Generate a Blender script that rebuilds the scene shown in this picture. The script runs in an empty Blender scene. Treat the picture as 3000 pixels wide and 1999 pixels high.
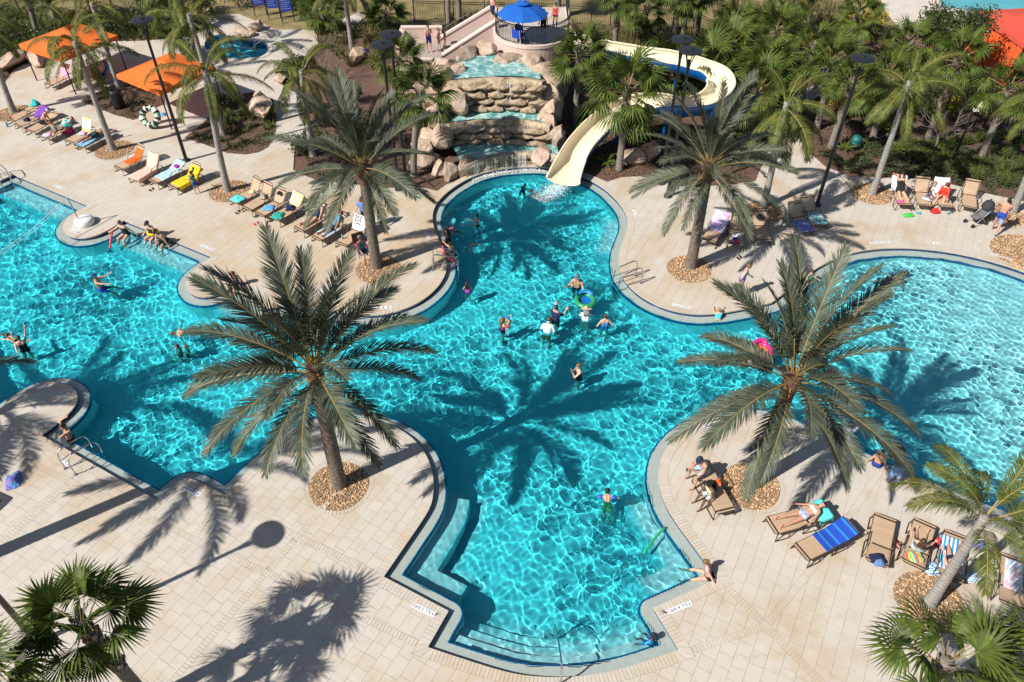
import bpy, bmesh, math, random
import numpy as np
from mathutils import Vector, Matrix, Quaternion
from mathutils.geometry import delaunay_2d_cdt
SC = bpy.context.scene
COL = SC.collection
R = math.radians
rnd = random.Random(7)
# ------------------------------------------------------------------ camera
CH, FPX, PITCH = 21.0, 2300.0, 43.0
cd = bpy.data.cameras.new('camera'); cam = bpy.data.objects.new('camera', cd); COL.objects.link(cam)
cd.sensor_width = 36.0; cd.lens = 36.0 * FPX / 3000.0; cd.clip_end = 1500.0; cd.clip_start = 0.1
cam.location = (0, 0, CH); cam.rotation_euler = (R(90 - PITCH), 0, 0); SC.camera = cam
# ------------------------------------------------------------------ sky and sun
SUN_EL, SUN_AZ = R(43.0), R(32.0)          # SUN_AZ: direction in which the shadows fall
SHADOW = Vector((math.cos(SUN_AZ), math.sin(SUN_AZ), -math.tan(SUN_EL)))
world = bpy.data.worlds.new('World'); SC.world = world; world.use_nodes = True
wn = world.node_tree; bgn = wn.nodes['Background']
sky = wn.nodes.new('ShaderNodeTexSky'); sky.sky_type = 'NISHITA'; sky.sun_disc = False
sky.sun_elevation = SUN_EL; sky.sun_rotation = math.atan2(-SHADOW.x, -SHADOW.y)
wn.links.new(sky.outputs[0], bgn.inputs[0]); bgn.inputs[1].default_value = 0.060
sl = bpy.data.lights.new('sun', 'SUN'); sun = bpy.data.objects.new('sun', sl); COL.objects.link(sun)
sl.energy = 5.0; sl.angle = R(0.55); sl.color = (1.0, 0.945, 0.87)
sun.rotation_euler = SHADOW.to_track_quat('-Z', 'Y').to_euler(); sun.location = (-30, -20, 50)
sl.cycles.is_caustics_light = True
SC.view_settings.view_transform = 'Standard'; SC.view_settings.look = 'None'
SC.view_settings.exposure = 0.36; SC.view_settings.gamma = 1.0
SC.cycles.use_denoising = True
SC.cycles.caustics_refractive = True; SC.cycles.caustics_reflective = False; SC.cycles.blur_glossy = 0.0
SC.cycles.max_bounces = 8; SC.cycles.diffuse_bounces = 3; SC.cycles.glossy_bounces = 2
SC.cycles.transmission_bounces = 6; SC.cycles.transparent_max_bounces = 8
SC.cycles.sample_clamp_indirect = 4.0; SC.cycles.sample_clamp_direct = 12.0
# ------------------------------------------------------------------ pixel of the photograph -> point of the place
_s, _c = math.sin(R(PITCH)), math.cos(R(PITCH))
def ray(x, y):
    u, v = x - 1500.0, y - 999.5
    return Vector((u, FPX * _c - v * _s, -FPX * _s - v * _c))
def px(x, y, z=0.0):
    d = ray(x, y); t = (z - CH) / d.z
    return Vector((d.x * t, d.y * t, z))
def pxy(x, y, Y):                            # the ray's point in the upright plane at distance Y
    d = ray(x, y); t = Y / d.y
    return Vector((d.x * t, Y, CH + d.z * t))
# ------------------------------------------------------------------ materials
MATS = {}
def mat(name, col, rough=0.6, var=0.0, scale=3.0, bump=0.0, bscale=20.0, col2=None, metal=0.0, spec=0.5, island=0.0, trans=0.0, coat=0.0, world_co=False, backcol=None):
    if name in MATS: return MATS[name]
    m = bpy.data.materials.new(name); m.use_nodes = True; MATS[name] = m
    nt = m.node_tree; N = nt.nodes; L = nt.links; b = N['Principled BSDF']
    b.inputs['Roughness'].default_value = rough; b.inputs['Metallic'].default_value = metal
    b.inputs['Specular IOR Level'].default_value = spec; b.inputs['Coat Weight'].default_value = coat
    b.inputs['Base Color'].default_value = (*col, 1)
    geo = N.new('ShaderNodeNewGeometry'); tc = N.new('ShaderNodeTexCoord')
    co = geo.outputs['Position'] if world_co else tc.outputs['Object']
    src = None
    if var or col2:
        nz = N.new('ShaderNodeTexNoise'); nz.inputs['Scale'].default_value = scale; nz.inputs['Detail'].default_value = 5; nz.inputs['Roughness'].default_value = .65
        L.new(co, nz.inputs['Vector'])
        rp = N.new('ShaderNodeValToRGB'); e = rp.color_ramp.elements
        e[0].position = .33; e[1].position = .67
        if col2: e[0].color = (*col, 1); e[1].color = (*col2, 1)
        else:
            e[0].color = (*[c * (1 - var) for c in col], 1); e[1].color = (*[min(1, c * (1 + var)) for c in col], 1)
        L.new(nz.outputs['Fac'], rp.inputs['Fac']); src = rp.outputs['Color']
    if island:
        oi = N.new('ShaderNodeObjectInfo'); ad = N.new('ShaderNodeMath'); ad.operation = 'ADD'
        L.new(geo.outputs['Random Per Island'], ad.inputs[0]); L.new(oi.outputs['Random'], ad.inputs[1])
        fr = N.new('ShaderNodeMath'); fr.operation = 'FRACT'; L.new(ad.outputs[0], fr.inputs[0])
        mr = N.new('ShaderNodeMapRange'); mr.inputs['To Min'].default_value = 1 - island; mr.inputs['To Max'].default_value = 1 + island
        L.new(fr.outputs[0], mr.inputs['Value'])
        mx = N.new('ShaderNodeMix'); mx.data_type = 'RGBA'; mx.blend_type = 'MULTIPLY'; mx.inputs['Factor'].default_value = 1
        if src: L.new(src, mx.inputs[6])
        else: mx.inputs[6].default_value = (*col, 1)
        L.new(mr.outputs[0], mx.inputs[7]); src = mx.outputs[2]
    if backcol:
        mx = N.new('ShaderNodeMix'); mx.data_type = 'RGBA'
        L.new(geo.outputs['Backfacing'], mx.inputs['Factor'])
        if src: L.new(src, mx.inputs[6])
        else: mx.inputs[6].default_value = (*col, 1)
        mx.inputs[7].default_value = (*backcol, 1); src = mx.outputs[2]
    if src: L.new(src, b.inputs['Base Color'])
    if bump:
        nb = N.new('ShaderNodeTexNoise'); nb.inputs['Scale'].default_value = bscale; nb.inputs['Detail'].default_value = 6
        L.new(co, nb.inputs['Vector'])
        bp = N.new('ShaderNodeBump'); bp.inputs['Strength'].default_value = bump; bp.inputs['Distance'].default_value = .05
        L.new(nb.outputs['Fac'], bp.inputs['Height']); L.new(bp.outputs[0], b.inputs['Normal'])
    if trans:
        tr = N.new('ShaderNodeBsdfTranslucent'); ms = N.new('ShaderNodeMixShader'); ms.inputs[0].default_value = trans
        if src: L.new(src, tr.inputs[0])
        else: tr.inputs[0].default_value = (*col, 1)
        L.new(b.outputs[0], ms.inputs[1]); L.new(tr.outputs[0], ms.inputs[2]); L.new(ms.outputs[0], N['Material Output'].inputs[0])
    return m
# ------------------------------------------------------------------ geometry helpers
def link(o, parent=None):
    COL.objects.link(o)
    if parent is not None: o.parent = parent
    return o
def mk(name, V, F, m, parent=None, smooth=False, loc=None):
    me = bpy.data.meshes.new(name); me.from_pydata([tuple(v) for v in V], [], [tuple(f) for f in F])
    for x in (m if isinstance(m, (list, tuple)) else [m]): me.materials.append(x)
    if smooth: me.polygons.foreach_set('use_smooth', [True] * len(me.polygons))
    me.update()
    o = bpy.data.objects.new(name, me)
    if loc is not None: o.location = loc
    return link(o, parent)
def tag(o, label=None, cat=None, group=None, kind=None):
    if label: o['label'] = label
    if cat: o['category'] = cat
    if group: o['group'] = group
    if kind: o['kind'] = kind
    return o
def empty(name, loc=(0, 0, 0), rz=0.0, label=None, cat=None, group=None):
    o = bpy.data.objects.new(name, None); o.location = loc; o.rotation_euler = (0, 0, rz); o.empty_display_size = .2
    link(o); return tag(o, label, cat, group)
def ctree(o, parent=None):
    c = o.copy(); COL.objects.link(c); c.parent = parent
    for ch in o.children: ctree(ch, c)
    return c
class G:
    """collects shapes into one mesh"""
    def __init__(s): s.v = []; s.f = []; s.mi = []; s.cur = 0
    def face(s, *ix): s.f.append(ix); s.mi.append(s.cur)
    def add(s, V, F):
        n = len(s.v); s.v += [tuple(v) for v in V]
        for f in F: s.f.append(tuple(i + n for i in f)); s.mi.append(s.cur)
        return s
    def box(s, c, d, rot=None, taper=1.0):
        V = []
        for sz in (-1, 1):
            k = taper if sz > 0 else 1.0
            for sx, sy in ((-1, -1), (1, -1), (1, 1), (-1, 1)):
                p = Vector((sx * d[0] / 2 * k, sy * d[1] / 2 * k, sz * d[2] / 2))
                if rot is not None: p = rot @ p
                V.append(p + Vector(c))
        return s.add(V, [(3, 2, 1, 0), (4, 5, 6, 7), (0, 1, 5, 4), (1, 2, 6, 5), (2, 3, 7, 6), (3, 0, 4, 7)])
    def tube(s, pts, r, n=8, cap=True, flat=1.0, up=None):
        P = [Vector(p) for p in pts]; k = len(P)
        rr = [r] * k if not hasattr(r, '__len__') else list(r)
        V = []; pn = None
        for i in range(k):
            t = (P[min(i + 1, k - 1)] - P[max(i - 1, 0)])
            t = t.normalized() if t.length > 1e-9 else Vector((0, 0, 1))
            if pn is None:
                a = Vector(up) if up is not None else (Vector((0, 0, 1)) if abs(t.z) < .9 else Vector((1, 0, 0)))
                pn = (a - t * a.dot(t)).normalized()
            else:
                pn = pn - t * pn.dot(t); pn = pn.normalized() if pn.length > 1e-6 else t.orthogonal().normalized()
            b = t.cross(pn)
            for j in range(n):
                a = 2 * math.pi * j / n
                V.append(P[i] + (pn * math.cos(a) * flat + b * math.sin(a)) * rr[i])
        F = [(i * n + j, i * n + (j + 1) % n, (i + 1) * n + (j + 1) % n, (i + 1) * n + j) for i in range(k - 1) for j in range(n)]
        if cap: F += [tuple(range(n - 1, -1, -1)), tuple((k - 1) * n + j for j in range(n))]
        return s.add(V, F)
    def lathe(s, prof, n=24, c=(0, 0, 0), a0=0.0, a1=2 * math.pi):
        full = abs(a1 - a0 - 2 * math.pi) < 1e-6; m = n if full else n + 1
        V = [(c[0] + r * math.cos(a0 + (a1 - a0) * j / n), c[1] + r * math.sin(a0 + (a1 - a0) * j / n), c[2] + z) for r, z in prof for j in range(m)]
        F = [(i * m + j, i * m + (j + 1) % m, (i + 1) * m + (j + 1) % m, (i + 1) * m + j) for i in range(len(prof) - 1) for j in range(n)]
        return s.add(V, F)
    def ell(s, c, r, n=12, m=8, rot=None):
        V = []; F = []
        for i in range(m + 1):
            th = math.pi * i / m
            for j in range(n):
                a = 2 * math.pi * j / n
                p = Vector((r[0] * math.sin(th) * math.cos(a), r[1] * math.sin(th) * math.sin(a), r[2] * math.cos(th)))
                if rot is not None: p = rot @ p
                V.append(p + Vector(c))
        for i in range(m):
            for j in range(n): F.append((i * n + j, (i + 1) * n + j, (i + 1) * n + (j + 1) % n, i * n + (j + 1) % n))
        return s.add(V, F)
    def prism(s, poly, z0, z1):
        n = len(poly); V = [(p[0], p[1], z0) for p in poly] + [(p[0], p[1], z1) for p in poly]
        F = [tuple(range(n - 1, -1, -1)), tuple(range(n, 2 * n))] + [(i, (i + 1) % n, n + (i + 1) % n, n + i) for i in range(n)]
        return s.add(V, F)
    def obj(s, name, m, parent=None, smooth=False, loc=None):
        o = mk(name, s.v, s.f, m, parent, smooth, loc)
        if any(s.mi): o.data.polygons.foreach_set('material_index', s.mi)
        return o
def rot3(x=0, y=0, z=0): return (Matrix.Rotation(z, 3, 'Z') @ Matrix.Rotation(y, 3, 'Y') @ Matrix.Rotation(x, 3, 'X'))
def inpoly(P, poly):
    P = np.asarray(P, float); poly = np.asarray([p[:2] for p in poly], float); res = np.zeros(len(P), bool)
    lo, hi = poly.min(0), poly.max(0)
    k = np.where((P[:, 0] >= lo[0]) & (P[:, 0] <= hi[0]) & (P[:, 1] >= lo[1]) & (P[:, 1] <= hi[1]))[0]
    if not len(k): return res
    x, y = P[k, 0], P[k, 1]; a = poly; b = np.roll(poly, -1, 0)
    if len(k) * len(a) < 400000:
        x0, y0, x1, y1 = a[:, 0], a[:, 1], b[:, 0], b[:, 1]; dy = np.where(y1 == y0, 1e-12, y1 - y0)
        c = ((y0 > y[:, None]) != (y1 > y[:, None])) & (x[:, None] < (x1 - x0) * (y[:, None] - y0) / dy + x0)
        res[k] = (c.sum(1) % 2) == 1; return res
    o = np.argsort(y); ys = y[o]; xs = x[o]; r = np.zeros(len(k), bool)
    for (x0, y0), (x1, y1) in zip(a, b):
        if y0 == y1: continue
        i, j = np.searchsorted(ys, [min(y0, y1), max(y0, y1)])
        r[i:j] ^= xs[i:j] < (x1 - x0) * (ys[i:j] - y0) / (y1 - y0) + x0
    rr = np.zeros(len(k), bool); rr[o] = r; res[k] = rr; return res
def crom(P, n=8, closed=False):
    P = [Vector(p) for p in P]; out = []; k = len(P)
    for i in range(k if closed else k - 1):
        if closed: a, b, c, d = P[i - 1], P[i], P[(i + 1) % k], P[(i + 2) % k]
        else: a, b, c, d = P[max(i - 1, 0)], P[i], P[i + 1], P[min(i + 2, k - 1)]
        for j in range(n):
            t = j / n
            out.append(.5 * ((2 * b) + (c - a) * t + (2 * a - 5 * b + 4 * c - d) * t * t + (3 * b - a - 3 * c + d) * t ** 3))
    if not closed: out.append(P[-1])
    return out
POOL = [(-27.67,31.49,1),(-25.33,34.95,1),(-20.37,32.09,1),(-20.61,31.64,0),(-20.95,31.25,0),(-21.03,30.72,0),(-20.93,30.24,0),(-20.59,29.74,0),
(-20.15,29.43,0),(-19.69,29.34,0),(-19.30,29.43,0),(-18.96,29.64,0),(-18.70,29.97,0),(-18.51,30.38,0),(-18.23,30.86,1),(-13.28,28.01,1),
(-13.60,27.51,0),(-13.90,26.97,0),(-14.02,26.52,0),(-13.92,26.05,0),(-13.70,25.66,0),(-13.34,25.27,0),(-12.76,25.00,0),(-12.27,25.29,0),
(-11.82,25.93,1),(-10.15,24.46,1),(-9.83,24.64,0),(-9.14,24.75,0),(-8.14,24.57,0),(-7.15,24.33,0),(-6.36,24.13,0),(-5.92,24.04,0),
(-5.40,24.03,0),(-4.76,24.21,0),(-4.09,24.57,0),(-3.51,25.13,0),(-3.08,25.89,0),(-2.83,26.68,0),(-2.79,27.34,0),(-2.91,28.01,0),
(-3.17,28.88,0),(-3.49,29.60,0),(-3.73,30.34,0),(-3.84,31.10,0),(-3.81,31.79,0),(-3.68,32.39,0),(-3.39,33.06,0),(-2.92,33.75,0),
(-2.59,34.18,0),(-2.09,34.73,0),(-1.51,35.15,0),(-0.87,35.44,0),(-0.03,35.63,0),(0.90,35.84,0),(1.79,35.69,0),(2.38,35.49,0),
(2.96,35.18,0),(3.52,34.75,0),(4.03,34.40,0),(4.51,33.85,0),(4.95,33.06,0),(5.27,32.24,0),(5.47,31.54,0),(5.52,30.91,0),
(5.43,30.15,0),(5.24,29.60,0),(4.96,28.97,0),(4.78,28.36,0),(4.69,27.76,0),(4.68,27.17,0),(4.72,26.60,0),(4.89,26.09,0),
(5.17,25.51,0),(5.55,25.05,0),(6.02,24.64,0),(6.55,24.31,0),(7.09,24.16,0),(7.79,24.08,0),(8.41,24.13,0),(9.27,24.37,0),
(10.74,24.87,1),(13.24,27.17,1),(13.89,27.67,0),(14.52,28.05,0),(15.12,28.34,0),(15.93,28.57,0),(16.76,28.72,0),(17.82,28.77,0),
(19.06,28.59,0),(20.20,28.23,0),(21.27,27.71,0),(22.24,27.05,0),(23.40,25.89,0),(24.84,24.10,0),(22.52,19.76,1),(18.56,12.84,1),
(14.86,14.75,1),(14.61,14.95,1),(13.31,15.69,1),(12.91,15.98,1),(10.30,17.95,1),(9.97,18.21,0),(9.62,18.46,0),(9.17,18.65,0),
(8.61,18.73,0),(8.08,18.73,0),(7.43,18.58,0),(6.78,18.40,0),(6.20,18.13,0),(5.69,17.71,0),(5.29,17.19,0),(5.03,16.74,0),
(4.87,16.25,0),(4.82,15.73,0),(4.85,15.17,0),(4.96,14.64,0),(5.13,14.29,0),(5.35,13.82,0),(6.13,12.19,1),(4.10,11.26,1),
(4.64,10.02,1),(4.14,9.84,0),(3.47,9.60,0),(2.82,9.41,0),(2.03,9.25,0),(1.25,9.21,0),(0.62,9.24,0),(0.00,9.33,0),
(-0.17,9.38,0),(-0.81,9.57,0),(-1.61,9.83,0),(-2.06,9.99,0),(-2.36,10.09,1),(-1.85,11.17,1),(-3.84,12.26,1),(-2.93,14.08,0),
(-2.61,14.66,0),(-2.65,14.68,0),(-2.54,15.17,0),(-2.55,15.73,0),(-2.66,16.25,0),(-2.90,16.89,0),(-3.22,17.40,0),(-3.66,17.81,0),
(-4.19,18.19,0),(-4.75,18.42,0),(-5.38,18.53,0),(-6.00,18.55,0),(-6.53,18.48,0),(-7.18,18.24,0),(-7.78,17.76,0),(-8.35,17.09,0),
(-9.31,15.17,1),(-10.36,15.76,0),(-10.71,15.91,0),(-10.87,15.94,0),(-10.97,15.81,0),(-11.48,14.99,1),(-16.38,17.71,1),(-15.85,18.48,0),
(-15.68,18.98,0),(-15.72,19.41,0),(-15.92,19.78,0),(-16.27,20.10,0),(-16.70,20.31,0),(-17.15,20.36,0),(-17.58,20.16,0),(-17.94,19.81,0),
(-18.17,19.41,0),(-18.41,19.01,0),(-18.86,18.24,0),(-19.73,16.84,0),]
# ------------------------------------------------------------------ pool outline
def _runs():
    k = len(POOL); st = next(i for i in range(k) if POOL[i][2]); idx = [(st + i) % k for i in range(k + 1)]
    runs = []; cur = [idx[0]]
    for i in idx[1:]:
        cur.append(i)
        if POOL[i][2]: runs.append(cur); cur = [i]
    return runs
OUTL = []                                      # (point, sharp)
for run in _runs():
    P = [Vector(POOL[i][:2]) for i in run]
    if len(P) > 2:
        for _ in range(2):
            P = [P[0]] + [(P[i - 1] + 2 * P[i] + P[i + 1]) / 4 for i in range(1, len(P) - 1)] + [P[-1]]
        P = crom(P, 6)
    L = [0.0]
    for a, b in zip(P, P[1:]): L.append(L[-1] + (b - a).length)
    n = max(1, round(L[-1] / .22))
    for i in range(n):
        t = L[-1] * i / n; j = max(q for q in range(len(L) - 1) if L[q] <= t + 1e-9)
        f = (t - L[j]) / max(1e-9, L[j + 1] - L[j]); OUTL.append((P[j].lerp(P[j + 1], f), i == 0))
NO = len(OUTL)
PTS = [p for p, _ in OUTL]
def _n(i):                                     # inward normal of the edge i -> i+1 (the outline runs clockwise)
    d = (PTS[(i + 1) % NO] - PTS[i]).normalized(); return Vector((d.y, -d.x))
OUTER = []; INNER = []                         # (point, offset direction); INNER fans round the corners of the deck
def _turn(i):
    a, b = _n(i - 1), _n(i); return a.x * b.y - a.y * b.x
PCONV = [PTS[i] for i in range(NO) if _turn(i) < -.4]
for i in range(NO):
    a, b = _n(i - 1), _n(i); m = (a + b) / (1 + a.dot(b)) if a.dot(b) > -.9 else a
    OUTER.append((PTS[i], m, i)); cr = _turn(i)
    if cr > .25:
        for q in range(7):
            t = q / 6; v = (a * (1 - t) + b * t).normalized(); INNER.append((PTS[i], v, i))
    elif cr < -.4 or all((PTS[i] - q).length > .62 for q in PCONV): INNER.append((PTS[i], m, i))
def off(lst, d): return [p + v * d for p, v, _ in lst]
POOLPOLY = [(p.x, p.y) for p in PTS]
COPE = .30
COPEPOLY = [(p.x, p.y) for p in off(OUTER, -COPE)]
WZ = -.155; LEDGE_Z = -.185; LEDGE_W = .40
def floor_z(x, y):
    x = np.asarray(x, float); y = np.asarray(y, float)
    t = np.clip((x - 7.5) / 12.0, 0, 1); t = t * t * (3 - 2 * t)
    return -1.30 + t * .74 + .12 * np.clip((13 - y) / 4, 0, 1)
# materials of the basin
plaster = mat('pool plaster', (.74, .88, .93), .55, var=.05, scale=1.5, world_co=True)
ledge_m = mat('wet gutter plaster', (.68, .73, .68), .22, var=.07, scale=5, world_co=True)
bench_m = mat('bench plaster', (.60, .74, .80), .5, var=.05, scale=2, world_co=True)
def tile_mat(name, c1, c2):
    m = mat(name, c1, .12, island=0); nt = m.node_tree; N = nt.nodes; L = nt.links
    v = N.new('ShaderNodeTexVoronoi'); v.inputs['Scale'].default_value = 6.5
    g = N.new('ShaderNodeNewGeometry'); L.new(g.outputs['Position'], v.inputs['Vector'])
    r = N.new('ShaderNodeValToRGB'); r.color_ramp.elements[0].color = (*c1, 1); r.color_ramp.elements[1].color = (*c2, 1)
    s = N.new('ShaderNodeSeparateColor'); L.new(v.outputs['Color'], s.inputs[0]); L.new(s.outputs[0], r.inputs['Fac'])
    L.new(r.outputs['Color'], N['Principled BSDF'].inputs['Base Color']); return m
tile_m = tile_mat('dark blue waterline tile', (.006, .03, .11), (.012, .07, .19))
tile2_m = tile_mat('blue gutter edge tile', (.01, .10, .30), (.02, .16, .40))
RECV = []
def strip(name, A, za, B, zb, m, parent=None, closed=True):
    n = len(A); V = [(p.x, p.y, za) for p in A] + [(p.x, p.y, zb) for p in B]
    F = [(i, (i + 1) % n, n + (i + 1) % n, n + i) for i in range(n if closed else n - 1)]
    o = mk(name, V, F, m, parent); RECV.append(o); return o
basin = empty('pool_basin'); tag(basin, kind='structure')
I0, I1 = off(INNER, 0), off(INNER, LEDGE_W)
strip('waterline_tile_band', I0, -.02, I0, -.20, tile_m, basin)
strip('gutter_ledge', I0, LEDGE_Z, I1, LEDGE_Z - .004, ledge_m, basin)
I1b = off(INNER, LEDGE_W + .05)
strip('gutter_edge_tile_band', I1, LEDGE_Z - .004, I1b, LEDGE_Z - .012, tile2_m, basin)
strip('basin_wall_tile_band', I1b, LEDGE_Z - .012, I1b, LEDGE_Z - .16, tile2_m, basin)
strip('basin_wall', I1b, LEDGE_Z - .16, I1b, -1.75, plaster, basin)
gx = np.arange(-30, 27.1, 1.0); gy = np.arange(8, 38.1, 1.0)
V = [(x, y, float(floor_z(x, y))) for y in gy for x in gx]; nx = len(gx)
F = [(j * nx + i, j * nx + i + 1, (j + 1) * nx + i + 1, (j + 1) * nx + i) for j in range(len(gy) - 1) for i in range(nx - 1)]
fl = mk('basin_floor', V, F, plaster, basin, smooth=True); RECV.append(fl)
def near_i(x, y): return min(range(len(INNER)), key=lambda i: (INNER[i][0].x - x) ** 2 + (INNER[i][0].y - y) ** 2)
def rng_i(a, b):
    i, j = near_i(*a), near_i(*b); n = len(INNER)
    return [(i + q) % n for q in range(((j - i) % n) + 1)]
BENCH = []                                     # (ids, d0, d1, z) of what stands under water along the wall
def poly_off(P, d, ends=(None, None)):
    P = [Vector(p) for p in P]; N = []
    for i in range(len(P) - 1):
        e = (P[i + 1] - P[i]).normalized(); N.append(Vector((e.y, -e.x)))
    out = []
    for i in range(len(P)):
        a, b = N[max(i - 1, 0)], N[min(i, len(N) - 1)]; out.append(P[i] + (a + b) / (1 + a.dot(b)) * d)
    return out
def bench(P, d0, d1, z, name='underwater_bench'):
    A = poly_off(P, d0); B = poly_off(P, d1); n = len(A)
    V = [(p.x, p.y, z) for p in A] + [(p.x, p.y, z) for p in B] + [(p.x, p.y, -1.7) for p in B] + [(p.x, p.y, -1.7) for p in A]
    F = [(i, i + 1, n + i + 1, n + i) for i in range(n - 1)] + [(n + i, n + i + 1, 2 * n + i + 1, 2 * n + i) for i in range(n - 1)]
    F += [(0, n, 2 * n, 3 * n), (n - 1, 4 * n - 1, 3 * n - 1, 2 * n - 1)]
    o = mk(name, V, F, bench_m, basin); RECV.append(o); BENCH.append(([tuple(p) for p in A] + [tuple(p) for p in B[::-1]], z))
W1 = LEDGE_W + .05
def span(a, b):
    ids = rng_i(a, b); return [INNER[i][0] for k, i in enumerate(ids) if k == 0 or (INNER[i][0] - INNER[ids[k - 1]][0]).length > .05]
def arc3(a, b, bulge, n=6): a, b = Vector(a), Vector(b); d = b - a; m = Vector((d.y, -d.x)) * bulge; return [a.lerp(b, i / n) + m * 4 * (i / n) * (1 - i / n) for i in range(n + 1)]
bench([(-1.90, 11.20), (-3.84, 12.26), (-2.93, 14.08), (-2.66, 14.75), (-2.55, 15.5)], W1, W1 + .72, -.60)
bench([(4.84, 15.3), (4.96, 14.64), (5.35, 13.82), (6.13, 12.19), (4.16, 11.29)], W1, W1 + .72, -.60)
bench([(-25.33, 34.95), (-20.37, 32.09)], W1, W1 + .95, -.60)
bench([(-18.23, 30.86), (-13.28, 28.01)], W1, W1 + .95, -.60)
bench([(-11.82, 25.93), (-10.15, 24.46)], W1, W1 + .8, -.60)
bench(span((-3.5, 29.6), (-3.8, 31.9)), W1, W1 + .55, -.66)
bench(span((5.5, 31.4), (4.8, 28.3)), W1, W1 + .75, -.62)
ARC = [(4.5, 9.97), (3.47, 9.60), (2.82, 9.41), (2.03, 9.26), (1.25, 9.21), (.62, 9.24), (0., 9.33), (-.81, 9.57), (-1.61, 9.83), (-2.25, 10.06)]
for k in range(4): bench(ARC, W1, W1 + .34 * (4 - k), -.44 - .26 * (3 - k), 'entry_step')
for o in RECV: o.cycles.is_caustics_receiver = True
# ------------------------------------------------------------------ water with real ripples
def ripple(X, Y):
    g = np.random.default_rng(11); Z = np.zeros_like(X)
    for i in range(72):
        lam = g.choice([.17, .20, .24, .29, .36, .46, .62, .95, 1.6]) * g.uniform(.88, 1.12); a = g.uniform(0, 2 * math.pi); k = 2 * math.pi / lam
        wx = X + .25 * np.sin(.5 * Y + i) ; wy = Y + .25 * np.sin(.45 * X + 1.7 * i)
        Z += .00074 * (lam / .3) ** 1.62 * np.sin(k * (math.cos(a) * wx + math.sin(a) * wy) + g.uniform(0, 6.28))
    return Z
def grid_water(name, x0, x1, y0, y1, g, keep, zf, depthf, m, parent=None):
    x = np.arange(x0, x1, g); y = np.arange(y0, y1, g); X, Y = np.meshgrid(x, y); nx, ny = len(x), len(y)
    K = keep(X.ravel(), Y.ravel()).reshape(ny, nx)
    q = K[:-1, :-1] | K[:-1, 1:] | K[1:, 1:] | K[1:, :-1]
    idx = np.arange(nx * ny).reshape(ny, nx)
    Q = np.stack([idx[:-1, :-1], idx[:-1, 1:], idx[1:, 1:], idx[1:, :-1]], -1)[q]
    used, inv = np.unique(Q.ravel(), return_inverse=True); Q = inv.reshape(-1, 4)
    X = X.ravel()[used]; Y = Y.ravel()[used]; Z = zf(X, Y)
    me = bpy.data.meshes.new(name); me.vertices.add(len(X)); me.vertices.foreach_set('co', np.stack([X, Y, Z], -1).astype(np.float32).ravel())
    me.loops.add(Q.size); me.loops.foreach_set('vertex_index', Q.ravel().astype(np.int32)); me.polygons.add(len(Q))
    me.polygons.foreach_set('loop_start', np.arange(0, Q.size, 4, dtype=np.int32)); me.polygons.foreach_set('loop_total', np.full(len(Q), 4, np.int32))
    me.update(); me.polygons.foreach_set('use_smooth', np.ones(len(Q), bool))
    at = me.attributes.new('depth', 'FLOAT', 'POINT'); at.data.foreach_set('value', depthf(X, Y).astype(np.float32))
    me.materials.append(m); o = bpy.data.objects.new(name, me); link(o, parent); tag(o, kind='structure'); o.cycles.is_caustics_caster = True
    return o
def water_mat():
    m = bpy.data.materials.new('clear pool water'); m.use_nodes = True; N = m.node_tree.nodes; L = m.node_tree.links; N.clear()
    out = N.new('ShaderNodeOutputMaterial'); gl = N.new('ShaderNodeBsdfGlass'); gl.inputs['IOR'].default_value = 1.33; gl.inputs['Roughness'].default_value = 0
    at = N.new('ShaderNodeAttribute'); at.attribute_name = 'depth'; cb = N.new('ShaderNodeCombineXYZ')
    for k, s in enumerate((1.15, .085, .040)):  # Beer-Lambert absorption of the water column, per metre
        e = N.new('ShaderNodeMath'); e.operation = 'MULTIPLY'; e.inputs[1].default_value = -s; L.new(at.outputs['Fac'], e.inputs[0])
        x = N.new('ShaderNodeMath'); x.operation = 'EXPONENT'; L.new(e.outputs[0], x.inputs[0]); L.new(x.outputs[0], cb.inputs[k])
    L.new(cb.outputs[0], gl.inputs['Color']); L.new(gl.outputs[0], out.inputs['Surface']); return m
water_m = water_mat()
def pool_depth(X, Y):
    d = WZ - floor_z(X, Y); P = np.stack([X, Y], -1)
    for poly, z in BENCH:
        q = np.array(poly); k = np.where((X > q[:, 0].min()) & (X < q[:, 0].max()) & (Y > q[:, 1].min()) & (Y < q[:, 1].max()))[0]
        k = k[inpoly(P[k], poly)]; d[k] = np.minimum(d[k], WZ - z)
    led = inpoly(P, [(p.x, p.y) for p in I1])
    return np.where(led, d, .03)
SWIM = [tuple(px(*q).xy) for q in ((1626, 935), (1601, 978), (1716, 937), (1772, 955), (1690, 838), (1470, 962), (1697, 1098), (1779, 1482), (1370, 855), (1399, 652), (1335, 680), (1374, 726), (1531, 573), (1565, 578), (298, 846), (72, 1024), (212, 1288), (560, 975), (2622, 808), (2606, 827), (2190, 1050), (1906, 1888), (1650, 545))]
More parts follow.
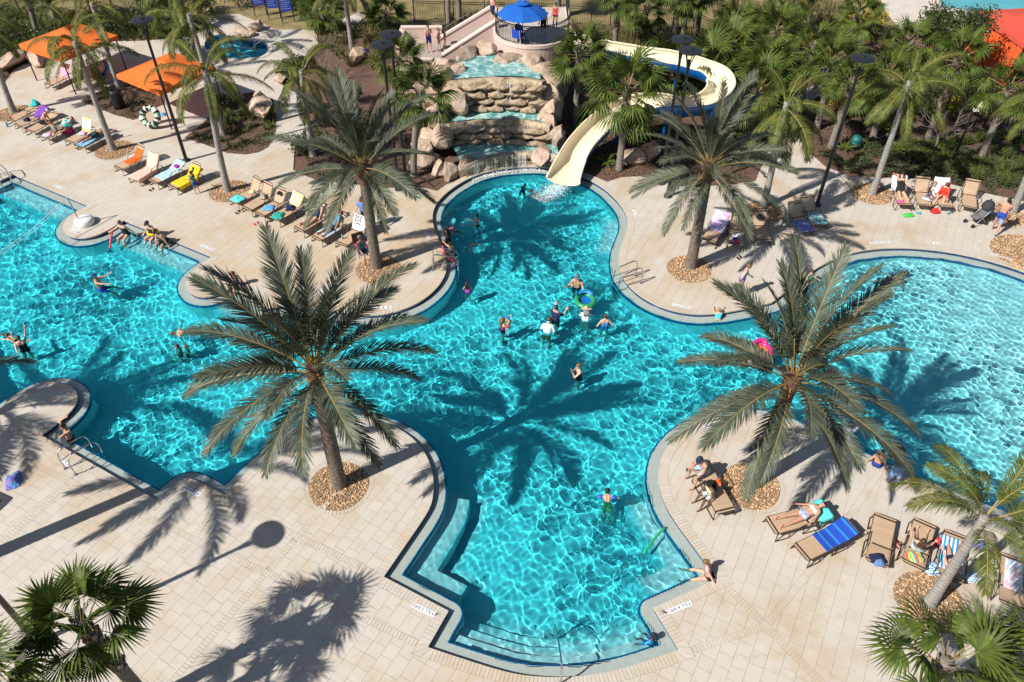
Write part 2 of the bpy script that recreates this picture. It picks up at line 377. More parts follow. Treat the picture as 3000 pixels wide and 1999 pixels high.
def pool_z(X, Y):
    a = 1 + .9 * np.exp(-((X - 1.5) ** 2 + (Y - 31.5) ** 2) / 7)     # the water is rougher under the fall and the slide
    a *= 1 + 1.1 * np.clip((X - 9) / 9, 0, 1)
    a *= .8 + .35 * np.sin(.55 * X + .8 * np.sin(.4 * Y)) * np.sin(.5 * Y + 1.3)   # calmer and livelier patches
    a = np.where(inpoly(np.stack([X, Y], -1), [(p.x, p.y) for p in I1]), a, .3)   # nearly still over the gutter
    w = np.zeros_like(X)
    for i, (x, y) in enumerate(SWIM):                                # rings round everyone who moves in the water
        r = np.hypot(X - x, Y - y); w += .0055 * np.sin(2 * math.pi * r / (.30 + .02 * (i % 4)) + i) * np.exp(-r / .75)
    return WZ + (ripple(X, Y) + w) * a
pool_water = grid_water('pool_water', -28, 24.9, 9.0, 36.2, .046, lambda X, Y: inpoly(np.stack([X, Y], -1), POOLPOLY), pool_z, pool_depth, water_m)
# ------------------------------------------------------------------ paved deck
def ppoly(*pts): return [tuple(px(x, y).xy) for x, y in pts]
DECK = ppoly((-700, 2600), (-1300, 420), (-500, 330), (-60, 330), (0, 250), (18, 238), (40, 205), (68, 190), (130, 170), (220, 140), (320, 122), (420, 120), (520, 112), (600, 92), (603, 52), (650, 42), (700, 41),
    (765, 68), (810, 88), (880, 86), (926, 92), (932, 128), (899, 165), (828, 172), (806, 211), (815, 243), (884, 282), (890, 330), (893, 395), (864, 425), (859, 497), (896, 516), (940, 533), (1008, 534), (1080, 548), (1127, 551), (1240, 550), (1281, 560), (1309, 540),
    (1400, 512), (1550, 488), (1650, 500), (1721, 509), (1779, 533), (1823, 519), (1874, 517), (1915, 524), (1976, 545), (2044, 548), (2150, 540), (2214, 530), (2225, 500), (2245, 465), (2250, 390), (2240, 330), (2290, 292), (2380, 252), (2440, 222), (2470, 238), (2410, 275),
    (2335, 325), (2315, 370), (2363, 440), (2420, 490), (2492, 517), (2608, 522), (2676, 524), (2778, 538), (2880, 565), (3000, 590), (3400, 680), (3900, 1300), (3700, 2600))
def circ(c, r, n=40, k=1.0, ph=0.0): return [(c[0] + r * math.cos(2 * math.pi * i / n) * (1 + .03 * math.sin(3 * 2 * math.pi * i / n + ph)), c[1] + k * r * math.sin(2 * math.pi * i / n)) for i in range(n)]
SPA = [tuple(p.xy) for p in crom([px(*q).xy.to_3d() for q in ((605, 118), (625, 106), (660, 104), (700, 112), (735, 121), (768, 124), (784, 137), (785, 152), (765, 165), (730, 171), (690, 172), (650, 168), (615, 155), (600, 135))], 5, True)]
BEDS = {  # planting beds inside the paving, traced on the ground
 'cabana': ppoly((236, 296), (312, 258), (356, 240), (420, 236), (478, 262), (484, 302), (392, 352), (330, 335)),
 'agave': ppoly((540, 404), (604, 354), (640, 330), (690, 278), (742, 270), (800, 290), (810, 345), (808, 384), (800, 412), (785, 432), (760, 446), (724, 453), (666, 449), (606, 426))}
GRAVEL = []   # (centre, radius)
for x, y, r in ((993, 1424, .98), (2200, 1424, .95), (1108, 790, .98), (2020, 788, .98), (335, 440, 1.0), (672, 560, 1.0), (42, 332, 1.0), (2555, 568, .98), (2237, 622, .95), (2938, 628, 1.0), (2724, 1762, .98)):
    GRAVEL.append((px(x, y).xy, r))
GRAVEL.append((px(3006, 742).xy, 1.45))
RIM = .15
HOLES = [COPEPOLY, SPA] + list(BEDS.values()) + [circ(c, r + RIM) for c, r in GRAVEL]
def band_poly(a, b, w=.21):
    a, b = Vector(a), Vector(b); d = (b - a).normalized(); n = Vector((-d.y, d.x)) * w / 2
    return [tuple(a + n), tuple(b + n), tuple(b - n), tuple(a - n)]
BANDS = [((-3.98, 12.32), (-16.2, 18.5)), ((-2.55, 10.18), (-16.8, 17.1 - 0.3)), ((-5.55, 15.6), (-9.4, 8.6)), ((9.3, 12.85), (7.25, 10.82)), ((7.1, 10.7), (4.95, 10.02)), ((7.24, 10.62), (8.9, 8.2)), ((6.25, 12.0), (7.12, 10.83)),
    ((-13.9, 16.9), (-16.3, 12.3)), ((9.3, 12.85), (12.3, 16.2)), ((-9.2, 15.0), (-10.1, 13.1))]
EXCL = HOLES + [band_poly(*b) for b in BANDS]
def stone_mat(name, base, warm, isl):
    m = mat(name, base, .72, island=isl, bump=.12, bscale=30, world_co=True); nt = m.node_tree; N = nt.nodes; L = nt.links; b = N['Principled BSDF']
    src = b.inputs['Base Color'].links[0].from_socket
    g = N.new('ShaderNodeNewGeometry'); prev = src
    for sc_, lo, hi, colr, amt in ((.42, .50, .66, warm, .85), (2.3, .56, .70, warm, .6), (9., .60, .72, (.30, .25, .20), .35)):
        z = N.new('ShaderNodeTexNoise'); z.inputs['Scale'].default_value = sc_; z.inputs['Detail'].default_value = 6; z.inputs['Roughness'].default_value = .6; L.new(g.outputs['Position'], z.inputs['Vector'])
        r = N.new('ShaderNodeMapRange'); r.inputs['From Min'].default_value = lo; r.inputs['From Max'].default_value = hi; r.inputs['To Max'].default_value = amt; L.new(z.outputs['Fac'], r.inputs['Value'])
        x = N.new('ShaderNodeMix'); x.data_type = 'RGBA'; L.new(r.outputs[0], x.inputs['Factor']); L.new(prev, x.inputs[6]); x.inputs[7].default_value = (*colr, 1); prev = x.outputs[2]
    # splashed, sun-bleached stone keeps a golden tone round the plunge pool
    for c, r0, r1, amt in (((-7.5, 29.5, 0), 10.5, 3.0, .75), ((6.8, 27.0, 0), 4.2, 1.0, .5), ((-1.2, 8.2, 0), 2.6, .4, .6)):
        d = N.new('ShaderNodeVectorMath'); d.operation = 'DISTANCE'; L.new(g.outputs['Position'], d.inputs[0]); d.inputs[1].default_value = c
        r = N.new('ShaderNodeMapRange'); r.inputs['From Min'].default_value = r0; r.inputs['From Max'].default_value = r1; r.inputs['To Max'].default_value = amt; L.new(d.outputs['Value'], r.inputs['Value'])
        z = N.new('ShaderNodeTexNoise'); z.inputs['Scale'].default_value = .7; z.inputs['Detail'].default_value = 7; L.new(g.outputs['Position'], z.inputs['Vector'])
        q = N.new('ShaderNodeMapRange'); q.inputs['From Min'].default_value = .36; q.inputs['From Max'].default_value = .58; L.new(z.outputs['Fac'], q.inputs['Value'])
        k = N.new('ShaderNodeMath'); k.operation = 'MULTIPLY'; L.new(r.outputs[0], k.inputs[0]); L.new(q.outputs[0], k.inputs[1])
        x = N.new('ShaderNodeMix'); x.data_type = 'RGBA'; L.new(k.outputs[0], x.inputs['Factor']); L.new(prev, x.inputs[6]); x.inputs[7].default_value = (.50, .37, .225, 1); prev = x.outputs[2]
    L.new(prev, b.inputs['Base Color']); return m
paver_m = stone_mat('cream travertine paver', (.535, .490, .430), (.48, .38, .265), .035)
brick_m = stone_mat('coping brick', (.535, .480, .410), (.48, .375, .26), .05)
joint_m = mat('sand joint', (.42, .38, .325), .9, var=.2, scale=8, world_co=True)
conc_m = mat('path concrete', (.55, .50, .44), .8, var=.1, scale=1.2, world_co=True)
deck = empty('pool_deck'); tag(deck, kind='structure')
def fill(outer, holes, z, name, m, parent=None):
    vs = []; es = []
    for poly in [outer] + holes:
        n0 = len(vs); vs += [Vector(p[:2]) for p in poly]; es += [(n0 + i, n0 + (i + 1) % len(poly)) for i in range(len(poly))]
    r = delaunay_2d_cdt(vs, es, [], 0, 1e-5); P = r[0]; T = r[2]
    C = np.array([[(P[a].x + P[b].x + P[c].x) / 3, (P[a].y + P[b].y + P[c].y) / 3] for a, b, c in T])
    k = inpoly(C, outer)
    for h in holes: k &= ~inpoly(C, h)
    return mk(name, [(p.x, p.y, z) for p in P], [t for t, ok in zip(T, k) if ok], m, parent)
fill(DECK, [POOLPOLY, SPA] + list(BEDS.values()), -.012, 'joint_bed', joint_m, deck)
# pavers: rows run along 61 degrees over the whole deck
ax = Vector((math.cos(R(61)), math.sin(R(61)))); ay = Vector((-ax.y, ax.x))
rows = []; J = .006
dk = np.array(DECK); vis_lo, vis_hi = np.array([-46., 7.5]), np.array([46., 62.])
def local(P): return np.stack([P @ np.array(ax), P @ np.array(ay)], -1)
lp = local(np.array([(x, y) for x in (-46, 46) for y in (7.5, 62)])); u0, v0 = lp.min(0); u1, v1 = lp.max(0)
rect = []; v = v0; pr = random.Random(3)
while v < v1:
    h = .405; u = u0 - pr.random() * .6
    while u < u1:
        w = pr.choice((.405, .405, .61)); rect.append((u + J / 2, v + J / 2, u + w - J / 2, v + h - J / 2)); u += w
    v += h
rect = np.array(rect); A2 = np.stack([np.array(ax), np.array(ay)])
cor = np.stack([rect[:, [0, 1]], rect[:, [2, 1]], rect[:, [2, 3]], rect[:, [0, 3]]], 1) @ A2
cen = cor.mean(1)
# only what the frame could show, with a margin
def in_view(P, mg=260):
    k = P[:, 1] * _c + CH * _s; X = 1500 + FPX * P[:, 0] / k; Y = 999.5 - FPX * (P[:, 1] * _s - CH * _c) / k
    return (X > -mg) & (X < 3000 + mg) & (Y > -200) & (Y < 2000 + mg), X, Y
ok = in_view(cen)[0]; cor = cor[ok]; cen = cen[ok]
def segs_of(poly): a = np.array([p[:2] for p in poly]); return np.concatenate([a, np.roll(a, -1, 0)], 1)
SEG = np.concatenate([segs_of(p) for p in [DECK] + EXCL])
flat = cor.reshape(-1, 2); ins = inpoly(flat, DECK)
for h in EXCL: ins &= ~inpoly(flat, h)
nin = ins.reshape(-1, 4).sum(1)
# a paver is cut when an edge of any outline passes within reach of it
sp = []
for x0, y0, x1, y1 in SEG:
    n = max(2, int(math.hypot(x1 - x0, y1 - y0) / .08) + 1); t = np.linspace(0, 1, n); sp.append(np.stack([x0 + (x1 - x0) * t, y0 + (y1 - y0) * t], -1))
sp = local(np.concatenate(sp)); cl = local(cen)
cellset = set(map(tuple, np.floor(sp / .3).astype(int)))
def near_edge(c):
    i, j = int(math.floor(c[0] / .3)), int(math.floor(c[1] / .3))
    return any((i + a, j + b) in cellset for a in (-2, -1, 0, 1, 2) for b in (-2, -1, 0, 1, 2))
full = []; cut = []
for i in range(len(cor)):
    ne = near_edge(cl[i])
    if nin[i] == 4 and not ne: full.append(cor[i])
    elif nin[i] > 0 or ne: cut.append(i)
PZ = 0.0
def cut_paver(q):
    lo = q.min(0) - .01; hi = q.max(0) + .01
    k = (np.minimum(SEG[:, 0], SEG[:, 2]) < hi[0]) & (np.maximum(SEG[:, 0], SEG[:, 2]) > lo[0]) & (np.minimum(SEG[:, 1], SEG[:, 3]) < hi[1]) & (np.maximum(SEG[:, 1], SEG[:, 3]) > lo[1])
    S = SEG[k]
    if not len(S):
        return 'full' if (inpoly(q.mean(0)[None], DECK)[0] and not any(inpoly(q.mean(0)[None], h)[0] for h in EXCL)) else None
    vs = [Vector(p) for p in q]; es = [(0, 1), (1, 2), (2, 3), (3, 0)]
    for s in S: vs += [Vector(s[:2]), Vector(s[2:])]; es.append((len(vs) - 2, len(vs) - 1))
    r = delaunay_2d_cdt(vs, es, [], 0, 1e-5); P = np.array([p[:] for p in r[0]]); T = np.array(r[2])
    C = P[T].mean(1); keep = inpoly(C, q) & inpoly(C, DECK)
    for h in EXCL: keep &= ~inpoly(C, h)
    T = T[keep]
    return (P, T) if len(T) else None
gp = G()
for i in cut:
    r = cut_paver(cor[i])
    if r is None: continue
    if isinstance(r, str): full.append(cor[i]); continue
    us, inv = np.unique(r[1].ravel(), return_inverse=True)
    gp.add([(*r[0][u], PZ) for u in us], inv.reshape(-1, 3).tolist())
full = np.array(full); fv, FX, FY = in_view(full.mean(1), -20)
order = np.argsort(-np.where(fv, FY, -1e9)); nearest = set(order[:300].tolist())
def paver_geo(q, z=PZ):
    return [(*p, z) for p in q] + [(*p, z - .03) for p in q], [(0, 1, 2, 3), (0, 4, 5, 1), (1, 5, 6, 2), (2, 6, 7, 3), (3, 7, 4, 0)]
pmesh = {}
for i, q in enumerate(full):
    dz = pr.uniform(-.0015, .0015)
    if i in nearest:
        w = .6 if np.linalg.norm(q[1] - q[0]) > .5 else .4
        c = q.mean(0)
        if w not in pmesh:
            Vv, Ff = paver_geo(q - c); o = mk('paver', Vv, Ff, paver_m, deck); pmesh[w] = o.data
        else: o = link(bpy.data.objects.new('paver', pmesh[w]), deck)
        o.location = (*c, dz)
    else: gp.add(*paver_geo(q, PZ + dz))
tag(gp.obj('deck_paving', paver_m, deck), kind='stuff')
# coping, bands and tree rings are laid in bricks
bricks = []
def brick(q, z=.006): bricks.append((np.array(q), z))
i = 0; OP = [(p, m) for p, m, _ in OUTER]
for i in range(NO):
    a, b = OP[i], OP[(i + 1) % NO]; L = (b[0] - a[0]).length; n = max(1, round(L / .112))
    for j in range(n):
        t0, t1 = j / n + .004 / L, (j + 1) / n - .004 / L
        f = lambda t, d: tuple(a[0].lerp(b[0], t) + a[1].lerp(b[1], t) * d)
        brick([f(t0, .025), f(t1, .025), f(t1, -COPE + .006), f(t0, -COPE + .006)])
ncope = len(bricks)
for bi_, (a, b) in enumerate(BANDS):
    a, b = Vector(a), Vector(b); L = (b - a).length; d = (b - a) / L; n = Vector((-d.y, d.x)) * .1; k = int(L / .105)
    for j in range(k):
        p, q = a + d * (j * .105 + .004), a + d * (j * .105 + .1)
        if any(inpoly([tuple((p + q) / 2)], band_poly(*o_, w=.30))[0] for o_ in BANDS[:bi_]): continue
        brick([tuple(p + n), tuple(q + n), tuple(q - n), tuple(p - n)], .001)
for c, r in GRAVEL:
    k = int(2 * math.pi * r / .11)
    for j in range(k):
        a0, a1 = 2 * math.pi * (j + .04) / k, 2 * math.pi * (j + .96) / k
        f = lambda a, rr: (c[0] + rr * math.cos(a) * (1 + .03 * math.sin(3 * a)), c[1] + rr * math.sin(a))
        brick([f(a0, r), f(a1, r), f(a1, r + RIM - .006), f(a0, r + RIM - .006)], .003)
bc = np.array([q.mean(0) for q, _ in bricks]); bv, BX, BY = in_view(bc, -10)
border = np.argsort(-np.where(bv, BY, -1e9)); near_b = set(border[:300].tolist())
gb = G(); inpool = inpoly(bc, POOLPOLY)
okdeck = inpoly(bc, DECK); inhole = np.zeros(len(bc), bool); inhole[ncope:] = inpoly(bc[ncope:], COPEPOLY)
for i, (q, z) in enumerate(bricks):
    if inhole[i]: continue
    g = [(*p, z) for p in q] + [(*p, z - .055) for p in q]; f = [(0, 1, 2, 3), (4, 5, 1, 0), (5, 6, 2, 1), (6, 7, 3, 2), (7, 4, 0, 3)]
    e = q[1] - q[0]; e2 = q[3] - q[0]
    if e[0] * e2[1] - e[1] * e2[0] < 0: f = [t[::-1] for t in f]
    if i in near_b: mk('brick', [(v[0] - bc[i][0], v[1] - bc[i][1], v[2]) for v in g], f, brick_m, deck, loc=(*bc[i], 0))
    else: gb.add(g, f)
tag(gb.obj('deck_bricks', brick_m, deck), kind='stuff')
# ------------------------------------------------------------------ ground all around
mulch_m = mat('bark mulch', (.075, .040, .026), .95, col2=(.21, .125, .085), scale=14, bump=.9, bscale=34, world_co=True)
def ground_mat():
    m = mat('planted ground', (.08, .045, .03), .95, col2=(.17, .10, .07), scale=9, bump=.7, bscale=24, world_co=True); nt = m.node_tree; N = nt.nodes; L = nt.links; b = N['Principled BSDF']
    src = b.inputs['Base Color'].links[0].from_socket; g = N.new('ShaderNodeNewGeometry'); se = N.new('ShaderNodeSeparateXYZ'); L.new(g.outputs['Position'], se.inputs[0])
    z = N.new('ShaderNodeTexNoise'); z.inputs['Scale'].default_value = .16; z.inputs['Detail'].default_value = 6; L.new(g.outputs['Position'], z.inputs['Vector'])
    s = N.new('ShaderNodeMath'); s.operation = 'MULTIPLY_ADD'; s.inputs[1].default_value = 6; L.new(z.outputs['Fac'], s.inputs[0]); L.new(se.outputs['Y'], s.inputs[2])
    r = N.new('ShaderNodeMapRange'); r.inputs['From Min'].default_value = 55; r.inputs['From Max'].default_value = 57.5; L.new(s.outputs[0], r.inputs['Value'])
    g2 = N.new('ShaderNodeTexNoise'); g2.inputs['Scale'].default_value = 1.1; g2.inputs['Detail'].default_value = 8; L.new(g.outputs['Position'], g2.inputs['Vector'])
    cr = N.new('ShaderNodeValToRGB'); cr.color_ramp.elements[0].position = .35; cr.color_ramp.elements[1].position = .65
    cr.color_ramp.elements[0].color = (.16, .14, .05, 1); cr.color_ramp.elements[1].color = (.30, .22, .11, 1); L.new(g2.outputs['Fac'], cr.inputs['Fac'])
    x = N.new('ShaderNodeMix'); x.data_type = 'RGBA'; L.new(r.outputs[0], x.inputs['Factor']); L.new(src, x.inputs[6]); L.new(cr.outputs[0], x.inputs[7]); L.new(x.outputs[2], b.inputs['Base Color']); return m
big = [(-400, -150), (400, -150), (400, 700), (-400, 700)]
vsg = fill(big, [POOLPOLY, SPA], -.05, 'ground', ground_mat()); tag(vsg, kind='structure')
for n_, poly in BEDS.items(): tag(mk('mulch_bed', [(p[0], p[1], .006) for p in poly], [tuple(range(len(poly)))], mulch_m), kind='structure')
# gravel round the tree trunks
gravel_m = mat('river gravel', (.56, .36, .20), .6, island=.65, var=.25, scale=20)
gravel_base = mat('gravel bed earth', (.16, .10, .06), .95, col2=(.42, .28, .17), scale=26, bump=.6, bscale=60, world_co=True)
gr = random.Random(5)
for c, r in GRAVEL:
    e = empty('gravel_bed', (c.x, c.y, 0)); tag(e, kind='stuff')
    P = circ((0, 0), r - .004); mk('bed_base', [(x, y, .0) for x, y in P], [tuple(range(len(P)))], gravel_base, e)
    g = G()
    for _ in range(int(1100 * r * r)):
        a = gr.uniform(0, 6.283); q = r * math.sqrt(gr.random()) * .985; s = gr.uniform(.018, .042)
        p = Vector((q * math.cos(a) * (1 + .03 * math.sin(3 * a)), q * math.sin(a), .008 + .03 * (1 - q / r) + gr.uniform(0, .01))); o = rot3(gr.uniform(-.4, .4), gr.uniform(-.4, .4), gr.uniform(0, 6))
        s2 = s * gr.uniform(.6, 1)
        g.add([p + o @ Vector(v) for v in ((s, 0, 0), (0, s2, 0), (-s, 0, 0), (0, -s2, 0), (0, 0, s * .6))], [(0, 1, 4), (1, 2, 4), (2, 3, 4), (3, 0, 4)])
    g.obj('pebbles', gravel_m, e)
# ------------------------------------------------------------------ palms
date_m = mat('date palm leaflet', (.048, .066, .042), .5, col2=(.125, .143, .098), scale=2.2, island=.35, spec=.35, trans=.10)
fan_m = mat('fan palm leaf', (.045, .080, .012), .55, col2=(.125, .165, .030), scale=2.5, island=.35, spec=.25, trans=.18)
queen_m = mat('queen palm leaflet', (.055, .080, .014), .55, col2=(.16, .165, .035), scale=2.0, island=.35, spec=.25, trans=.2)
rachis_m = mat('palm rachis', (.30, .24, .08), .5, var=.2, scale=2)
rach_o = mat('date rachis base', (.36, .20, .05), .5, col2=(.24, .21, .08), scale=1.5)
dtrunk_m = mat('date palm bark', (.10, .075, .058), .95, col2=(.24, .19, .155), scale=9, bump=.8, bscale=26)
dcrown_m = mat('date palm crown shaft', (.075, .04, .022), .95, col2=(.20, .115, .055), scale=12, bump=.9, bscale=30)
strunk_m = mat('sabal bark', (.15, .125, .10), .95, col2=(.27, .24, .205), scale=7, bump=.7, bscale=22)
boot_m = mat('sabal boot', (.26, .22, .18), .9, col2=(.14, .10, .075), scale=6, island=.3)
def ring_mat():
    m = mat('queen palm bark', (.24, .225, .205), .85, col2=(.36, .34, .315), scale=5, bump=.25, bscale=30); nt = m.node_tree; N = nt.nodes; L = nt.links; b = N['Principled BSDF']
    src = b.inputs['Base Color'].links[0].from_socket; w = N.new('ShaderNodeTexWave'); w.wave_type = 'BANDS'; w.bands_direction = 'Z'; w.inputs['Scale'].default_value = 2.1; w.inputs['Distortion'].default_value = 1.2; w.inputs['Detail'].default_value = 2
    t = N.new('ShaderNodeTexCoord'); L.new(t.outputs['Object'], w.inputs['Vector'])
    r = N.new('ShaderNodeMapRange'); r.inputs['From Min'].default_value = .0; r.inputs['From Max'].default_value = .25; r.inputs['To Min'].default_value = .68; L.new(w.outputs['Fac'], r.inputs['Value'])
    x = N.new('ShaderNodeMix'); x.data_type = 'RGBA'; x.blend_type = 'MULTIPLY'; x.inputs['Factor'].default_value = 1; L.new(src, x.inputs[6]); L.new(r.outputs[0], x.inputs[7]); L.new(x.outputs[2], b.inputs['Base Color']); return m
qtrunk_m = ring_mat()
def rachis_curve(L, e0, droop, n=14, bow=0.0):
    P = [Vector((0, 0, 0))]; a = e0
    for i in range(n):
        t = (i + .5) / n; a = e0 - droop * t ** 1.5
        P.append(P[-1] + Vector((math.cos(a), bow * t * .5, math.sin(a))) * L / n)
    return P
def pinnate(name, L, e0, droop, nl, ll, lw, vee, fwd, hang, mleaf, mr, seed, bare=.16, rr=.03):
    g = G(); rd = random.Random(seed); P = rachis_curve(L, e0, droop, 14, rd.uniform(-.15, .15)); k = len(P) - 1
    g.cur = 1; g.tube(P, [rr * (1 - .85 * i / k) for i in range(k + 1)], 5, True, .7); g.cur = 0
    up0 = Vector((0, 0, 1))
    for side in (-1, 1):
        for i in range(nl):
            t = bare + (1 - bare) * (i + rd.uniform(-.3, .3) + .5) / nl; s = min(t, .999) * k; j = int(s); f = s - j
            p = P[j].lerp(P[j + 1], f); T = (P[j + 1] - P[j]).normalized(); B = T.cross(up0 if abs(T.z) < .97 else Vector((1, 0, 0))).normalized(); U = B.cross(T).normalized()
            q = (t - bare) / (1 - bare); ln = ll * (.45 + .55 * math.sin(math.pi * min(1, .18 + .72 * q))) * rd.uniform(.85, 1.1) * (1 - .45 * max(0, q - .8) / .2)
            fw = fwd * (1 + .7 * q) + rd.uniform(-.12, .12); vv = vee * (1 - .5 * q) + rd.uniform(-.16, .16)
            d = (B * side * math.cos(vv) + U * math.sin(vv)).normalized() * math.cos(fw) + T * math.sin(fw)
            d.normalize(); wv = T.cross(d).cross(d); wv = (T - d * T.dot(d)).normalized() * lw
            m1 = p + d * ln * .45; d2 = (d + Vector((0, 0, -hang))).normalized(); tip = m1 + d2 * ln * .55 * rd.uniform(.9, 1.05)
            n = len(g.v); g.v += [tuple(p - wv * .5), tuple(p + wv * .5), tuple(m1 + wv * .6), tuple(m1 - wv * .6), tuple(tip)]
            g.face(n, n + 1, n + 2, n + 3); g.face(n + 3, n + 2, n + 4)
    me = g.obj(name, [mleaf, mr]); d = me.data; bpy.data.objects.remove(me); return d
def fan(name, pet, rad, e0, droop, nseg, mleaf, mr, seed, spread=R(250)):
    g = G(); rd = random.Random(seed); P = rachis_curve(pet, e0, droop * .35, 5)
    g.cur = 1; g.tube(P, [.018, .016, .015, .013, .012, .011], 4, False); g.cur = 0
    h = P[-1]; T = (P[-1] - P[-2]).normalized(); B = Vector((0, 1, 0)); U = T.cross(B) * -1
    U = B.cross(T) * -1 if B.cross(T).z < 0 else B.cross(T)
    for i in range(nseg):
        a = -spread / 2 + spread * (i + .5) / nseg; ln = rad * (1 - .28 * (abs(a) / (spread / 2)) ** 2) * rd.uniform(.9, 1.06)
        d = T * math.cos(a) + B * math.sin(a) + U * (.18 * math.cos(a * 2) - .12 + (.06 if i % 2 else -.06)); d.normalize()
        w = rad * spread / nseg * .5 * .60; sd = d.cross(U).normalized() * w
        m1 = h + d * ln * .5; dr = Vector((0, 0, -1)) * (.25 + droop * .35 + rd.uniform(0, .25)); tip = m1 + (d + dr).normalized() * ln * .5
        n = len(g.v); g.v += [tuple(h), tuple(m1 - sd + U * .01), tuple(m1 + sd - U * .012), tuple(tip)]
        g.face(n, n + 1, n + 2); g.face(n + 1, n + 3, n + 2)
    me = g.obj(name, [mleaf, mr]); d = me.data; bpy.data.objects.remove(me); return d
ELS = [82, 72, 61, 50, 38, 26, 12, -4, -22, -42, -60]
DATE = [[pinnate('date_frond', 4.05 * (1 - .07 * (k % 3)), R(e), R(30 + 22 * max(0, (60 - abs(e - 20)) / 60)), 82, .74, .030, R(20), R(40), .16, date_m, rach_o, 100 + i * 7 + k) for k in range(3)] for i, e in enumerate(ELS)]
QUEEN = [[pinnate('queen_frond', 3.1, R(e), R(98 if e > 0 else 50), 96, .74, .021, R(6), R(34), 1.35, queen_m, rachis_m, 300 + i * 7 + k, .2, .022) for k in range(2)] for i, e in enumerate(ELS)]
FAN = [[fan('fan_leaf', .85, .95, R(e), R(30 + (60 - e) * .4), 40, fan_m, rachis_m, 500 + i * 7 + k) for k in range(2)] for i, e in enumerate(ELS)]
def trunk_mesh(name, top, r0, r1, kind, seed, parent):
    rd = random.Random(seed); h = top.z; g = G(); nr = max(8, int(h / (.055 if kind == 'date' else .16))); na = 24 if kind == 'date' else 14
    ph = rd.uniform(0, 6); V = []
    for i in range(nr + 1):
        t = i / nr; c = Vector((top.x * (t ** 1.4), top.y * (t ** 1.4), h * t)); r = r0 + (r1 - r0) * t
        if kind == 'date': r *= 1 + .28 * math.exp(-((t - .93) / .07) ** 2) + .12 * math.exp(-t * h / .35)
        elif kind == 'queen': r *= 1 + .35 * math.exp(-t * h / .5)
        else: r *= 1 + .25 * math.exp(-t * h / .4)
        for j in range(na):
            a = 2 * math.pi * j / na; k = 1.0
            if kind == 'date':
                u = h * t / .155 + j * 8 / na; k = 1 + .075 * ((1 - (u % 1.0)) - .5) * (1 + .5 * math.cos(8 * a * .5 + math.floor(u) * 2.4)) + rd.uniform(-.018, .018)
            else: k = 1 + rd.uniform(-.02, .02) + (.012 * math.sin(i * 2.4) if kind == 'queen' else 0)
            V.append(c + Vector((math.cos(a + ph), math.sin(a + ph), 0)) * r * k)
    F = [(i * na + j, i * na + (j + 1) % na, (i + 1) * na + (j + 1) % na, (i + 1) * na + j) for i in range(nr) for j in range(na)] + [tuple(nr * na + j for j in range(na))]
    g.add(V, F)
    if kind == 'date':
        cut = int(nr * .80)
        g.mi = [1 if f[0] // na >= cut else 0 for f in g.f]
        return g.obj('trunk', [dtrunk_m, dcrown_m], parent)
    return g.obj('trunk', {'queen': qtrunk_m, 'fan': strunk_m}[kind], parent, True)
def boots(parent, top, r, z0, z1, seed, single=False):
    rd = random.Random(seed); g = G(); h = top.z; n = int((z1 - z0) / .085) * 2; base = None
    for i in range(n):
        z = z0 + (z1 - z0) * i / n; t = z / h; c = Vector((top.x * t ** 1.4, top.y * t ** 1.4, z)); a = i * 2.39996
        d = Vector((math.cos(a), math.sin(a), 0)); b = Vector((-d.y, d.x, 0)); w = .085; s = rd.uniform(.8, 1.15)
        Pp = [Vector((0, -w, 0)), Vector((0, w, 0)), Vector((.075, w * .45, .26)), Vector((.075, -w * .45, .26)), Vector((.035, -w * .9, -.01)), Vector((.035, w * .9, -.01)), Vector((.115, w * .35, .25)), Vector((.115, -w * .35, .25))]
        Ff = [(0, 1, 2, 3), (7, 6, 5, 4), (4, 5, 1, 0), (5, 6, 2, 1), (6, 7, 3, 2), (7, 4, 0, 3)]
        if single:
            if base is None: o = mk('leaf_boot', Pp, Ff, boot_m, parent); base = o.data
            else: o = link(bpy.data.objects.new('leaf_boot', base), parent)
            o.location = c + d * r * .8; o.rotation_euler = (0, 0, a); o.scale = (1, 1, s)
        else: g.add([c + d * (r * .8 + p.x) + b * p.y + Vector((0, 0, p.z * s)) for p in Pp], Ff)
    if not single: tag(g.obj('leaf_boots', boot_m, parent), kind='stuff')
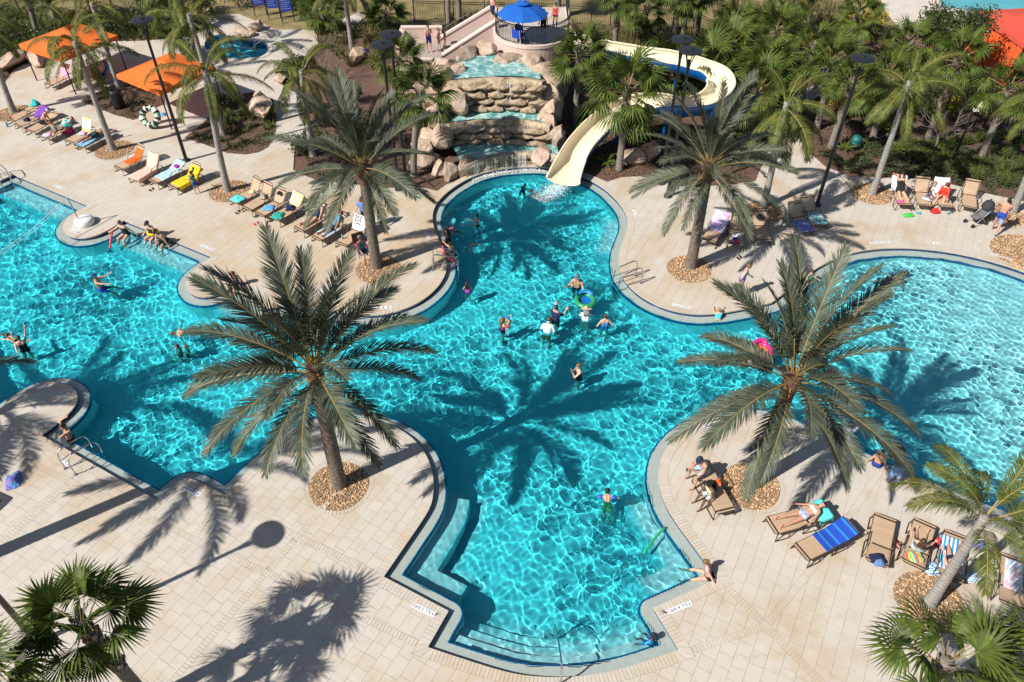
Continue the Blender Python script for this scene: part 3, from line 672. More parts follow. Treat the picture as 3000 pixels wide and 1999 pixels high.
def palm(kind, base, top, label, group, seed, n=None, scale=1.0, elmin=None, booted=False, single=False, azb=None):
    names = {'date': 'date_palm', 'queen': 'queen_palm', 'fan': 'fan_palm'}
    e = empty(names[kind], base, 0, label, 'palm tree', group); rd = random.Random(seed); tp = Vector(top) - Vector(base)
    r0, r1 = {'date': (.235, .20), 'queen': (.16, .115), 'fan': (.17, .15)}[kind]
    trunk_mesh('trunk', tp, r0, r1, kind, seed, e)
    if kind == 'fan':
        zb = tp.z * .45 if booted else tp.z - .55
        boots(e, tp, r1, zb, tp.z, seed, single)
    lib = {'date': DATE, 'queen': QUEEN, 'fan': FAN}[kind]; n = n or {'date': 34, 'queen': 15, 'fan': 27}[kind]
    lo = elmin if elmin is not None else {'date': -27, 'queen': -40, 'fan': -24}[kind]; hi = {'date': 84, 'queen': 80, 'fan': 84}[kind]
    for i in range(n):
        t = (i + .5) / n; el = hi + (lo - hi) * t ** (1.15 if kind == 'date' else .85) + rd.uniform(-6, 6)
        k = min(range(len(ELS)), key=lambda q: abs(ELS[q] - el))
        o = link(bpy.data.objects.new('frond' if kind != 'fan' else 'fan_leaf', rd.choice(lib[k])), e)
        az = i * 2.39996 + rd.uniform(-.25, .25); rb = r1 * (.25 + .7 * t)
        o.location = tp + Vector((math.cos(az) * rb, math.sin(az) * rb, -.05 - (.45 if kind == 'date' else .35) * t)); s = scale * rd.uniform(.80, 1.08) * (1 if el > -10 else .9)
        o.rotation_euler = (rd.uniform(-.3, .3), R(ELS[k] - el) * .7, az); o.scale = (s, s, s)
    return e
def palm_px(kind, b, t, label, group, seed, h=None, **kw):
    base = px(*b)
    if h is None: top = pxy(t[0], t[1], base.y)
    else: top = base + Vector((t[0] if t else 0, 0, h))
    return palm(kind, base, top, label, group, seed, **kw)
gd = 'date palms around the pool'; gf = 'fan palms'; gq = 'feather palms with smooth grey trunks'
palm_px('date', (995, 1420), (917, 1062), 'large date palm on the rounded front deck left of the pool centre', gd, 1)
palm_px('date', (2203, 1418), (2330, 1092), 'large date palm leaning right on the front deck right of the pool centre', gd, 8, scale=1.0)
palm_px('date', (1103, 782), (1060, 470), 'date palm on the deck left of the plunge pool, before the waterfall rocks', gd, 3, scale=.92)
palm_px('date', (2023, 782), (2080, 470), 'date palm on the deck right of the plunge pool, beside the slide', gd, 4, scale=.88)
palm('date', (-16.2, 12.75, 0), (-16.3, 12.75, 6.8), 'date palm outside the left edge casting its shadow over the lower left deck', gd, 5, n=22, elmin=-25)
palm('date', (-22.7, 16.1, 0), (-22.8, 16.1, 5.2), 'date palm outside the left edge shading the small rounded deck', gd, 6, n=22)
palm('fan', (-9.55, 8.62, 0), (-9.75, 8.62, 4.3), 'fan palm with a rough booted trunk at the lower left corner', gf, 11, n=20, booted=True, single=True, scale=.95, elmin=2)
palm('fan', (-11.0, 6.75, 0), (-11.1, 6.75, 4.9), 'fan palm whose leaf tips reach in at the very bottom left corner', gf, 12, n=17)
palm('fan', (9.2, 7.5, 0), (9.35, 7.65, 4.5), 'bright fan palm filling the lower right corner', gf, 13, n=16, scale=.98, elmin=-15)
palm('fan', (11.6, 7.4, 0), (11.7, 7.5, 4.3), 'fan palm cut by the right edge in the lower right corner', gf, 14, n=16, scale=1.0)
palm_px('queen', (2722, 1768), (2887, 1512), 'feather palm leaning right over the sun loungers at the lower right', gq, 21, n=12, scale=.84, elmin=24)
Q = [((2555, 568), (2666, 238), 'feather palm rising beside the white towel loungers on the right'), ((2966, 622), (3080, 300), 'smooth palm trunk at the right edge behind the man with a baby'), ((2236, 605), (2305, 300), 'feather palm in the gravel bed by the dark loungers, behind the date palm'),
     ((332, 440), (218, 122), 'feather palm standing before the left orange canopy'), ((668, 560), (600, 205), 'feather palm with drooping fronds before the second orange canopy'), ((656, 395), (552, 40), 'tall feather palm in the mulch bed beside the boulder'),
     ((350, 258), (268, 8), 'feather palm behind the trash can between the canopies'), ((41, 330), (-50, 60), 'feather palm in the gravel bed at the far left edge'), ((917, 456), (882, 205), 'yellow green feather palm behind the left date palm'),
     ((582, 172), (505, -60), 'slim feather palm beside the round spa pool'), ((1032, 146), (1003, -70), 'slim grey palm trunk beside the white notice left of the tower')]
for i, (b, t, l) in enumerate(Q): palm_px('queen', b, t, l, gq, 30 + i, n=14 if i in (3, 4, 5, 6) else 17, scale=.88)
Fp = [((1684, 365), (1700, 150), 'fan palm standing directly right of the pink tower', 1), ((1814, 496), (1838, 262), 'fan palm with a patterned trunk rising over the cream slide', 1), ((1795, 200), (1815, -40), 'thick booted trunk behind the slide, its crown above the picture', 1), ((1887, 125), (1892, 20), 'short fan palm by the fence behind the slide', 0),
      ((1992, 175), (2012, -20), 'fan palm trunk at the fence corner behind the twin lamps', 1), ((2037, 130), (2062, -60), 'leaning pale palm trunk on the dry lawn', 0), ((1966, 178), (1995, -60), 'dark slender palm trunk left of the twin lamps', 0), ((2105, 245), (2139, 128), 'fan palm with a dense round crown above the yellow shrub', 1),
      ((2205, 330), (2245, 205), 'broad fan palm above the curve of the slide', 1), ((2346, 290), (2385, 135), 'fan palm on a slim grey trunk beside the gate', 0), ((2392, 377), (2440, 175), 'fan palm with a shaggy trunk right of the gate', 1), ((2434, 432), (2500, 235), 'fan palm close behind the tall lamp post on the right', 1),
      ((2620, 250), (2668, 125), 'fan palm in front of the leafy tree at the top right', 0), ((2713, 418), (2812, 165), 'tall leaning fan palm before the red canopy', 1), ((2870, 472), (2960, 248), 'fan palm with a criss crossed trunk near the right fence', 1), ((2557, 401), (2600, 225), 'fan palm in the dark mulch behind the feather palm', 0),
      ((962, 105), (940, 25), 'low fan palm beside the blue notice boards', 0), ((1140, 92), (1128, 40), 'fan palm before the boulder left of the stair', 0), ((1150, 330), (1168, 172), 'fan palm against the pink stair wall', 0), ((1212, 515), (1232, 272), 'fan palm between the left lamps and the waterfall', 0),
      ((1315, 90), (1312, -120), 'dark palm trunk behind the stair', 0), ((1346, 74), (1343, -130), 'braided grey palm trunk behind the stair', 1), ((1636, 52), (1632, -140), 'palm trunk behind the blue umbrella', 1), ((540, 172), (505, 55), 'shaggy fan palm left of the spa pool', 1), ((115, 112), (70, -60), 'shaggy fan palm trunk at the top left corner', 1), ((165, 72), (140, -60), 'dark fan palm behind the left canopy', 1),
      ((2290, 115), (2330, -20), 'fan palm crown at the top edge right of the lawn', 0), ((2470, 150), (2520, 40), 'fan palm before the yellow bush at the top', 0), ((1935, 300), (1962, 192), 'fan palm inside the slide loop beside the twin lamps', 1), ((2050, 320), (2080, 205), 'fan palm behind the right date palm crown', 1), ((2195, 390), (2225, 262), 'fan palm right of the slide bend', 1), ((2120, 190), (2160, 70), 'fan palm on the slope above the slide', 0), ((2235, 215), (2270, 90), 'fan palm between the slide and the gate', 0), ((1660, 40), (1668, -140), 'second slim trunk behind the umbrella', 0), ((470, 90), (440, -30), 'fan palm behind the left lamp post', 0)]
for i, (b, t, l, bt) in enumerate(Fp): palm_px('fan', b, t, l, gf, 60 + i, n=24 if b[0] < 2300 else 19, booted=bool(bt), scale={1: 1.42, 7: 1.2, 8: 1.35, 28: 1.4, 29: 1.45, 30: 1.35}.get(i, 1.1))
# ------------------------------------------------------------------ rocks, waterfall, tower, slide
from mathutils import noise
rock_m = mat('tan rock', (.34, .225, .155), .85, col2=(.56, .45, .36), scale=1.6, bump=.7, bscale=9, island=.12)
fallrock_m = mat('mossy fall rock', (.27, .19, .11), .8, col2=(.56, .46, .33), scale=2.6, bump=.9, bscale=12)
pink_m = mat('pink stucco', (.60, .455, .405), .85, var=.06, scale=.9, bump=.15, bscale=40)
pinktop_m = mat('pink cap', (.66, .53, .47), .8, var=.04, scale=2)
black_m = mat('black metal', (.012, .012, .014), .4, spec=.5)
steel_m = mat('stainless steel', (.55, .56, .58), .22, metal=1.0)
white_m = mat('white plastic', (.75, .75, .74), .5, var=.03)
ROCKS = {}
def rock_mesh(seed, sub=3):
    if seed in ROCKS: return ROCKS[seed]
    bm = bmesh.new(); bmesh.ops.create_icosphere(bm, subdivisions=sub, radius=1.0); rd = random.Random(seed); o = Vector((rd.uniform(0, 50), rd.uniform(0, 50), seed * 3.7))
    cuts = [(Vector((rd.uniform(-1, 1), rd.uniform(-1, 1), rd.uniform(-.6, 1))).normalized(), rd.uniform(.55, .82)) for _ in range(15)]
    for v in bm.verts:
        p = v.co.copy()
        for n, d in cuts:
            k = p.dot(n)
            if k > d: p -= n * (k - d) * .96
        f = noise.noise(p * 1.3 + o) * .13 + noise.noise(p * 3.1 + o) * .09 + noise.noise(p * 7 + o) * .06
        crack = abs(noise.noise(p * 1.1 + o * 2)); f -= .10 * max(0, 1 - crack / .05)
        v.co = p * (1 + f)
    me = bpy.data.meshes.new('rock'); bm.to_mesh(me); bm.free(); me.materials.append(rock_m); ROCKS[seed] = me; return me
def rock(c, size, seed, parent=None, rz=0.0, tilt=0.0, name='boulder', m=None):
    o = link(bpy.data.objects.new(name, rock_mesh(seed % 7 + 1)), parent); o.location = c; o.scale = [s / 2 for s in size]; o.rotation_euler = (tilt, tilt * .5, rz); return o
wf = empty('rock_waterfall', (0, 37.5, 0), 0, 'tan artificial rock waterfall with three basins behind the plunge pool', 'waterfall')
def W(p): return Vector(p) - Vector((0, 37.5, 0))
def rock_face(path, z0, z1, depth, seed, strata=3, amp=.22):
    """uneven rock wall along a line of ground points, with a lip that runs back"""
    P = crom([Vector((*p, 0)) for p in path], 9); n = len(P); nz = 16; V = []; o = Vector((seed * 5.1, seed * 2.3, 0))
    for i, p in enumerate(P):
        t = (P[min(i + 1, n - 1)] - P[max(i - 1, 0)]).normalized(); nr = Vector((t.y, -t.x, 0))
        for j in range(nz + 6):
            if j <= nz:
                f = j / nz; z = z0 + (z1 - z0) * f; q = Vector((p.x * 1.1, z * 1.6, seed))
                s = (f * strata + .35 * noise.noise(Vector((p.x * .8, seed, 3)))) % 1.0
                b = amp * (noise.noise(q * 1.1 + o) + .6 * noise.noise(q * 2.9 + o)) + .13 * math.sin(math.pi * s) ** .5 - .10 * (1 - f) * 0 + .12 * (1 - f)
                V.append(W(p + nr * b + Vector((0, 0, z))))
            else:
                k = (j - nz) / 5; q = Vector((p.x * 1.5, k * 2, seed + 4)); V.append(W(p + nr * .06 - nr * depth * k + Vector((0, 0, z1 + .05 * noise.noise(q) - .12 * k * k))))
    m = nz + 6; F = [(i * m + j, (i + 1) * m + j, (i + 1) * m + j + 1, i * m + j + 1) for i in range(n - 1) for j in range(m - 1)]
    o_ = mk('rock_face', V, F, fallrock_m, wf, True); return o_
arc = [tuple(p.xy) for p in (Vector((-2.4, 34.75, 0)), Vector((-1.5, 35.4, 0)), Vector((-.4, 35.85, 0)), Vector((.9, 36.1, 0)), Vector((1.8, 35.95, 0)), Vector((2.5, 35.7, 0)))]
rock_face(arc, -.15, .60, .45, 1, 2, .12)
rock_face([(-3.6, 37.2), (-2.2, 37.6), (-.6, 37.75), (.8, 37.7), (2.0, 37.3)], .2, 1.48, .5, 2, 2, .20)
rock_face([(-3.3, 39.0), (-2, 39.35), (-.5, 39.5), (.6, 39.45), (1.6, 39.1)], 1.1, 2.98, .6, 3, 4, .22)
slab_me = [rock_mesh(q).copy() for q in (1, 3, 5)]
for q in slab_me: q.materials.clear(); q.materials.append(fallrock_m)
rq = random.Random(2)
for (x0, x1, yc, z0, z1, rows_, cols_) in ((-3.1, 1.4, 39.05, 1.45, 2.9, 4, 5), (-3.4, 1.8, 37.25, .5, 1.42, 3, 5), (-1.6, 2.3, 35.9, .0, .55, 2, 5)):
    for r_ in range(rows_):
        for c_ in range(cols_):
            w = (x1 - x0) / cols_; h = (z1 - z0) / rows_; x = x0 + w * (c_ + .5 + (.5 if r_ % 2 else 0) * .8) + rq.uniform(-.1, .1); cx = (x - (x0 + x1) / 2) / (x1 - x0); o = link(bpy.data.objects.new('rock_slab', rq.choice(slab_me)), wf)
            yy = yc - 1.1 * cx * cx + .1 + .05 * (rows_ - r_) * -1 if yc > 36.5 else 35.95 - .12 * (x - .8) ** 2 + .12
            o.location = W((x, yy, z0 + h * (r_ + .5))); o.scale = (w * .62 * rq.uniform(.85, 1.1), .34, h * .60 * rq.uniform(.85, 1.05)); o.rotation_euler = (0, rq.uniform(-.06, .06), rq.uniform(-.25, .25))
core = G(); core.box(W((-.9, 38.6, .5)), (5.0, 1.6, 1.1)); core.box(W((-.9, 40.9, 1.2)), (4.6, 2.6, 2.8)); core.box(W((0, 36.7, .1)), (4.2, 1.3, .35)); core.obj('rock_core', rock_m, wf)
fall_water_m = bpy.data.materials.new('fall basin water'); fall_water_m.use_nodes = True
def _fw(m):
    N = m.node_tree.nodes; L = m.node_tree.links; b = N['Principled BSDF']; b.inputs['Roughness'].default_value = .08
    g = N.new('ShaderNodeNewGeometry'); z = N.new('ShaderNodeTexNoise'); z.inputs['Scale'].default_value = 2.2; z.inputs['Detail'].default_value = 6; z.inputs['Distortion'].default_value = 1.2; L.new(g.outputs['Position'], z.inputs['Vector'])
    r = N.new('ShaderNodeValToRGB'); e = r.color_ramp.elements; e[0].position = .38; e[0].color = (.08, .27, .27, 1); e[1].position = .70; e[1].color = (.62, .72, .68, 1); x = e.new(.53); x.color = (.24, .47, .44, 1)
    L.new(z.outputs['Fac'], r.inputs['Fac']); L.new(r.outputs[0], b.inputs['Base Color'])
    bp = N.new('ShaderNodeBump'); bp.inputs['Strength'].default_value = .6; bp.inputs['Distance'].default_value = .05; n2 = N.new('ShaderNodeTexNoise'); n2.inputs['Scale'].default_value = 6; L.new(g.outputs['Position'], n2.inputs['Vector']); L.new(n2.outputs['Fac'], bp.inputs['Height']); L.new(bp.outputs[0], b.inputs['Normal'])
_fw(fall_water_m)
for z, poly in ((.54, [(-2.6, 35.2), (-1.5, 35.7), (-.4, 36.1), (.9, 36.35), (2.4, 36.0), (2.3, 37.9), (-3.4, 37.9)]), (1.44, [(-3.5, 37.6), (-2.2, 38.0), (-.6, 38.1), (.8, 38.05), (2.0, 37.6), (1.8, 39.7), (-3.3, 39.7)]), (2.955, [(-3.1, 39.5), (-2, 39.75), (-.5, 39.9), (.6, 39.85), (1.5, 39.5), (1.5, 42.6), (-3.0, 42.4)])):
    mk('basin_water', [W((x, y, z)) for x, y in poly], [tuple(range(len(poly)))], fall_water_m, wf)
# thin falling streams
stream_m = bpy.data.materials.new('falling water'); stream_m.use_nodes = True
_b = stream_m.node_tree.nodes['Principled BSDF']; _b.inputs['Base Color'].default_value = (.85, .92, .93, 1); _b.inputs['Roughness'].default_value = .15; _b.inputs['Alpha'].default_value = .38
gs = G(); rs = random.Random(9)
for (x0, x1, yf, z0, z1, n) in ((-2.0, 2.4, None, -.15, .6, 46), (-3.2, 1.6, 37.45, .54, 1.48, 14), (-2.9, 1.2, 39.15, 1.44, 2.98, 10)):
    for _ in range(n):
        x = rs.uniform(x0, x1); y = yf if yf else 35.95 - .19 * (x - .8) ** 2 * .62; y += rs.uniform(-.25, -.16); h = (z1 - z0) * rs.uniform(.6, 1); w = rs.uniform(.006, .02)
        gs.tube([W((x, y + .18, z1)), W((x, y + .03, z1 - .05)), W((x + rs.uniform(-.02, .02), y, z1 - h * .5)), W((x, y - .02, z1 - h))], [w, w, w * .9, w * 1.3], 4)
tag(gs.obj('falling_streams', stream_m, wf), kind='stuff')
RK = [((1262, 300, 38.9), (1.5, 1.3, 1.6)), ((1268, 232, 40.4), (1.5, 1.3, 1.8)), ((1236, 430, 36.6), (1.3, 1.1, 1.0)), ((1340, 205, 40.6), (1.3, 1.0, .8)), ((1530, 200, 41.6), (1.4, 1.1, 1.0)), ((1290, 245, 39.6), (1.7, 1.5, 2.0)), ((1312, 272, 39.3), (1.5, 1.2, 1.5)), ((1300, 193, 41.2), (1.6, 1.3, .9)), ((1368, 158, 42.6), (2.0, 1.2, 1.2)), ((1424, 148, 43.0), (1.7, 1.0, 1.0)), ((1487, 182, 42.0), (2.2, 1.4, 1.3)), ((1568, 192, 41.7), (1.8, 1.4, 1.4)), ((1594, 236, 40.6), (1.9, 1.5, 1.9)), ((1572, 296, 39.2), (1.2, 1.2, 1.3)), ((1618, 285, 39.8), (1.5, 1.4, 1.8)), ((1612, 330, 38.6), (1.6, 1.3, 1.4)), ((1606, 362, 38.0), (1.4, 1.2, 1.3)), ((1632, 398, 37.2), (1.0, 1.1, 1.5)),
      ((1582, 458, 36.2), (2.2, 1.1, 1.0)), ((1330, 300, 38.6), (1.6, 1.2, 1.6)), ((1280, 330, 38.2), (1.6, 1.4, 1.5)), ((1292, 395, 37.0), (1.5, 1.2, 1.3)), ((1245, 469, 35.9), (1.5, 1.2, 1.1)), ((1291, 497, 35.2), (1.4, 1.1, 1.2)), ((1320, 503, 34.7), (.9, .9, 1.3)), ((1374, 488, 35.3), (1.6, .8, 1.2)), ((1255, 410, 37.6), (1.4, 1.2, 1.2))]
for i, ((x, y, Y), s) in enumerate(RK): rock(W(pxy(x, y, Y)), [q * 1.12 for q in s], i + 3, wf, i * 1.3, .12 * ((i % 3) - 1))
for i, (x, y, s, l) in enumerate(((1853, 470, (1.9, 1.3, 1.1), 'large tan boulder right of the palm beside the slide'), (1910, 462, (1.2, 1.0, 1.2), 'smaller upright boulder next to the large one by the slide'), (770, 330, (2.9, 1.7, 1.5), 'long pale boulder in the bed beside the path'), (715, 103, (1.9, 1.3, .8), 'flat boulder at the back edge of the spa pool'), (752, 88, (1.3, 1.1, 1.0), 'angular boulder on top of the spa pool rocks'), (40, 192, (3.2, 1.4, 1.1), 'long grey boulder at the left edge behind the palms'), (110, 185, (2.2, 1.3, 1.0), 'rounded boulder behind the left canopy post'), (1128, 92, (1.1, 1.0, 1.3), 'upright boulder among the grasses left of the stair'), (1052, 178, (1.6, 1.2, 1.3), 'pale boulder beside the twin lamps left of the waterfall'), (822, 238, (1.0, .9, .6), 'low dark rock where the path bends'), (700, 290, (.9, .8, .5), 'small rock beside the long pale boulder'))):
    p = px(x, y); o = rock((p.x, p.y, s[2] * .3), s, i + 2, None, i * .9); tag(o, l, 'boulder', 'boulders')
# tower
TC = Vector((1.15, 44.6)); TR = 2.2; TZ = 3.42
tw = empty('slide_tower', (TC.x, TC.y, 0), 0, 'pink stucco slide tower with a railed platform and stair', 'tower')
front = [(TR * math.cos(a), TR * math.sin(a)) for a in np.linspace(math.pi, 2 * math.pi, 28)]
plat = [(-TR, 3.8)] + front + [(TR, 3.8)]
g = G(); g.prism(plat, -.3, TZ); g.obj('tower_wall', pink_m, tw)
capo = [(x * 1.02, y * 1.02 if y < 3 else y) for x, y in plat]
g = G(); n = len(plat)
for i in range(n - 1):
    a, b = Vector(plat[i]), Vector(plat[i + 1]); ai, bi = a * .94, b * .94
    if i in (0, n - 2): ai = Vector((a.x * .94, a.y)); bi = Vector((b.x * .94, b.y))
    g.add([(a.x * 1.015, a.y * 1.015, TZ - .08), (b.x * 1.015, b.y * 1.015, TZ - .08), (b.x * 1.015, b.y * 1.015, TZ + .10), (a.x * 1.015, a.y * 1.015, TZ + .10), (ai.x, ai.y, TZ + .10), (bi.x, bi.y, TZ + .10), (bi.x, bi.y, TZ - .02), (ai.x, ai.y, TZ - .02)], [(0, 1, 2, 3), (3, 2, 5, 4), (4, 5, 6, 7)])
g.obj('parapet_cap', pinktop_m, tw)
mk('platform_floor', [(x * .94, y * (.94 if y < 3 else 1), TZ + .006) for x, y in plat], [tuple(range(len(plat)))], mat('platform concrete', (.42, .36, .30), .6, col2=(.58, .52, .46), scale=.9), tw)
def railing(parent, path, h, sp, name='railing_bar', r=.012, z=0.0):
    P = [Vector(p) for p in path]; g = G(); up = Vector((0, 0, h))
    g.tube([p + up for p in P], .03, 6); g.tube([p + up * .92 for p in P], .018, 5); g.tube([p + up * .08 for p in P], .018, 5); g.obj('rail', black_m, parent)
    L = [0]
    for a, b in zip(P, P[1:]): L.append(L[-1] + (b - a).length)
    n = int(L[-1] / sp); base = None
    for i in range(n + 1):
        s = L[-1] * i / n; j = max(k for k in range(len(L) - 1) if L[k] <= s + 1e-9); q = P[j].lerp(P[j + 1], (s - L[j]) / max(1e-9, L[j + 1] - L[j]))
        if base is None: gg = G(); gg.tube([(0, 0, 0), (0, 0, h)], r, 4); o = gg.obj(name, black_m, parent); base = o.data
        else: o = link(bpy.data.objects.new(name, base), parent)
        o.location = q
rl = [Vector((TR * .95 * math.cos(a), TR * .95 * math.sin(a), TZ + .1)) for a in np.linspace(math.pi * .98, 2 * math.pi * .985, 26)]
railing(tw, rl, 1.0, .13)
railing(tw, [(-TR * .9, 3.7, TZ + .1), (0, 4.0, TZ + .1), (TR * .95, 3.7, TZ + .1), (TR * .95, 1.6, TZ + .1)], 1.0, .13)
def W2(p): return Vector(p) - Vector((TC.x, TC.y, 0))
def slant_wall(a, b, th, name):
    a, b = W2(a), W2(b); d = Vector((b.x - a.x, b.y - a.y, 0)).normalized(); n = Vector((-d.y, d.x, 0)) * th / 2
    V = [a - n, b - n, b + n, a + n] ; V += [Vector((v.x, v.y, -.2)) for v in V]
    g = G(); g.add(V, [(4, 5, 1, 0), (5, 6, 2, 1), (6, 7, 3, 2), (7, 4, 0, 3)]); g.obj(name, pink_m, tw)
    k = Vector((0, 0, .045)); V2 = [a - n * 1.3, b - n * 1.3, b + n * 1.3, a + n * 1.3]; g = G(); g.add([v - k for v in V2] + [v + k for v in V2], [(3, 2, 1, 0), (4, 5, 6, 7), (0, 1, 5, 4), (1, 2, 6, 5), (2, 3, 7, 6), (3, 0, 4, 7)]); g.obj('wall_cap', pinktop_m, tw)
slant_wall((-4.1, 44.95, 1.95), (-.75, 45.25, 3.95), .30, 'stair_wall'); slant_wall((-4.45, 46.5, 2.25), (-1.05, 46.75, 4.15), .30, 'stair_wall')
for i in range(9):
    t = i / 8; g = G(); g.box(W2((-4.2 + 3.3 * t, 45.75 + .2 * t, (1.95 + 1.5 * t) / 2)), (.46, 1.5, 1.95 + 1.5 * t - .06)); g.obj('stair_step', mat('stair concrete', (.36, .30, .26), .8, var=.08), tw)
g = G(); g.box(W2((-5.3, 45.6, .94)), (2.4, 2.6, 2.1)); g.obj('landing', mat('stair concrete', (.36, .30, .26)), tw)
for c, s in (((-6.55, 45.7, 1.25), (.26, 2.7, 2.7)), ((-5.4, 46.98, 1.3), (2.4, .26, 2.9)), ((-5.5, 44.25, .9), (1.8, .26, 2.1))):
    g = G(); g.box(W2(c), s); g.obj('landing_wall', pink_m, tw); g = G(); g.box(W2((c[0], c[1], c[2] + s[2] / 2 + .035)), (s[0] + .06, s[1] + .06, .075)); g.obj('wall_cap', pinktop_m, tw)
g = G(); g.tube([W2((-4.4, 46.25, 2.75)), W2((-2.4, 46.38, 3.9)), W2((-1.2, 46.5, 4.55)), W2((-.8, 46.5, 4.6))], .025, 6); g.obj('handrail', steel_m, tw)
# umbrella on the tower
def umbrella(p, h, r, col, label, name='patio_umbrella'):
    e = empty(name, p, 0, label, 'umbrella'); g = G(); g.tube([(0, 0, 0), (0, 0, h + .12)], .025, 8); g.obj('pole', white_m, e)
    m = mat('umbrella canvas', col, .8, var=.05, scale=2, trans=.15); V = [(0, 0, h)]; n = 8
    for k, (rr, zz) in enumerate(((.33, -.17), (.68, -.36), (1.0, -.62))):
        for i in range(n * 2):
            a = math.pi * i / n; q = 1 if i % 2 == 0 else (.965 - .02 * k); V.append((r * rr * q * math.cos(a), r * rr * q * math.sin(a), h + zz * r * .62 - (0 if i % 2 == 0 else .02 * k)))
    F = [(0, 1 + i, 1 + (i + 1) % 16) for i in range(16)] + [(1 + 16 * k + i, 17 + 16 * k + i, 17 + 16 * k + (i + 1) % 16, 1 + 16 * k + (i + 1) % 16) for k in range(2) for i in range(16)]
    ca = mk('canopy', V, F, m, e); g = G(); g.lathe([(.0, .16), (r * .26, .06), (r * .28, .03)], 16, (0, 0, h - .04)); g.obj('vent_cap', m, ca)
    for i in range(8):
        a = 2 * math.pi * i / 8; g = G(); g.tube([(0, 0, h - .05), (r * .97 * math.cos(a), r * .97 * math.sin(a), h - .66 * r * .62)], .012, 4); g.obj('rib', white_m, ca)
    g = G(); g.lathe([(0, 0), (.28, 0), (.28, .05), (.06, .09), (.0, .09)], 16); g.obj('base', black_m, e); return e
umbrella((.58, 43.35, TZ + .01), 2.05, 1.42, (.006, .12, .52), 'bright blue umbrella on the slide tower platform')
# slide flume
SP = [(1650, 540, .05), (1676, 490, .22), (1712, 440, .62), (1762, 388, 1.05), (1828, 345, 1.42), (1905, 330, 1.68), (2000, 338, 1.9), (2068, 326, 2.1), (2108, 294, 2.35), (2100, 254, 2.55), (2045, 226, 2.75), (1962, 204, 2.9), (1860, 188, 3.02), (1750, 168, 3.15), (1665, 146, 3.28)]
sp_ = crom([px(x, y, z) for x, y, z in SP], 8); sl_ = empty('water_slide', sp_[0] * Vector((1, 1, 0)), 0, 'curving cream water slide with blue outside emptying into the pool', 'slide')
cream_m = mat('cream fibreglass', (.80, .71, .52), .18, var=.03, scale=1.2, coat=.4); blue_m = mat('blue fibreglass', (.006, .10, .36), .25, coat=.3)
Vi = []; Vo = []; na = 14; N_ = len(sp_)
for i, p in enumerate(sp_):
    t = (sp_[min(i + 1, N_ - 1)] - sp_[max(i - 1, 0)]).normalized(); s = t.cross(Vector((0, 0, 1))).normalized(); u = s.cross(t).normalized()
    q = i / (N_ - 1); cur = Vector((0, 0, 0))
    if 0 < i < N_ - 1: cur = (sp_[i + 1] - 2 * p + sp_[i - 1])
    bank = max(-.5, min(.5, -cur.dot(s) * 9)); w = .70 + .14 * max(0, 1 - i / 8); dp = .62 * min(1, .45 + i / 14)
    for j in range(na + 1):
        a = R(-98 + 196 * j / na); k = Vector((math.sin(a) * w, (1 - math.cos(a)) * dp)); sx = k.x * math.cos(bank) - k.y * math.sin(bank); uz = k.x * math.sin(bank) + k.y * math.cos(bank)
        Vi.append(p + s * sx + u * uz - sl_.location); nrm = (s * math.sin(a) - u * math.cos(a)); Vo.append(Vi[-1] + nrm * .045)
F = [(i * (na + 1) + j, i * (na + 1) + j + 1, (i + 1) * (na + 1) + j + 1, (i + 1) * (na + 1) + j) for i in range(N_ - 1) for j in range(na)]
mk('flume', Vi, F, cream_m, sl_, True); mk('flume_shell', Vo, [f[::-1] for f in F], blue_m, sl_, True)
g = G()
for j in (0, na):
    g.tube([Vi[i * (na + 1) + j] for i in range(N_)], .055, 6, True)
g.tube([Vi[j] * .5 + Vo[j] * .5 for j in range(na + 1)], .045, 6, True); g.obj('flume_rim', cream_m, sl_, True)
for i in range(9, N_ - 2, 11):
    g = G(); g.tube([Vo[i * (na + 1) + j] for j in range(na + 1)], .035, 5, True, .8); g.obj('joint_flange', blue_m, sl_)
for i in (30, 44, 58, 72, 86, 100):
    p = sp_[i] - sl_.location; g = G(); g.tube([(p.x, p.y, -.1), (p.x, p.y, sp_[i].z - .05)], .09, 8); g.obj('support_post', blue_m, sl_)
# ------------------------------------------------------------------ lamps
LH = 7.2
def lamp(xy, label, LH=7.2):
    e = empty('lamp_post', (xy[0], xy[1], 0), 0, label, 'lamp post', 'black lamp posts with flat round heads')
    g = G(); g.lathe([(0, 0), (.2, 0), (.2, .06), (.11, .12), (.0, .12)], 16); g.obj('base', black_m, e)
    g = G(); g.tube([(0, 0, .05), (0, 0, LH - .75)], [.095, .062], 10); g.obj('pole', black_m, e)
    g = G(); g.lathe([(0, LH - .02), (.40, LH), (.50, LH + .03), (.50, LH + .07), (.30, LH + .10), (.13, LH + .12), (.12, LH + .17), (0, LH + .18)], 28); lh = g.obj('lamp_head', mat('lamp head', (.018, .02, .024), .45), e)
    for i in range(4):
        a = math.pi / 4 + math.pi / 2 * i; c, s = math.cos(a), math.sin(a); g = G(); g.tube([(.05 * c, .05 * s, LH - .78), (.10 * c, .10 * s, LH - .5), (.26 * c, .26 * s, LH - .02)], .022, 5); g.obj('head_strut', black_m, lh)
    g = G(); g.tube([(0, 0, LH - .8), (0, 0, LH - .35)], [.08, .07], 10); g.obj('lamp_socket', black_m, e); return e
for hx, hy, l in ((416, 62, 'tall black lamp post between the two orange canopies'), (1120, 134, 'nearer of the two lamp posts left of the waterfall'), (1144, 104, 'farther of the two lamp posts left of the waterfall'), (2023, 152, 'nearer of the two lamp posts right of the slide'), (2000, 119, 'farther of the two lamp posts right of the slide'), (2526, 174, 'lamp post with round head on the right side of the deck')):
    lamp(px(hx, hy, LH).xy, l)
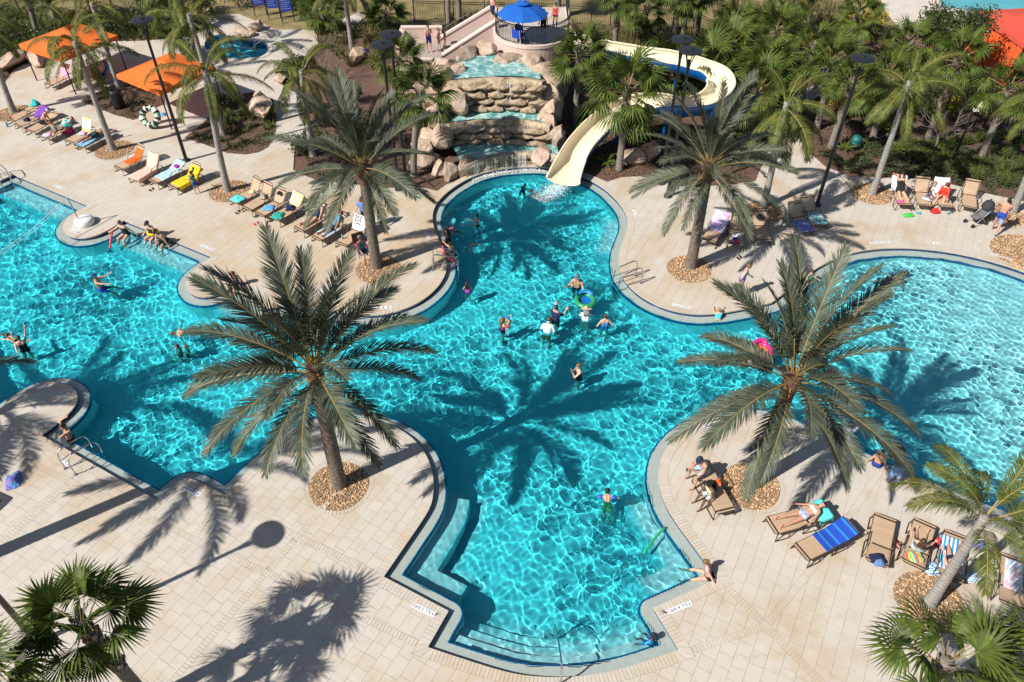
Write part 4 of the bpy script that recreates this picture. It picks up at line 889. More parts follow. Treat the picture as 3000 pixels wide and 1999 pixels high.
_d = px(781, 1568); lamp((_d - SHADOW * (6.1 / math.tan(SUN_EL))).xy, 'lamp post at the lower left casting a disc shadow on the deck', 6.1)
# ------------------------------------------------------------------ fences
def fence(pts, label, h=1.5, sp=.115):
    b = px(*pts[0]); e = empty('picket_fence', b, 0, label, 'fence', 'black metal picket fences'); P = [px(*p) - b for p in pts]
    g = G()
    for z in (.12, h - .18, h - .04): g.tube([p + Vector((0, 0, z)) for p in P], .022, 4)
    g.obj('rail', black_m, e); pm = None; qm = None
    for a, c in zip(P, P[1:]):
        n = max(1, int((c - a).length / sp))
        for i in range(n):
            q = a.lerp(c, i / n)
            if i % 18 == 0:
                if qm is None: gg = G(); gg.box((0, 0, h / 2 + .05), (.07, .07, h + .1)); o = gg.obj('fence_post', black_m, e); qm = o.data
                else: o = link(bpy.data.objects.new('fence_post', qm), e)
            else:
                if pm is None: gg = G(); gg.box((0, 0, h / 2), (.02, .02, h)); o = gg.obj('picket', black_m, e); pm = o.data
                else: o = link(bpy.data.objects.new('picket', pm), e)
            o.location = q
    return e
fence([(1215, 66), (1330, 70), (1480, 72)], 'black picket fence behind the stair along the dry lawn')
fence([(1640, 80), (1786, 88), (1983, 92), (2028, 100), (2085, 130)], 'black picket fence behind the slide')
fence([(2085, 132), (2200, 165), (2300, 190), (2385, 232)], 'black picket fence running to the gate')
fence([(2448, 232), (2520, 268), (2620, 305), (2760, 345), (2900, 378), (3060, 392)], 'black picket fence along the right planting')
fence([(-20, 38), (60, 36), (140, 33)], 'black picket fence at the top left corner', 1.5); fence([(270, 42), (340, 52), (430, 62)], 'short black fence behind the left lamp post', 1.5)
gt = fence([(2384, 262), (2416, 246), (2446, 232)], 'black metal gate across the concrete path', 1.3); gt.name = 'gate'; gt['category'] = 'gate'; del gt['group']
# ------------------------------------------------------------------ canopies
def canopy(c, ang, side, h, col, label, nm='shade_canopy', gname='orange shade canopies'):
    e = empty(nm, (c[0], c[1], 0), ang, label, 'canopy', gname); s = side / 2; m = mat('canopy fabric ' + nm, col, .75, var=.05, scale=1.5, bump=.1, bscale=4, trans=.12)
    n = 8; V = []
    for j in range(n + 1):
        for i in range(n + 1):
            x, y = -1 + 2 * i / n, -1 + 2 * j / n; r = max(abs(x), abs(y)); V.append((x * s, y * s, h + .62 * (1 - r) ** 1.15 - .03 * (1 - min(1, abs(abs(x) - abs(y)) * 0 + 1))))
    ct = mk('canopy_top', V, [(j * (n + 1) + i, j * (n + 1) + i + 1, (j + 1) * (n + 1) + i + 1, (j + 1) * (n + 1) + i) for j in range(n) for i in range(n)], m, e)
    for k in range(4):
        a = k * math.pi / 2; c0, s0 = math.cos(a), math.sin(a); f = lambda x, y, z: (x * c0 - y * s0, x * s0 + y * c0, z); q = 12
        V = [f(-s + side * i / q, -s, h) for i in range(q + 1)] + [f(-s + side * i / q, -s - .015, h - .26 + .03 * (i % 2)) for i in range(q + 1)]
        mk('valance', V, [(i, i + 1, q + 2 + i, q + 1 + i) for i in range(q)], m, ct)
        x, y = f(-s + .12, -s + .12, 0)[:2]; g = G(); g.tube([(x, y, 0), (x, y, h)], .04, 8); g.obj('post', black_m, e); g = G(); g.tube([f(-s + .1, -s + .1, h - .04), f(s - .1, -s + .1, h - .04)], .025, 5); g.obj('frame_bar', black_m, e)
    return e
canopy((-26.4, 46.4), R(-31), 3.9, 2.25, (.80, .17, .022), 'left orange canopy over the striped towel lounger'); canopy((-19.2, 42.1), R(-35), 3.75, 2.25, (.80, .17, .022), 'right orange canopy beside the black lamp post')
rc = canopy(tuple(px(2985, 200).xy), R(8), 5.2, 2.7, (.66, .085, .05), 'red canopy with drapes at the top right corner', 'cabana', None)
for x, y, sx, sy in ((-2.5, 0, .06, 5), (0, 2.5, 5, .06), (2.5, 0, .06, 5)):
    g = G(); n = 24
    for i in range(n):
        t0, t1 = i / n, (i + 1) / n; f = lambda t, z: (x + (t - .5) * sx + (.05 * math.sin(t * 60) if sx < 1 else 0), y + (t - .5) * sy + (.05 * math.sin(t * 60) if sy < 1 else 0), z); g.add([f(t0, .02), f(t1, .02), f(t1, 2.6), f(t0, 2.6)], [(0, 1, 2, 3)])
    g.obj('drape', mat('red drape', (.70, .10, .02), .8, var=.08), rc)
# ------------------------------------------------------------------ spa pool and far water
spa_in = SPA; n = len(spa_in); cs = Vector((sum(p[0] for p in spa_in) / n, sum(p[1] for p in spa_in) / n))
sb = empty('spa_basin'); tag(sb, kind='structure')
V = [(*p, .03) for p in spa_in] + [(*p, -.9) for p in spa_in]; o = mk('spa_wall', V, [(i, (i + 1) % n, n + (i + 1) % n, n + i) for i in range(n)], tile2_m, sb); RECV.append(o)
o = mk('spa_floor', [(*p, -.9) for p in spa_in], [tuple(range(n))], plaster, sb); RECV.append(o)
for o in RECV[-2:]: o.cycles.is_caustics_receiver = True
out = [Vector(p) + (Vector(p) - cs).normalized() * .3 for p in spa_in]; V = [(*p, .032) for p in spa_in] + [(p.x, p.y, .032) for p in out] + [(p.x, p.y, -.05) for p in out]
mk('spa_coping', V, [(i, (i + 1) % n, n + (i + 1) % n, n + i) for i in range(n)] + [(n + i, n + (i + 1) % n, 2 * n + (i + 1) % n, 2 * n + i) for i in range(n)], brick_m, sb)
sx = [p[0] for p in spa_in]; sy = [p[1] for p in spa_in]
grid_water('spa_water', min(sx), max(sx), min(sy), max(sy), .12, lambda X, Y: inpoly(np.stack([X, Y], -1), spa_in), lambda X, Y: -.12 + ripple(X, Y) * 2.2, lambda X, Y: 0 * X + .8, water_m)
fp = [px(*q) for q in ((2740, -60), (2760, 20), (2850, 32), (2960, 40), (3100, 60), (3200, -60))]
tag(mk('far_pool_water', [(p.x, p.y, .02) for p in fp], [tuple(range(len(fp)))], mat('far pool water', (.10, .40, .45), .1, var=.1, scale=.6, bump=.3, bscale=4, world_co=True)), kind='structure')
fp = [px(*q) for q in ((2560, -80), (2590, 30), (2640, 90), (2720, 60), (2900, 50), (3120, 75), (3300, -80))]
tag(mk('far_deck', [(p.x, p.y, .0) for p in fp], [tuple(range(len(fp)))], conc_m), kind='structure')
fp = [px(*q) for q in ((975, 100), (985, 62), (1050, 38), (1080, 40), (1030, 85), (1010, 110))]
tag(mk('concrete_path', [(p.x, p.y, -.0) for p in fp], [tuple(range(len(fp)))], conc_m), kind='structure')
# ------------------------------------------------------------------ loungers
frame_m = mat('bronze frame', (.045, .028, .018), .4, spec=.5); strap_m = mat('tan vinyl strap', (.50, .355, .235), .5, island=.06); dstrap_m = mat('brown vinyl strap', (.045, .025, .018), .5)
SH = .34; SLW = .64
def prof(x, beta, x0=.22):
    if x <= x0: return Vector((x, 0, SH))
    return Vector((x0 + (x - x0) * math.cos(beta), 0, SH + (x - x0) * math.sin(beta)))
LPROTO = {}
def lounger_proto(bdeg):
    if bdeg in LPROTO: return LPROTO[bdeg]
    be = R(bdeg); P = {}; w = SLW / 2
    def md(name, g, m): o = g.obj(name, m); d = o.data; bpy.data.objects.remove(o); return (name, d)
    parts = []
    g = G()
    loop = [(-.95, -w, SH), (.22, -w, SH), (.22, w, SH), (-.95, w, SH), (-.985, w - .06, SH), (-.985, -w + .06, SH), (-.95, -w, SH)]; g.tube(loop, .020, 6); parts.append(md('seat_frame', g, frame_m))
    g = G(); e = [prof(t, be) for t in (.24, .93, .985)]
    g.tube([e[0] + Vector((0, -w + .02, 0)), e[1] + Vector((0, -w + .02, 0)), e[2] + Vector((0, -w + .1, 0)), e[2] + Vector((0, w - .1, 0)), e[1] + Vector((0, w - .02, 0)), e[0] + Vector((0, w - .02, 0))], .018, 6); parts.append(md('backrest_frame', g, frame_m))
    for sg in (-1, 1):
        g = G(); y = sg * w; yo = sg * (w + .05)
        g.tube([(-.88, y, SH), (-.96, yo, .02), (-.50, yo, .02), (-.42, y, SH)], .017, 6); parts.append(md('leg', g, frame_m))
        g = G(); g.tube([(.05, y, SH), (.0, yo, .02), (.62, yo, .02), (.56, yo, .42), (.40, yo, .52), (-.05, yo, .52), (-.16, y, SH)], .017, 6); parts.append(md('arm_leg', g, frame_m))
    xs = [-.945 + .0605 * i for i in range(32)]; sm = {}
    straps = []
    for i, x in enumerate(xs):
        if abs(x - .22) < .035: continue
        dark = i in (1, len(xs) - 2) ; c = prof(x, be); a = be if x > .22 else 0
        straps.append((c + Vector((0, 0, .012)), a, dark))
    for dk in (False, True):
        g = G(); g.box((0, 0, 0), (.052, SLW + .02, .008)); o = g.obj('strap', dstrap_m if dk else strap_m); sm[dk] = o.data; bpy.data.objects.remove(o)
    LPROTO[bdeg] = (parts, straps, sm); return LPROTO[bdeg]
LOUNGE = {}
def lounger(key, F, H, bdeg, label):
    a, b = px(*F, SH), px(*H, SH); d = (b - a); ang = math.atan2(d.y, d.x); o = Vector((a.x, a.y, 0)) + Vector((math.cos(ang), math.sin(ang), 0)) * .97
    e = empty('sun_lounger', o, ang, label, 'sun lounger', 'tan strap sun loungers'); parts, straps, sm = lounger_proto(bdeg)
    po = {n_: link(bpy.data.objects.new(n_, d_), e) for n_, d_ in parts if n_.endswith('_frame')}
    for n_, d_ in parts:
        if not n_.endswith('_frame'): link(bpy.data.objects.new(n_, d_), e)
    for c, a_, dk in straps:
        s = link(bpy.data.objects.new('strap', sm[dk]), po['backrest_frame' if c.x > .22 else 'seat_frame']); s.location = c; s.rotation_euler = (0, -a_, 0)
    LOUNGE[key] = (o, ang, R(bdeg)); return e
def lp(key, x, y=0.0, h=0.0):                 # a point on the lounger, h above its straps
    o, ang, be = LOUNGE[key]; p = prof(x, be); n = Vector((0, 0, 1)) if x <= .22 else Vector((-math.sin(be), 0, math.cos(be)))
    q = p + n * (h + .02) + Vector((0, y, 0)); return o + Vector((q.x * math.cos(ang) - q.y * math.sin(ang), q.x * math.sin(ang) + q.y * math.cos(ang), q.z))
for row in (('A1', (30, 353), (78, 328), 10, 'empty lounger with a red cup at the far left end of the back row'), ('A2', (49, 368), (104, 345), 30, 'lounger with a purple towel in the far left row'), ('A3', (86, 385), (137, 357), 20, 'lounger the man in a white cap sits on'), ('A4', (127, 403), (179, 379), 10, 'lounger with children and towels in the far left row'), ('A5', (200, 416), (255, 387), 60, 'raised lounger holding the pastel rainbow towel'), ('A6', (234, 429), (291, 400), 0, 'flat lounger under the man lying face down'),
  ('B1', (343, 493), (401, 466), 55, 'lounger with a bright orange towel'), ('B2', (391, 525), (452, 487), 55, 'lounger covered by a pale pink towel'), ('B3', (446, 533), (500, 506), 25, 'lounger with a teal striped towel and purple ring'), ('B4', (503, 549), (556, 521), 45, 'lounger with a yellow towel beside the standing child'),
  ('C1', (683, 592), (730, 569), 60, 'upright lounger with a turquoise towel at its foot'), ('C2', (721, 612), (773, 582), 60, 'upright lounger with a colourful bag against its back'), ('C3', (758, 629), (808, 599), 55, 'lounger with a dark swimsuit over its back'), ('C4', (802, 642), (851, 614), 50, 'lounger with a yellow and white striped towel'), ('C5', (873, 673), (925, 643), 40, 'lounger under the woman in a navy swimsuit'), ('C6', (925, 699), (981, 666), 50, 'lounger half hidden by palm fronds with a striped towel'), ('C7', (998, 716), (1040, 684), 62, 'lounger with the white lettered towel beside the palm trunk'),
  ('D1', (2075, 706), (2099, 671), 50, 'lounger with a pink and white towel beside the right palm trunk'), ('D2', (2157, 717), (2159, 672), 40, 'lounger with white, blue and pink things on its seat'), ('D3', (2238, 706), (2220, 649), 60, 'shaded lounger with a black bag on its back'), ('D4', (2367, 680), (2338, 644), 45, 'lounger with a blue and purple towel in the palm shade'), ('D5', (2411, 660), (2376, 622), 45, 'lounger with a turquoise print towel in the palm shade'),
  ('E1', (2653, 601), (2635, 567), 55, 'lounger with a white towel under the woman in black'), ('E2', (2710, 603), (2697, 567), 60, 'lounger with a water bottle on its seat'), ('E3', (2774, 607), (2757, 573), 58, 'lounger with a white towel under the woman in red'), ('E4', (2841, 609), (2838, 573), 60, 'empty lounger behind the stroller'),
  ('G1', (2258, 1541), (2343, 1518), 15, 'lounger under the woman in a white top'), ('G2', (2346, 1619), (2431, 1578), 20, 'lounger with a royal blue towel'), ('G3', (2594, 1514), (2574, 1610), 8, 'flat lounger with a blue cap and bag at its end'), ('G4', (2710, 1531), (2683, 1616), 15, 'lounger under the girl wrapped in a striped towel'), ('G5', (2800, 1563), (2788, 1643), 15, 'lounger with blue and white towels behind the leaning trunk'), ('G6', (2967, 1632), (2960, 1724), 15, 'lounger with a pastel towel at the right edge'),
  ('H1', (2127, 1500), (2093, 1440), 12, 'lounger under the man in a navy cap beside the right palm'), ('I1', (140, 248), (179, 229), 55, 'lounger with a striped towel under the left orange canopy'), ('I2', (247, 241), (284, 229), 50, 'shaded lounger under the left orange canopy with a person'), ('J1', (-38, 1478), (-120, 1440), 20, 'lounger reaching in at the left edge of the front deck')):
    lounger(*row)
# ------------------------------------------------------------------ towels and cloth
def stripes(name, cols, axis=0, scale=1.0, wob=.0, rough=.95):
    if name in MATS: return MATS[name]
    m = mat(name, cols[0], rough, bump=.25, bscale=60); nt = m.node_tree; N = nt.nodes; L = nt.links; b = N['Principled BSDF']
    tc = N.new('ShaderNodeTexCoord'); uv = N.new('ShaderNodeSeparateXYZ'); L.new(tc.outputs['UV'], uv.inputs[0]); v = uv.outputs[axis]
    if wob:
        z = N.new('ShaderNodeTexNoise'); z.inputs['Scale'].default_value = 4; L.new(tc.outputs['UV'], z.inputs['Vector']); a = N.new('ShaderNodeMath'); a.operation = 'MULTIPLY_ADD'; a.inputs[1].default_value = wob; L.new(z.outputs['Fac'], a.inputs[0]); L.new(v, a.inputs[2]); v = a.outputs[0]
    s = N.new('ShaderNodeMath'); s.operation = 'MULTIPLY'; s.inputs[1].default_value = scale; L.new(v, s.inputs[0]); f = N.new('ShaderNodeMath'); f.operation = 'FRACT'; L.new(s.outputs[0], f.inputs[0])
    r = N.new('ShaderNodeValToRGB'); r.color_ramp.interpolation = 'CONSTANT'; e = r.color_ramp.elements; n = len(cols); e[0].color = (*cols[0], 1); e[1].position = 1 / n if n > 1 else 1; e[1].color = (*cols[min(1, n - 1)], 1)
    for i in range(2, n): q = e.new(i / n); q.color = (*cols[i], 1)
    L.new(f.outputs[0], r.inputs['Fac']); L.new(r.outputs[0], b.inputs['Base Color']); return m
def printed(name, cols, scale=5.0):
    if name in MATS: return MATS[name]
    m = mat(name, cols[0], .95, bump=.25, bscale=60); nt = m.node_tree; N = nt.nodes; L = nt.links
    tc = N.new('ShaderNodeTexCoord'); z = N.new('ShaderNodeTexNoise'); z.inputs['Scale'].default_value = scale; z.inputs['Detail'].default_value = 3; z.inputs['Distortion'].default_value = .8; L.new(tc.outputs['UV'], z.inputs['Vector'])
    r = N.new('ShaderNodeValToRGB'); r.color_ramp.interpolation = 'CONSTANT'; e = r.color_ramp.elements; n = len(cols); e[0].color = (*cols[0], 1); e[1].position = .30 + .4 / n; e[1].color = (*cols[1], 1)
    for i in range(2, n): q = e.new(.30 + .4 * i / n); q.color = (*cols[i], 1)
    L.new(z.outputs['Fac'], r.inputs['Fac']); L.new(r.outputs[0], N['Principled BSDF'].inputs['Base Color']); return m
def cloth_grid(name, rows, m, label, cat='towel', group=None, thick=.012, parent=None):
    """rows of points -> a sheet with thickness and uv"""
    a, b = len(rows), len(rows[0]); V = [p for r in rows for p in r]; F = [(i * b + j, i * b + j + 1, (i + 1) * b + j + 1, (i + 1) * b + j) for i in range(a - 1) for j in range(b - 1)]
    c = sum((Vector(p) for p in V), Vector()) / len(V); c.z = min(p.z for p in V); o = mk(name, [Vector(p) - c for p in V], F, m, parent, True, c)
    uvl = o.data.uv_layers.new(name='UVMap'); lv = np.zeros(len(o.data.loops), np.int32); o.data.loops.foreach_get('vertex_index', lv)
    uvl.data.foreach_set('uv', np.stack([(lv // b) / (a - 1), (lv % b) / (b - 1)], -1).astype(np.float32).ravel())
    s = o.modifiers.new('thickness', 'SOLIDIFY'); s.thickness = thick; s.offset = 1.0
    if label: tag(o, label, cat, group)
    return o
tr_ = random.Random(4)
def towel(key, x0, x1, m, label, w=.60, over=.10, y0=0.0, skew=0.0, lump=.012, hang=0.0, group=None):
    rows = []; n = max(6, int((x1 - x0) / .055)); q = 12; sd = tr_.uniform(0, 90)
    for i in range(n + 1):
        x = x0 + (x1 - x0) * i / n; r = []
        for j in range(q + 1):
            t = j / q; y = (t - .5) * (w + 2 * over) + y0 + skew * (i / n - .5); d = 0.0; lim = SLW / 2 + .03
            if abs(y) > lim: d = abs(y) - lim; y = math.copysign(lim + .012, y)
            p = lp(key, min(x, .985), y, lump + lump * noise.noise(Vector((x * 7 + sd, y * 7, sd))) * 1.0); p.z -= d
            if x > .985: p.z -= (x - .985); p += Vector((math.cos(LOUNGE[key][1]), math.sin(LOUNGE[key][1]), 0)) * .03
            if x < -.98: pass
            r.append(p)
        rows.append(r)
    return cloth_grid('towel', rows, m, label, 'towel', group)
def heap(p, size, m, label, cat='clothes', name='crumpled_towel', seed=0, h=None, rz=0.0):
    """a crumpled piece of cloth lying at p"""
    rows = []; n = 14; s = Vector((seed * 3.3, seed * 1.7, 0)); hh = h or .10
    for i in range(n + 1):
        r = []
        for j in range(n + 1):
            u, v = i / n * 2 - 1, j / n * 2 - 1; k = 1 + .22 * noise.noise(Vector((u, v, 0)) * 1.3 + s); rr = max(abs(u), abs(v)); edge = max(0, 1 - rr ** 2.2); ca = math.atan2(v, u); k *= 1 - .22 * (math.hypot(u, v) / 1.415) ** 2
            z = .012 + hh * edge * (.5 + .65 * abs(noise.noise(Vector((u * 1.7, v * 1.7, seed)) + s)) + .3 * noise.noise(Vector((u * 4, v * 4, seed))))
            x, y = u * k * size[0] / 2, v * k * size[1] / 2; r.append(Vector(p) + Vector((x * math.cos(rz) - y * math.sin(rz), x * math.sin(rz) + y * math.cos(rz), max(z, .008))))
        rows.append(r)
    return cloth_grid(name, rows, m, label, cat)
C_ = lambda *a: tuple(a)
t_orange = stripes('orange towel', [(.85, .12, .01)]); t_pink = stripes('pale pink towel', [(.80, .46, .36), (.82, .52, .43)], 1, 7); t_teal = stripes('teal striped towel', [(.02, .40, .50), (.80, .82, .80)], 1, 6, .12); t_yel = stripes('yellow towel', [(.86, .56, .01)])
t_rain = stripes('pastel rainbow towel', [(.85, .45, .55), (.85, .75, .15), (.55, .80, .70), (.60, .75, .88), (.85, .62, .66), (.86, .78, .30)], 0, 1.0); t_purp = stripes('purple towel', [(.20, .07, .42), (.16, .05, .36)], 1, 3); t_turq = stripes('turquoise towel', [(.04, .52, .55)])
t_yw = stripes('yellow white stripes', [(.85, .85, .82), (.85, .55, .06)], 1, 6); t_white = stripes('white towel', [(.80, .80, .80)]); t_blue = stripes('royal blue towel', [(.01, .06, .42), (.01, .06, .42), (.01, .07, .46), (.02, .22, .50), (.01, .06, .42)], 0, 4); t_bw = stripes('blue white stripes', [(.80, .82, .82), (.02, .22, .55), (.75, .82, .84), (.02, .35, .62)], 1, 4)
t_pw = printed('pink white print', [(.80, .80, .82), (.45, .55, .85), (.80, .35, .70), (.80, .60, .78)], 4); t_bp = printed('blue purple print', [(.02, .18, .55), (.30, .08, .50), (.03, .40, .60), (.45, .05, .35)], 6); t_tp = printed('turquoise print', [(.02, .30, .50), (.05, .50, .62), (.75, .72, .55), (.02, .12, .30)], 6)
t_str = stripes('pink yellow stripes', [(.75, .25, .50), (.85, .60, .10), (.30, .12, .45), (.80, .45, .60)], 1, 4); t_past = printed('pastel print', [(.80, .78, .80), (.55, .75, .85), (.80, .50, .60), (.82, .74, .60)], 4); t_lblue = stripes('light blue towel', [(.10, .38, .80)]); t_aqua = stripes('aqua towel', [(.10, .62, .60)])
t_navy = stripes('navy cloth', [(.01, .015, .06)]); t_red = stripes('red cloth', [(.65, .02, .03)]); t_mag = stripes('magenta cloth', [(.72, .02, .22)]); t_green = stripes('green cloth', [(.05, .50, .06)]); t_black = stripes('black cloth', [(.012, .012, .014)]); t_rb = stripes('bright rainbow stripes', [(.80, .08, .10), (.85, .55, .05), (.10, .55, .25), (.85, .80, .20), (.05, .35, .60)], 0, 2.0); t_multi = printed('multicolour cloth', [(.65, .05, .20), (.05, .30, .60), (.75, .55, .10), (.20, .10, .45)], 7); t_green2 = stripes('sea green towel', [(.02, .36, .30)])
towel('B1', -.45, .75, t_orange, 'bright orange towel spread on a lounger', .52, .0); towel('B2', -1.0, .985, t_pink, 'pale pink towel covering a whole lounger', .60, .22); towel('B3', -.62, .95, t_teal, 'teal and white wavy striped towel on a lounger', .58, .06, 0, .05)
towel('B4', -.75, .80, t_yel, 'yellow towel with a dark figure on it draped over a lounger', .58, .18, -.06); towel('A5', .12, .985, t_rain, 'pastel rainbow towel hung over a raised lounger back', .60, .04); towel('A2', .15, 1.0, t_purp, 'purple towel hanging over a lounger head', .62, .16); towel('C4', .35, 1.25, t_yw, 'yellow and white striped towel over a lounger back', .62, .12)
towel('C5', .40, 1.12, t_white, 'small white towel behind the sunbathing woman in navy', .30, .0, .05); towel('C7', .25, 1.2, t_white, 'white towel with large black letters over a lounger back', .66, .12); towel('D1', -.1, .985, t_pw, 'pink and white printed towel on a raised lounger', .60, .06); towel('D4', -.95, -.05, t_bp, 'blue and purple printed towel at the foot of a shaded lounger', .62, .06)
towel('D5', -.9, .0, t_tp, 'turquoise printed towel beside the purple one', .62, .05); towel('E1', .25, 1.1, t_white, 'white towel behind the woman in black', .64, .10); towel('E3', -.05, 1.1, t_white, 'white towel over the lounger of the woman in red', .64, .10); towel('G2', -.25, .95, t_blue, 'royal blue towel with thin light stripes', .62, .03, 0, .0, .006); towel('G5', -.75, .6, t_bw, 'blue and white striped towel under the person behind the trunk', .62, .16)
towel('G6', -.85, .25, t_past, 'pastel printed towel hanging on the lounger at the right edge', .40, .04, .05); towel('I1', .0, 1.05, t_str, 'pink and yellow striped towel on the lounger under the left canopy', .60, .05); towel('I2', .3, 1.05, t_lblue, 'light blue towel under the person in the canopy shade', .60, .05); towel('G1', .55, 1.12, t_aqua, 'aqua towel under the head of the woman in a white top', .62, .14, -.1); towel('A6', -.95, .95, stripes('blue dotted towel', [(.05, .35, .65), (.35, .65, .80)], 0, 14), 'bright blue patterned towel under the man lying face down', .58, .0); towel('C6', -.6, .25, t_bw, 'blue and white striped towel half hidden by fronds', .58, .05)
# the dark figure printed on the yellow towel and the letters on the white one are set in later
def on(key, x, y=0.0): return lp(key, x, y, .012)
heap(on('C1', -.7), (.72, .62), t_aqua, 'turquoise towel bunched at a lounger foot', 'towel', seed=1, h=.14, rz=-.5); heap(on('C2', .1), (.34, .34), t_multi, 'rainbow coloured bag against a lounger back', 'bag', 'beach_bag', 2, .42); heap(on('C3', -.35), (.62, .5), t_lblue, 'blue towel crumpled on a lounger seat', 'towel', seed=3, h=.12)
heap(on('C4', .05), (.50, .46), t_navy, 'navy clothes piled on the striped towel lounger', 'clothes', 'clothes_pile', 4, .24); heap(on('C4', -.72), (.62, .58), t_green2, 'sea green towel at a lounger foot', 'towel', seed=5, h=.16); heap(on('C3', .72), (.34, .42), t_black, 'black swimsuit hung over a lounger back', 'swimsuit', 'swimsuit', 6, .05); heap(on('C1', .12), (.34, .3), stripes('straw', [(.72, .58, .36)]), 'straw hat on the first upright lounger', 'hat', 'straw_hat', 7, .14)
heap(on('A1', .8), (.55, .5), t_turq, 'teal bag with a white cloth on the far left lounger', 'bag', 'beach_bag', 8, .34); heap(on('A2', -.35), (.36, .30), t_navy, 'dark blue bag on the purple towel lounger', 'bag', 'beach_bag', 9, .24); heap(on('A4', -.75), (.5, .4), t_pw, 'white printed towel at the foot of the children lounger', 'towel', seed=10, h=.1); heap(on('A4', .55), (.75, .7), stripes('teal print cloth', [(.05, .45, .45), (.55, .70, .60)], 1, 3), 'teal towel heaped behind the children', 'towel', seed=11, h=.4)
heap(px(201, 388), (.62, .55), t_mag, 'hot pink beach bag between the loungers', 'bag', 'beach_bag', 12, .62); heap(on('A5', -.05), (.5, .45), t_pw, 'white and yellow cloth on the rainbow towel lounger', 'towel', seed=13, h=.14); heap(on('D2', -.3), (.46, .34), t_white, 'white patterned cloth on the shaded lounger', 'clothes', 'folded_cloth', 14, .08); heap(on('D2', -.58, .08), (.26, .22), stripes('blue cloth', [(.03, .05, .40)]), 'small blue cloth on the shaded lounger', 'clothes', 'folded_cloth', 15, .08); heap(on('D2', -.78), (.24, .22), t_mag, 'magenta cloth on the shaded lounger', 'clothes', 'folded_cloth', 16, .1)
heap(on('D3', .62), (.5, .44), t_black, 'black bag hanging on a shaded lounger back', 'bag', 'beach_bag', 17, .12); heap(on('E1', -.78, .18), (.36, .3), stripes('hot pink cloth', [(.80, .10, .28)]), 'pink cloth at the foot of the woman in black', 'clothes', 'folded_cloth', 18, .1); heap(px(2661, 632), (.62, .34), t_green, 'bright green beach bag on the deck', 'bag', 'beach_bag', 19, .16, .1); heap(px(2739, 622), (.46, .38), t_red, 'red and black backpack on the deck before the loungers', 'backpack', 'backpack', 20, .34); heap(px(2692, 626), (.3, .18), stripes('teal cloth', [(.03, .35, .38)]), 'teal goggles and cloth on the deck', 'clothes', 'folded_cloth', 21, .06)
heap(on('G3', .78), (.52, .40), t_navy, 'dark bag at the end of the flat lounger', 'bag', 'beach_bag', 22, .16); heap(on('G3', .93, .06), (.36, .30), stripes('denim blue', [(.12, .22, .45)]), 'denim blue cap on the flat lounger', 'cap', 'cap', 23, .14); heap(on('G4', .62), (.55, .5), t_rb, 'rainbow striped towel behind the wrapped girl', 'towel', seed=24, h=.10); heap(px(2732, 1668), (.6, .52), t_bw, 'blue and white striped bag beside the gravel bed', 'bag', 'beach_bag', 25, .3); heap(px(2755, 1592), (.42, .36), t_red, 'red bag between two loungers at the lower right', 'bag', 'beach_bag', 26, .3)
heap(px(2853, 1694), (.62, .36), t_bw, 'pile of striped towels under the leaning trunk', 'towel', seed=27, h=.16); heap(px(2870, 1600), (.5, .4), t_bp, 'patterned bag right of the leaning trunk', 'bag', 'beach_bag', 28, .26); heap(px(40, 1410), (.56, .82), t_bp, 'purple and blue towel dropped on the left deck', 'towel', seed=29, h=.14, rz=.4); heap(on('H1', .05, .05), (.46, .44), t_black, 'black bag on the lounger of the man in a cap', 'bag', 'beach_bag', 30, .28); heap(on('H1', .12, -.26), (.2, .2), t_orange, 'orange cloth on the lounger of the man in a cap', 'clothes', 'folded_cloth', 31, .14)
heap(px(3002, 1802), (.6, .5), t_white, 'white cloth below the lounger at the right edge', 'towel', seed=32, h=.16); heap(on('B2', .05, -.30) + Vector((0, 0, -.3)), (.3, .3), stripes('lilac cloth', [(.42, .25, .55)]), 'lilac bag under the pink towel lounger', 'bag', 'beach_bag', 33, .16); heap(px(478, 338), (.4, .3), t_lblue, 'blue pool toy on the deck behind the green ring', 'toy', 'pool_toy', 34, .2)
def text_obj(s, a, b, up, h, m, parent, z, name='lettering'):
    """lettering whose baseline runs from a to b and whose tops point along up, so it reads as in the photograph"""
    cu = bpy.data.curves.new(name, 'FONT'); cu.body = s; cu.size = 1.0; cu.align_x = 'LEFT'; t = bpy.data.objects.new('t', cu); COL.objects.link(t)
    dg = bpy.context.evaluated_depsgraph_get(); me = bpy.data.meshes.new_from_object(t.evaluated_get(dg)); bpy.data.objects.remove(t); bpy.data.curves.remove(cu)
    n = len(me.vertices); co = np.zeros(n * 3); me.vertices.foreach_get('co', co); co = co.reshape(-1, 3); w = co[:, 0].max() - co[:, 0].min(); co[:, 0] -= co[:, 0].min()
    a, b, up = Vector(a), Vector(b), Vector(up).normalized(); x = (b - a); co2 = np.array([a + x * (c[0] / w) + up * (c[1] / .70 * h) + z for c in co])
    me.vertices.foreach_set('co', co2.ravel()); me.update(); me.materials.clear(); me.materials.append(m); o = bpy.data.objects.new(name, me); link(o, parent); return o
ink_m = mat('black paint', (.02, .02, .022), .6); wtile_m = mat('white tile', (.78, .79, .80), .35, var=.03, scale=8)
NMK = [0]
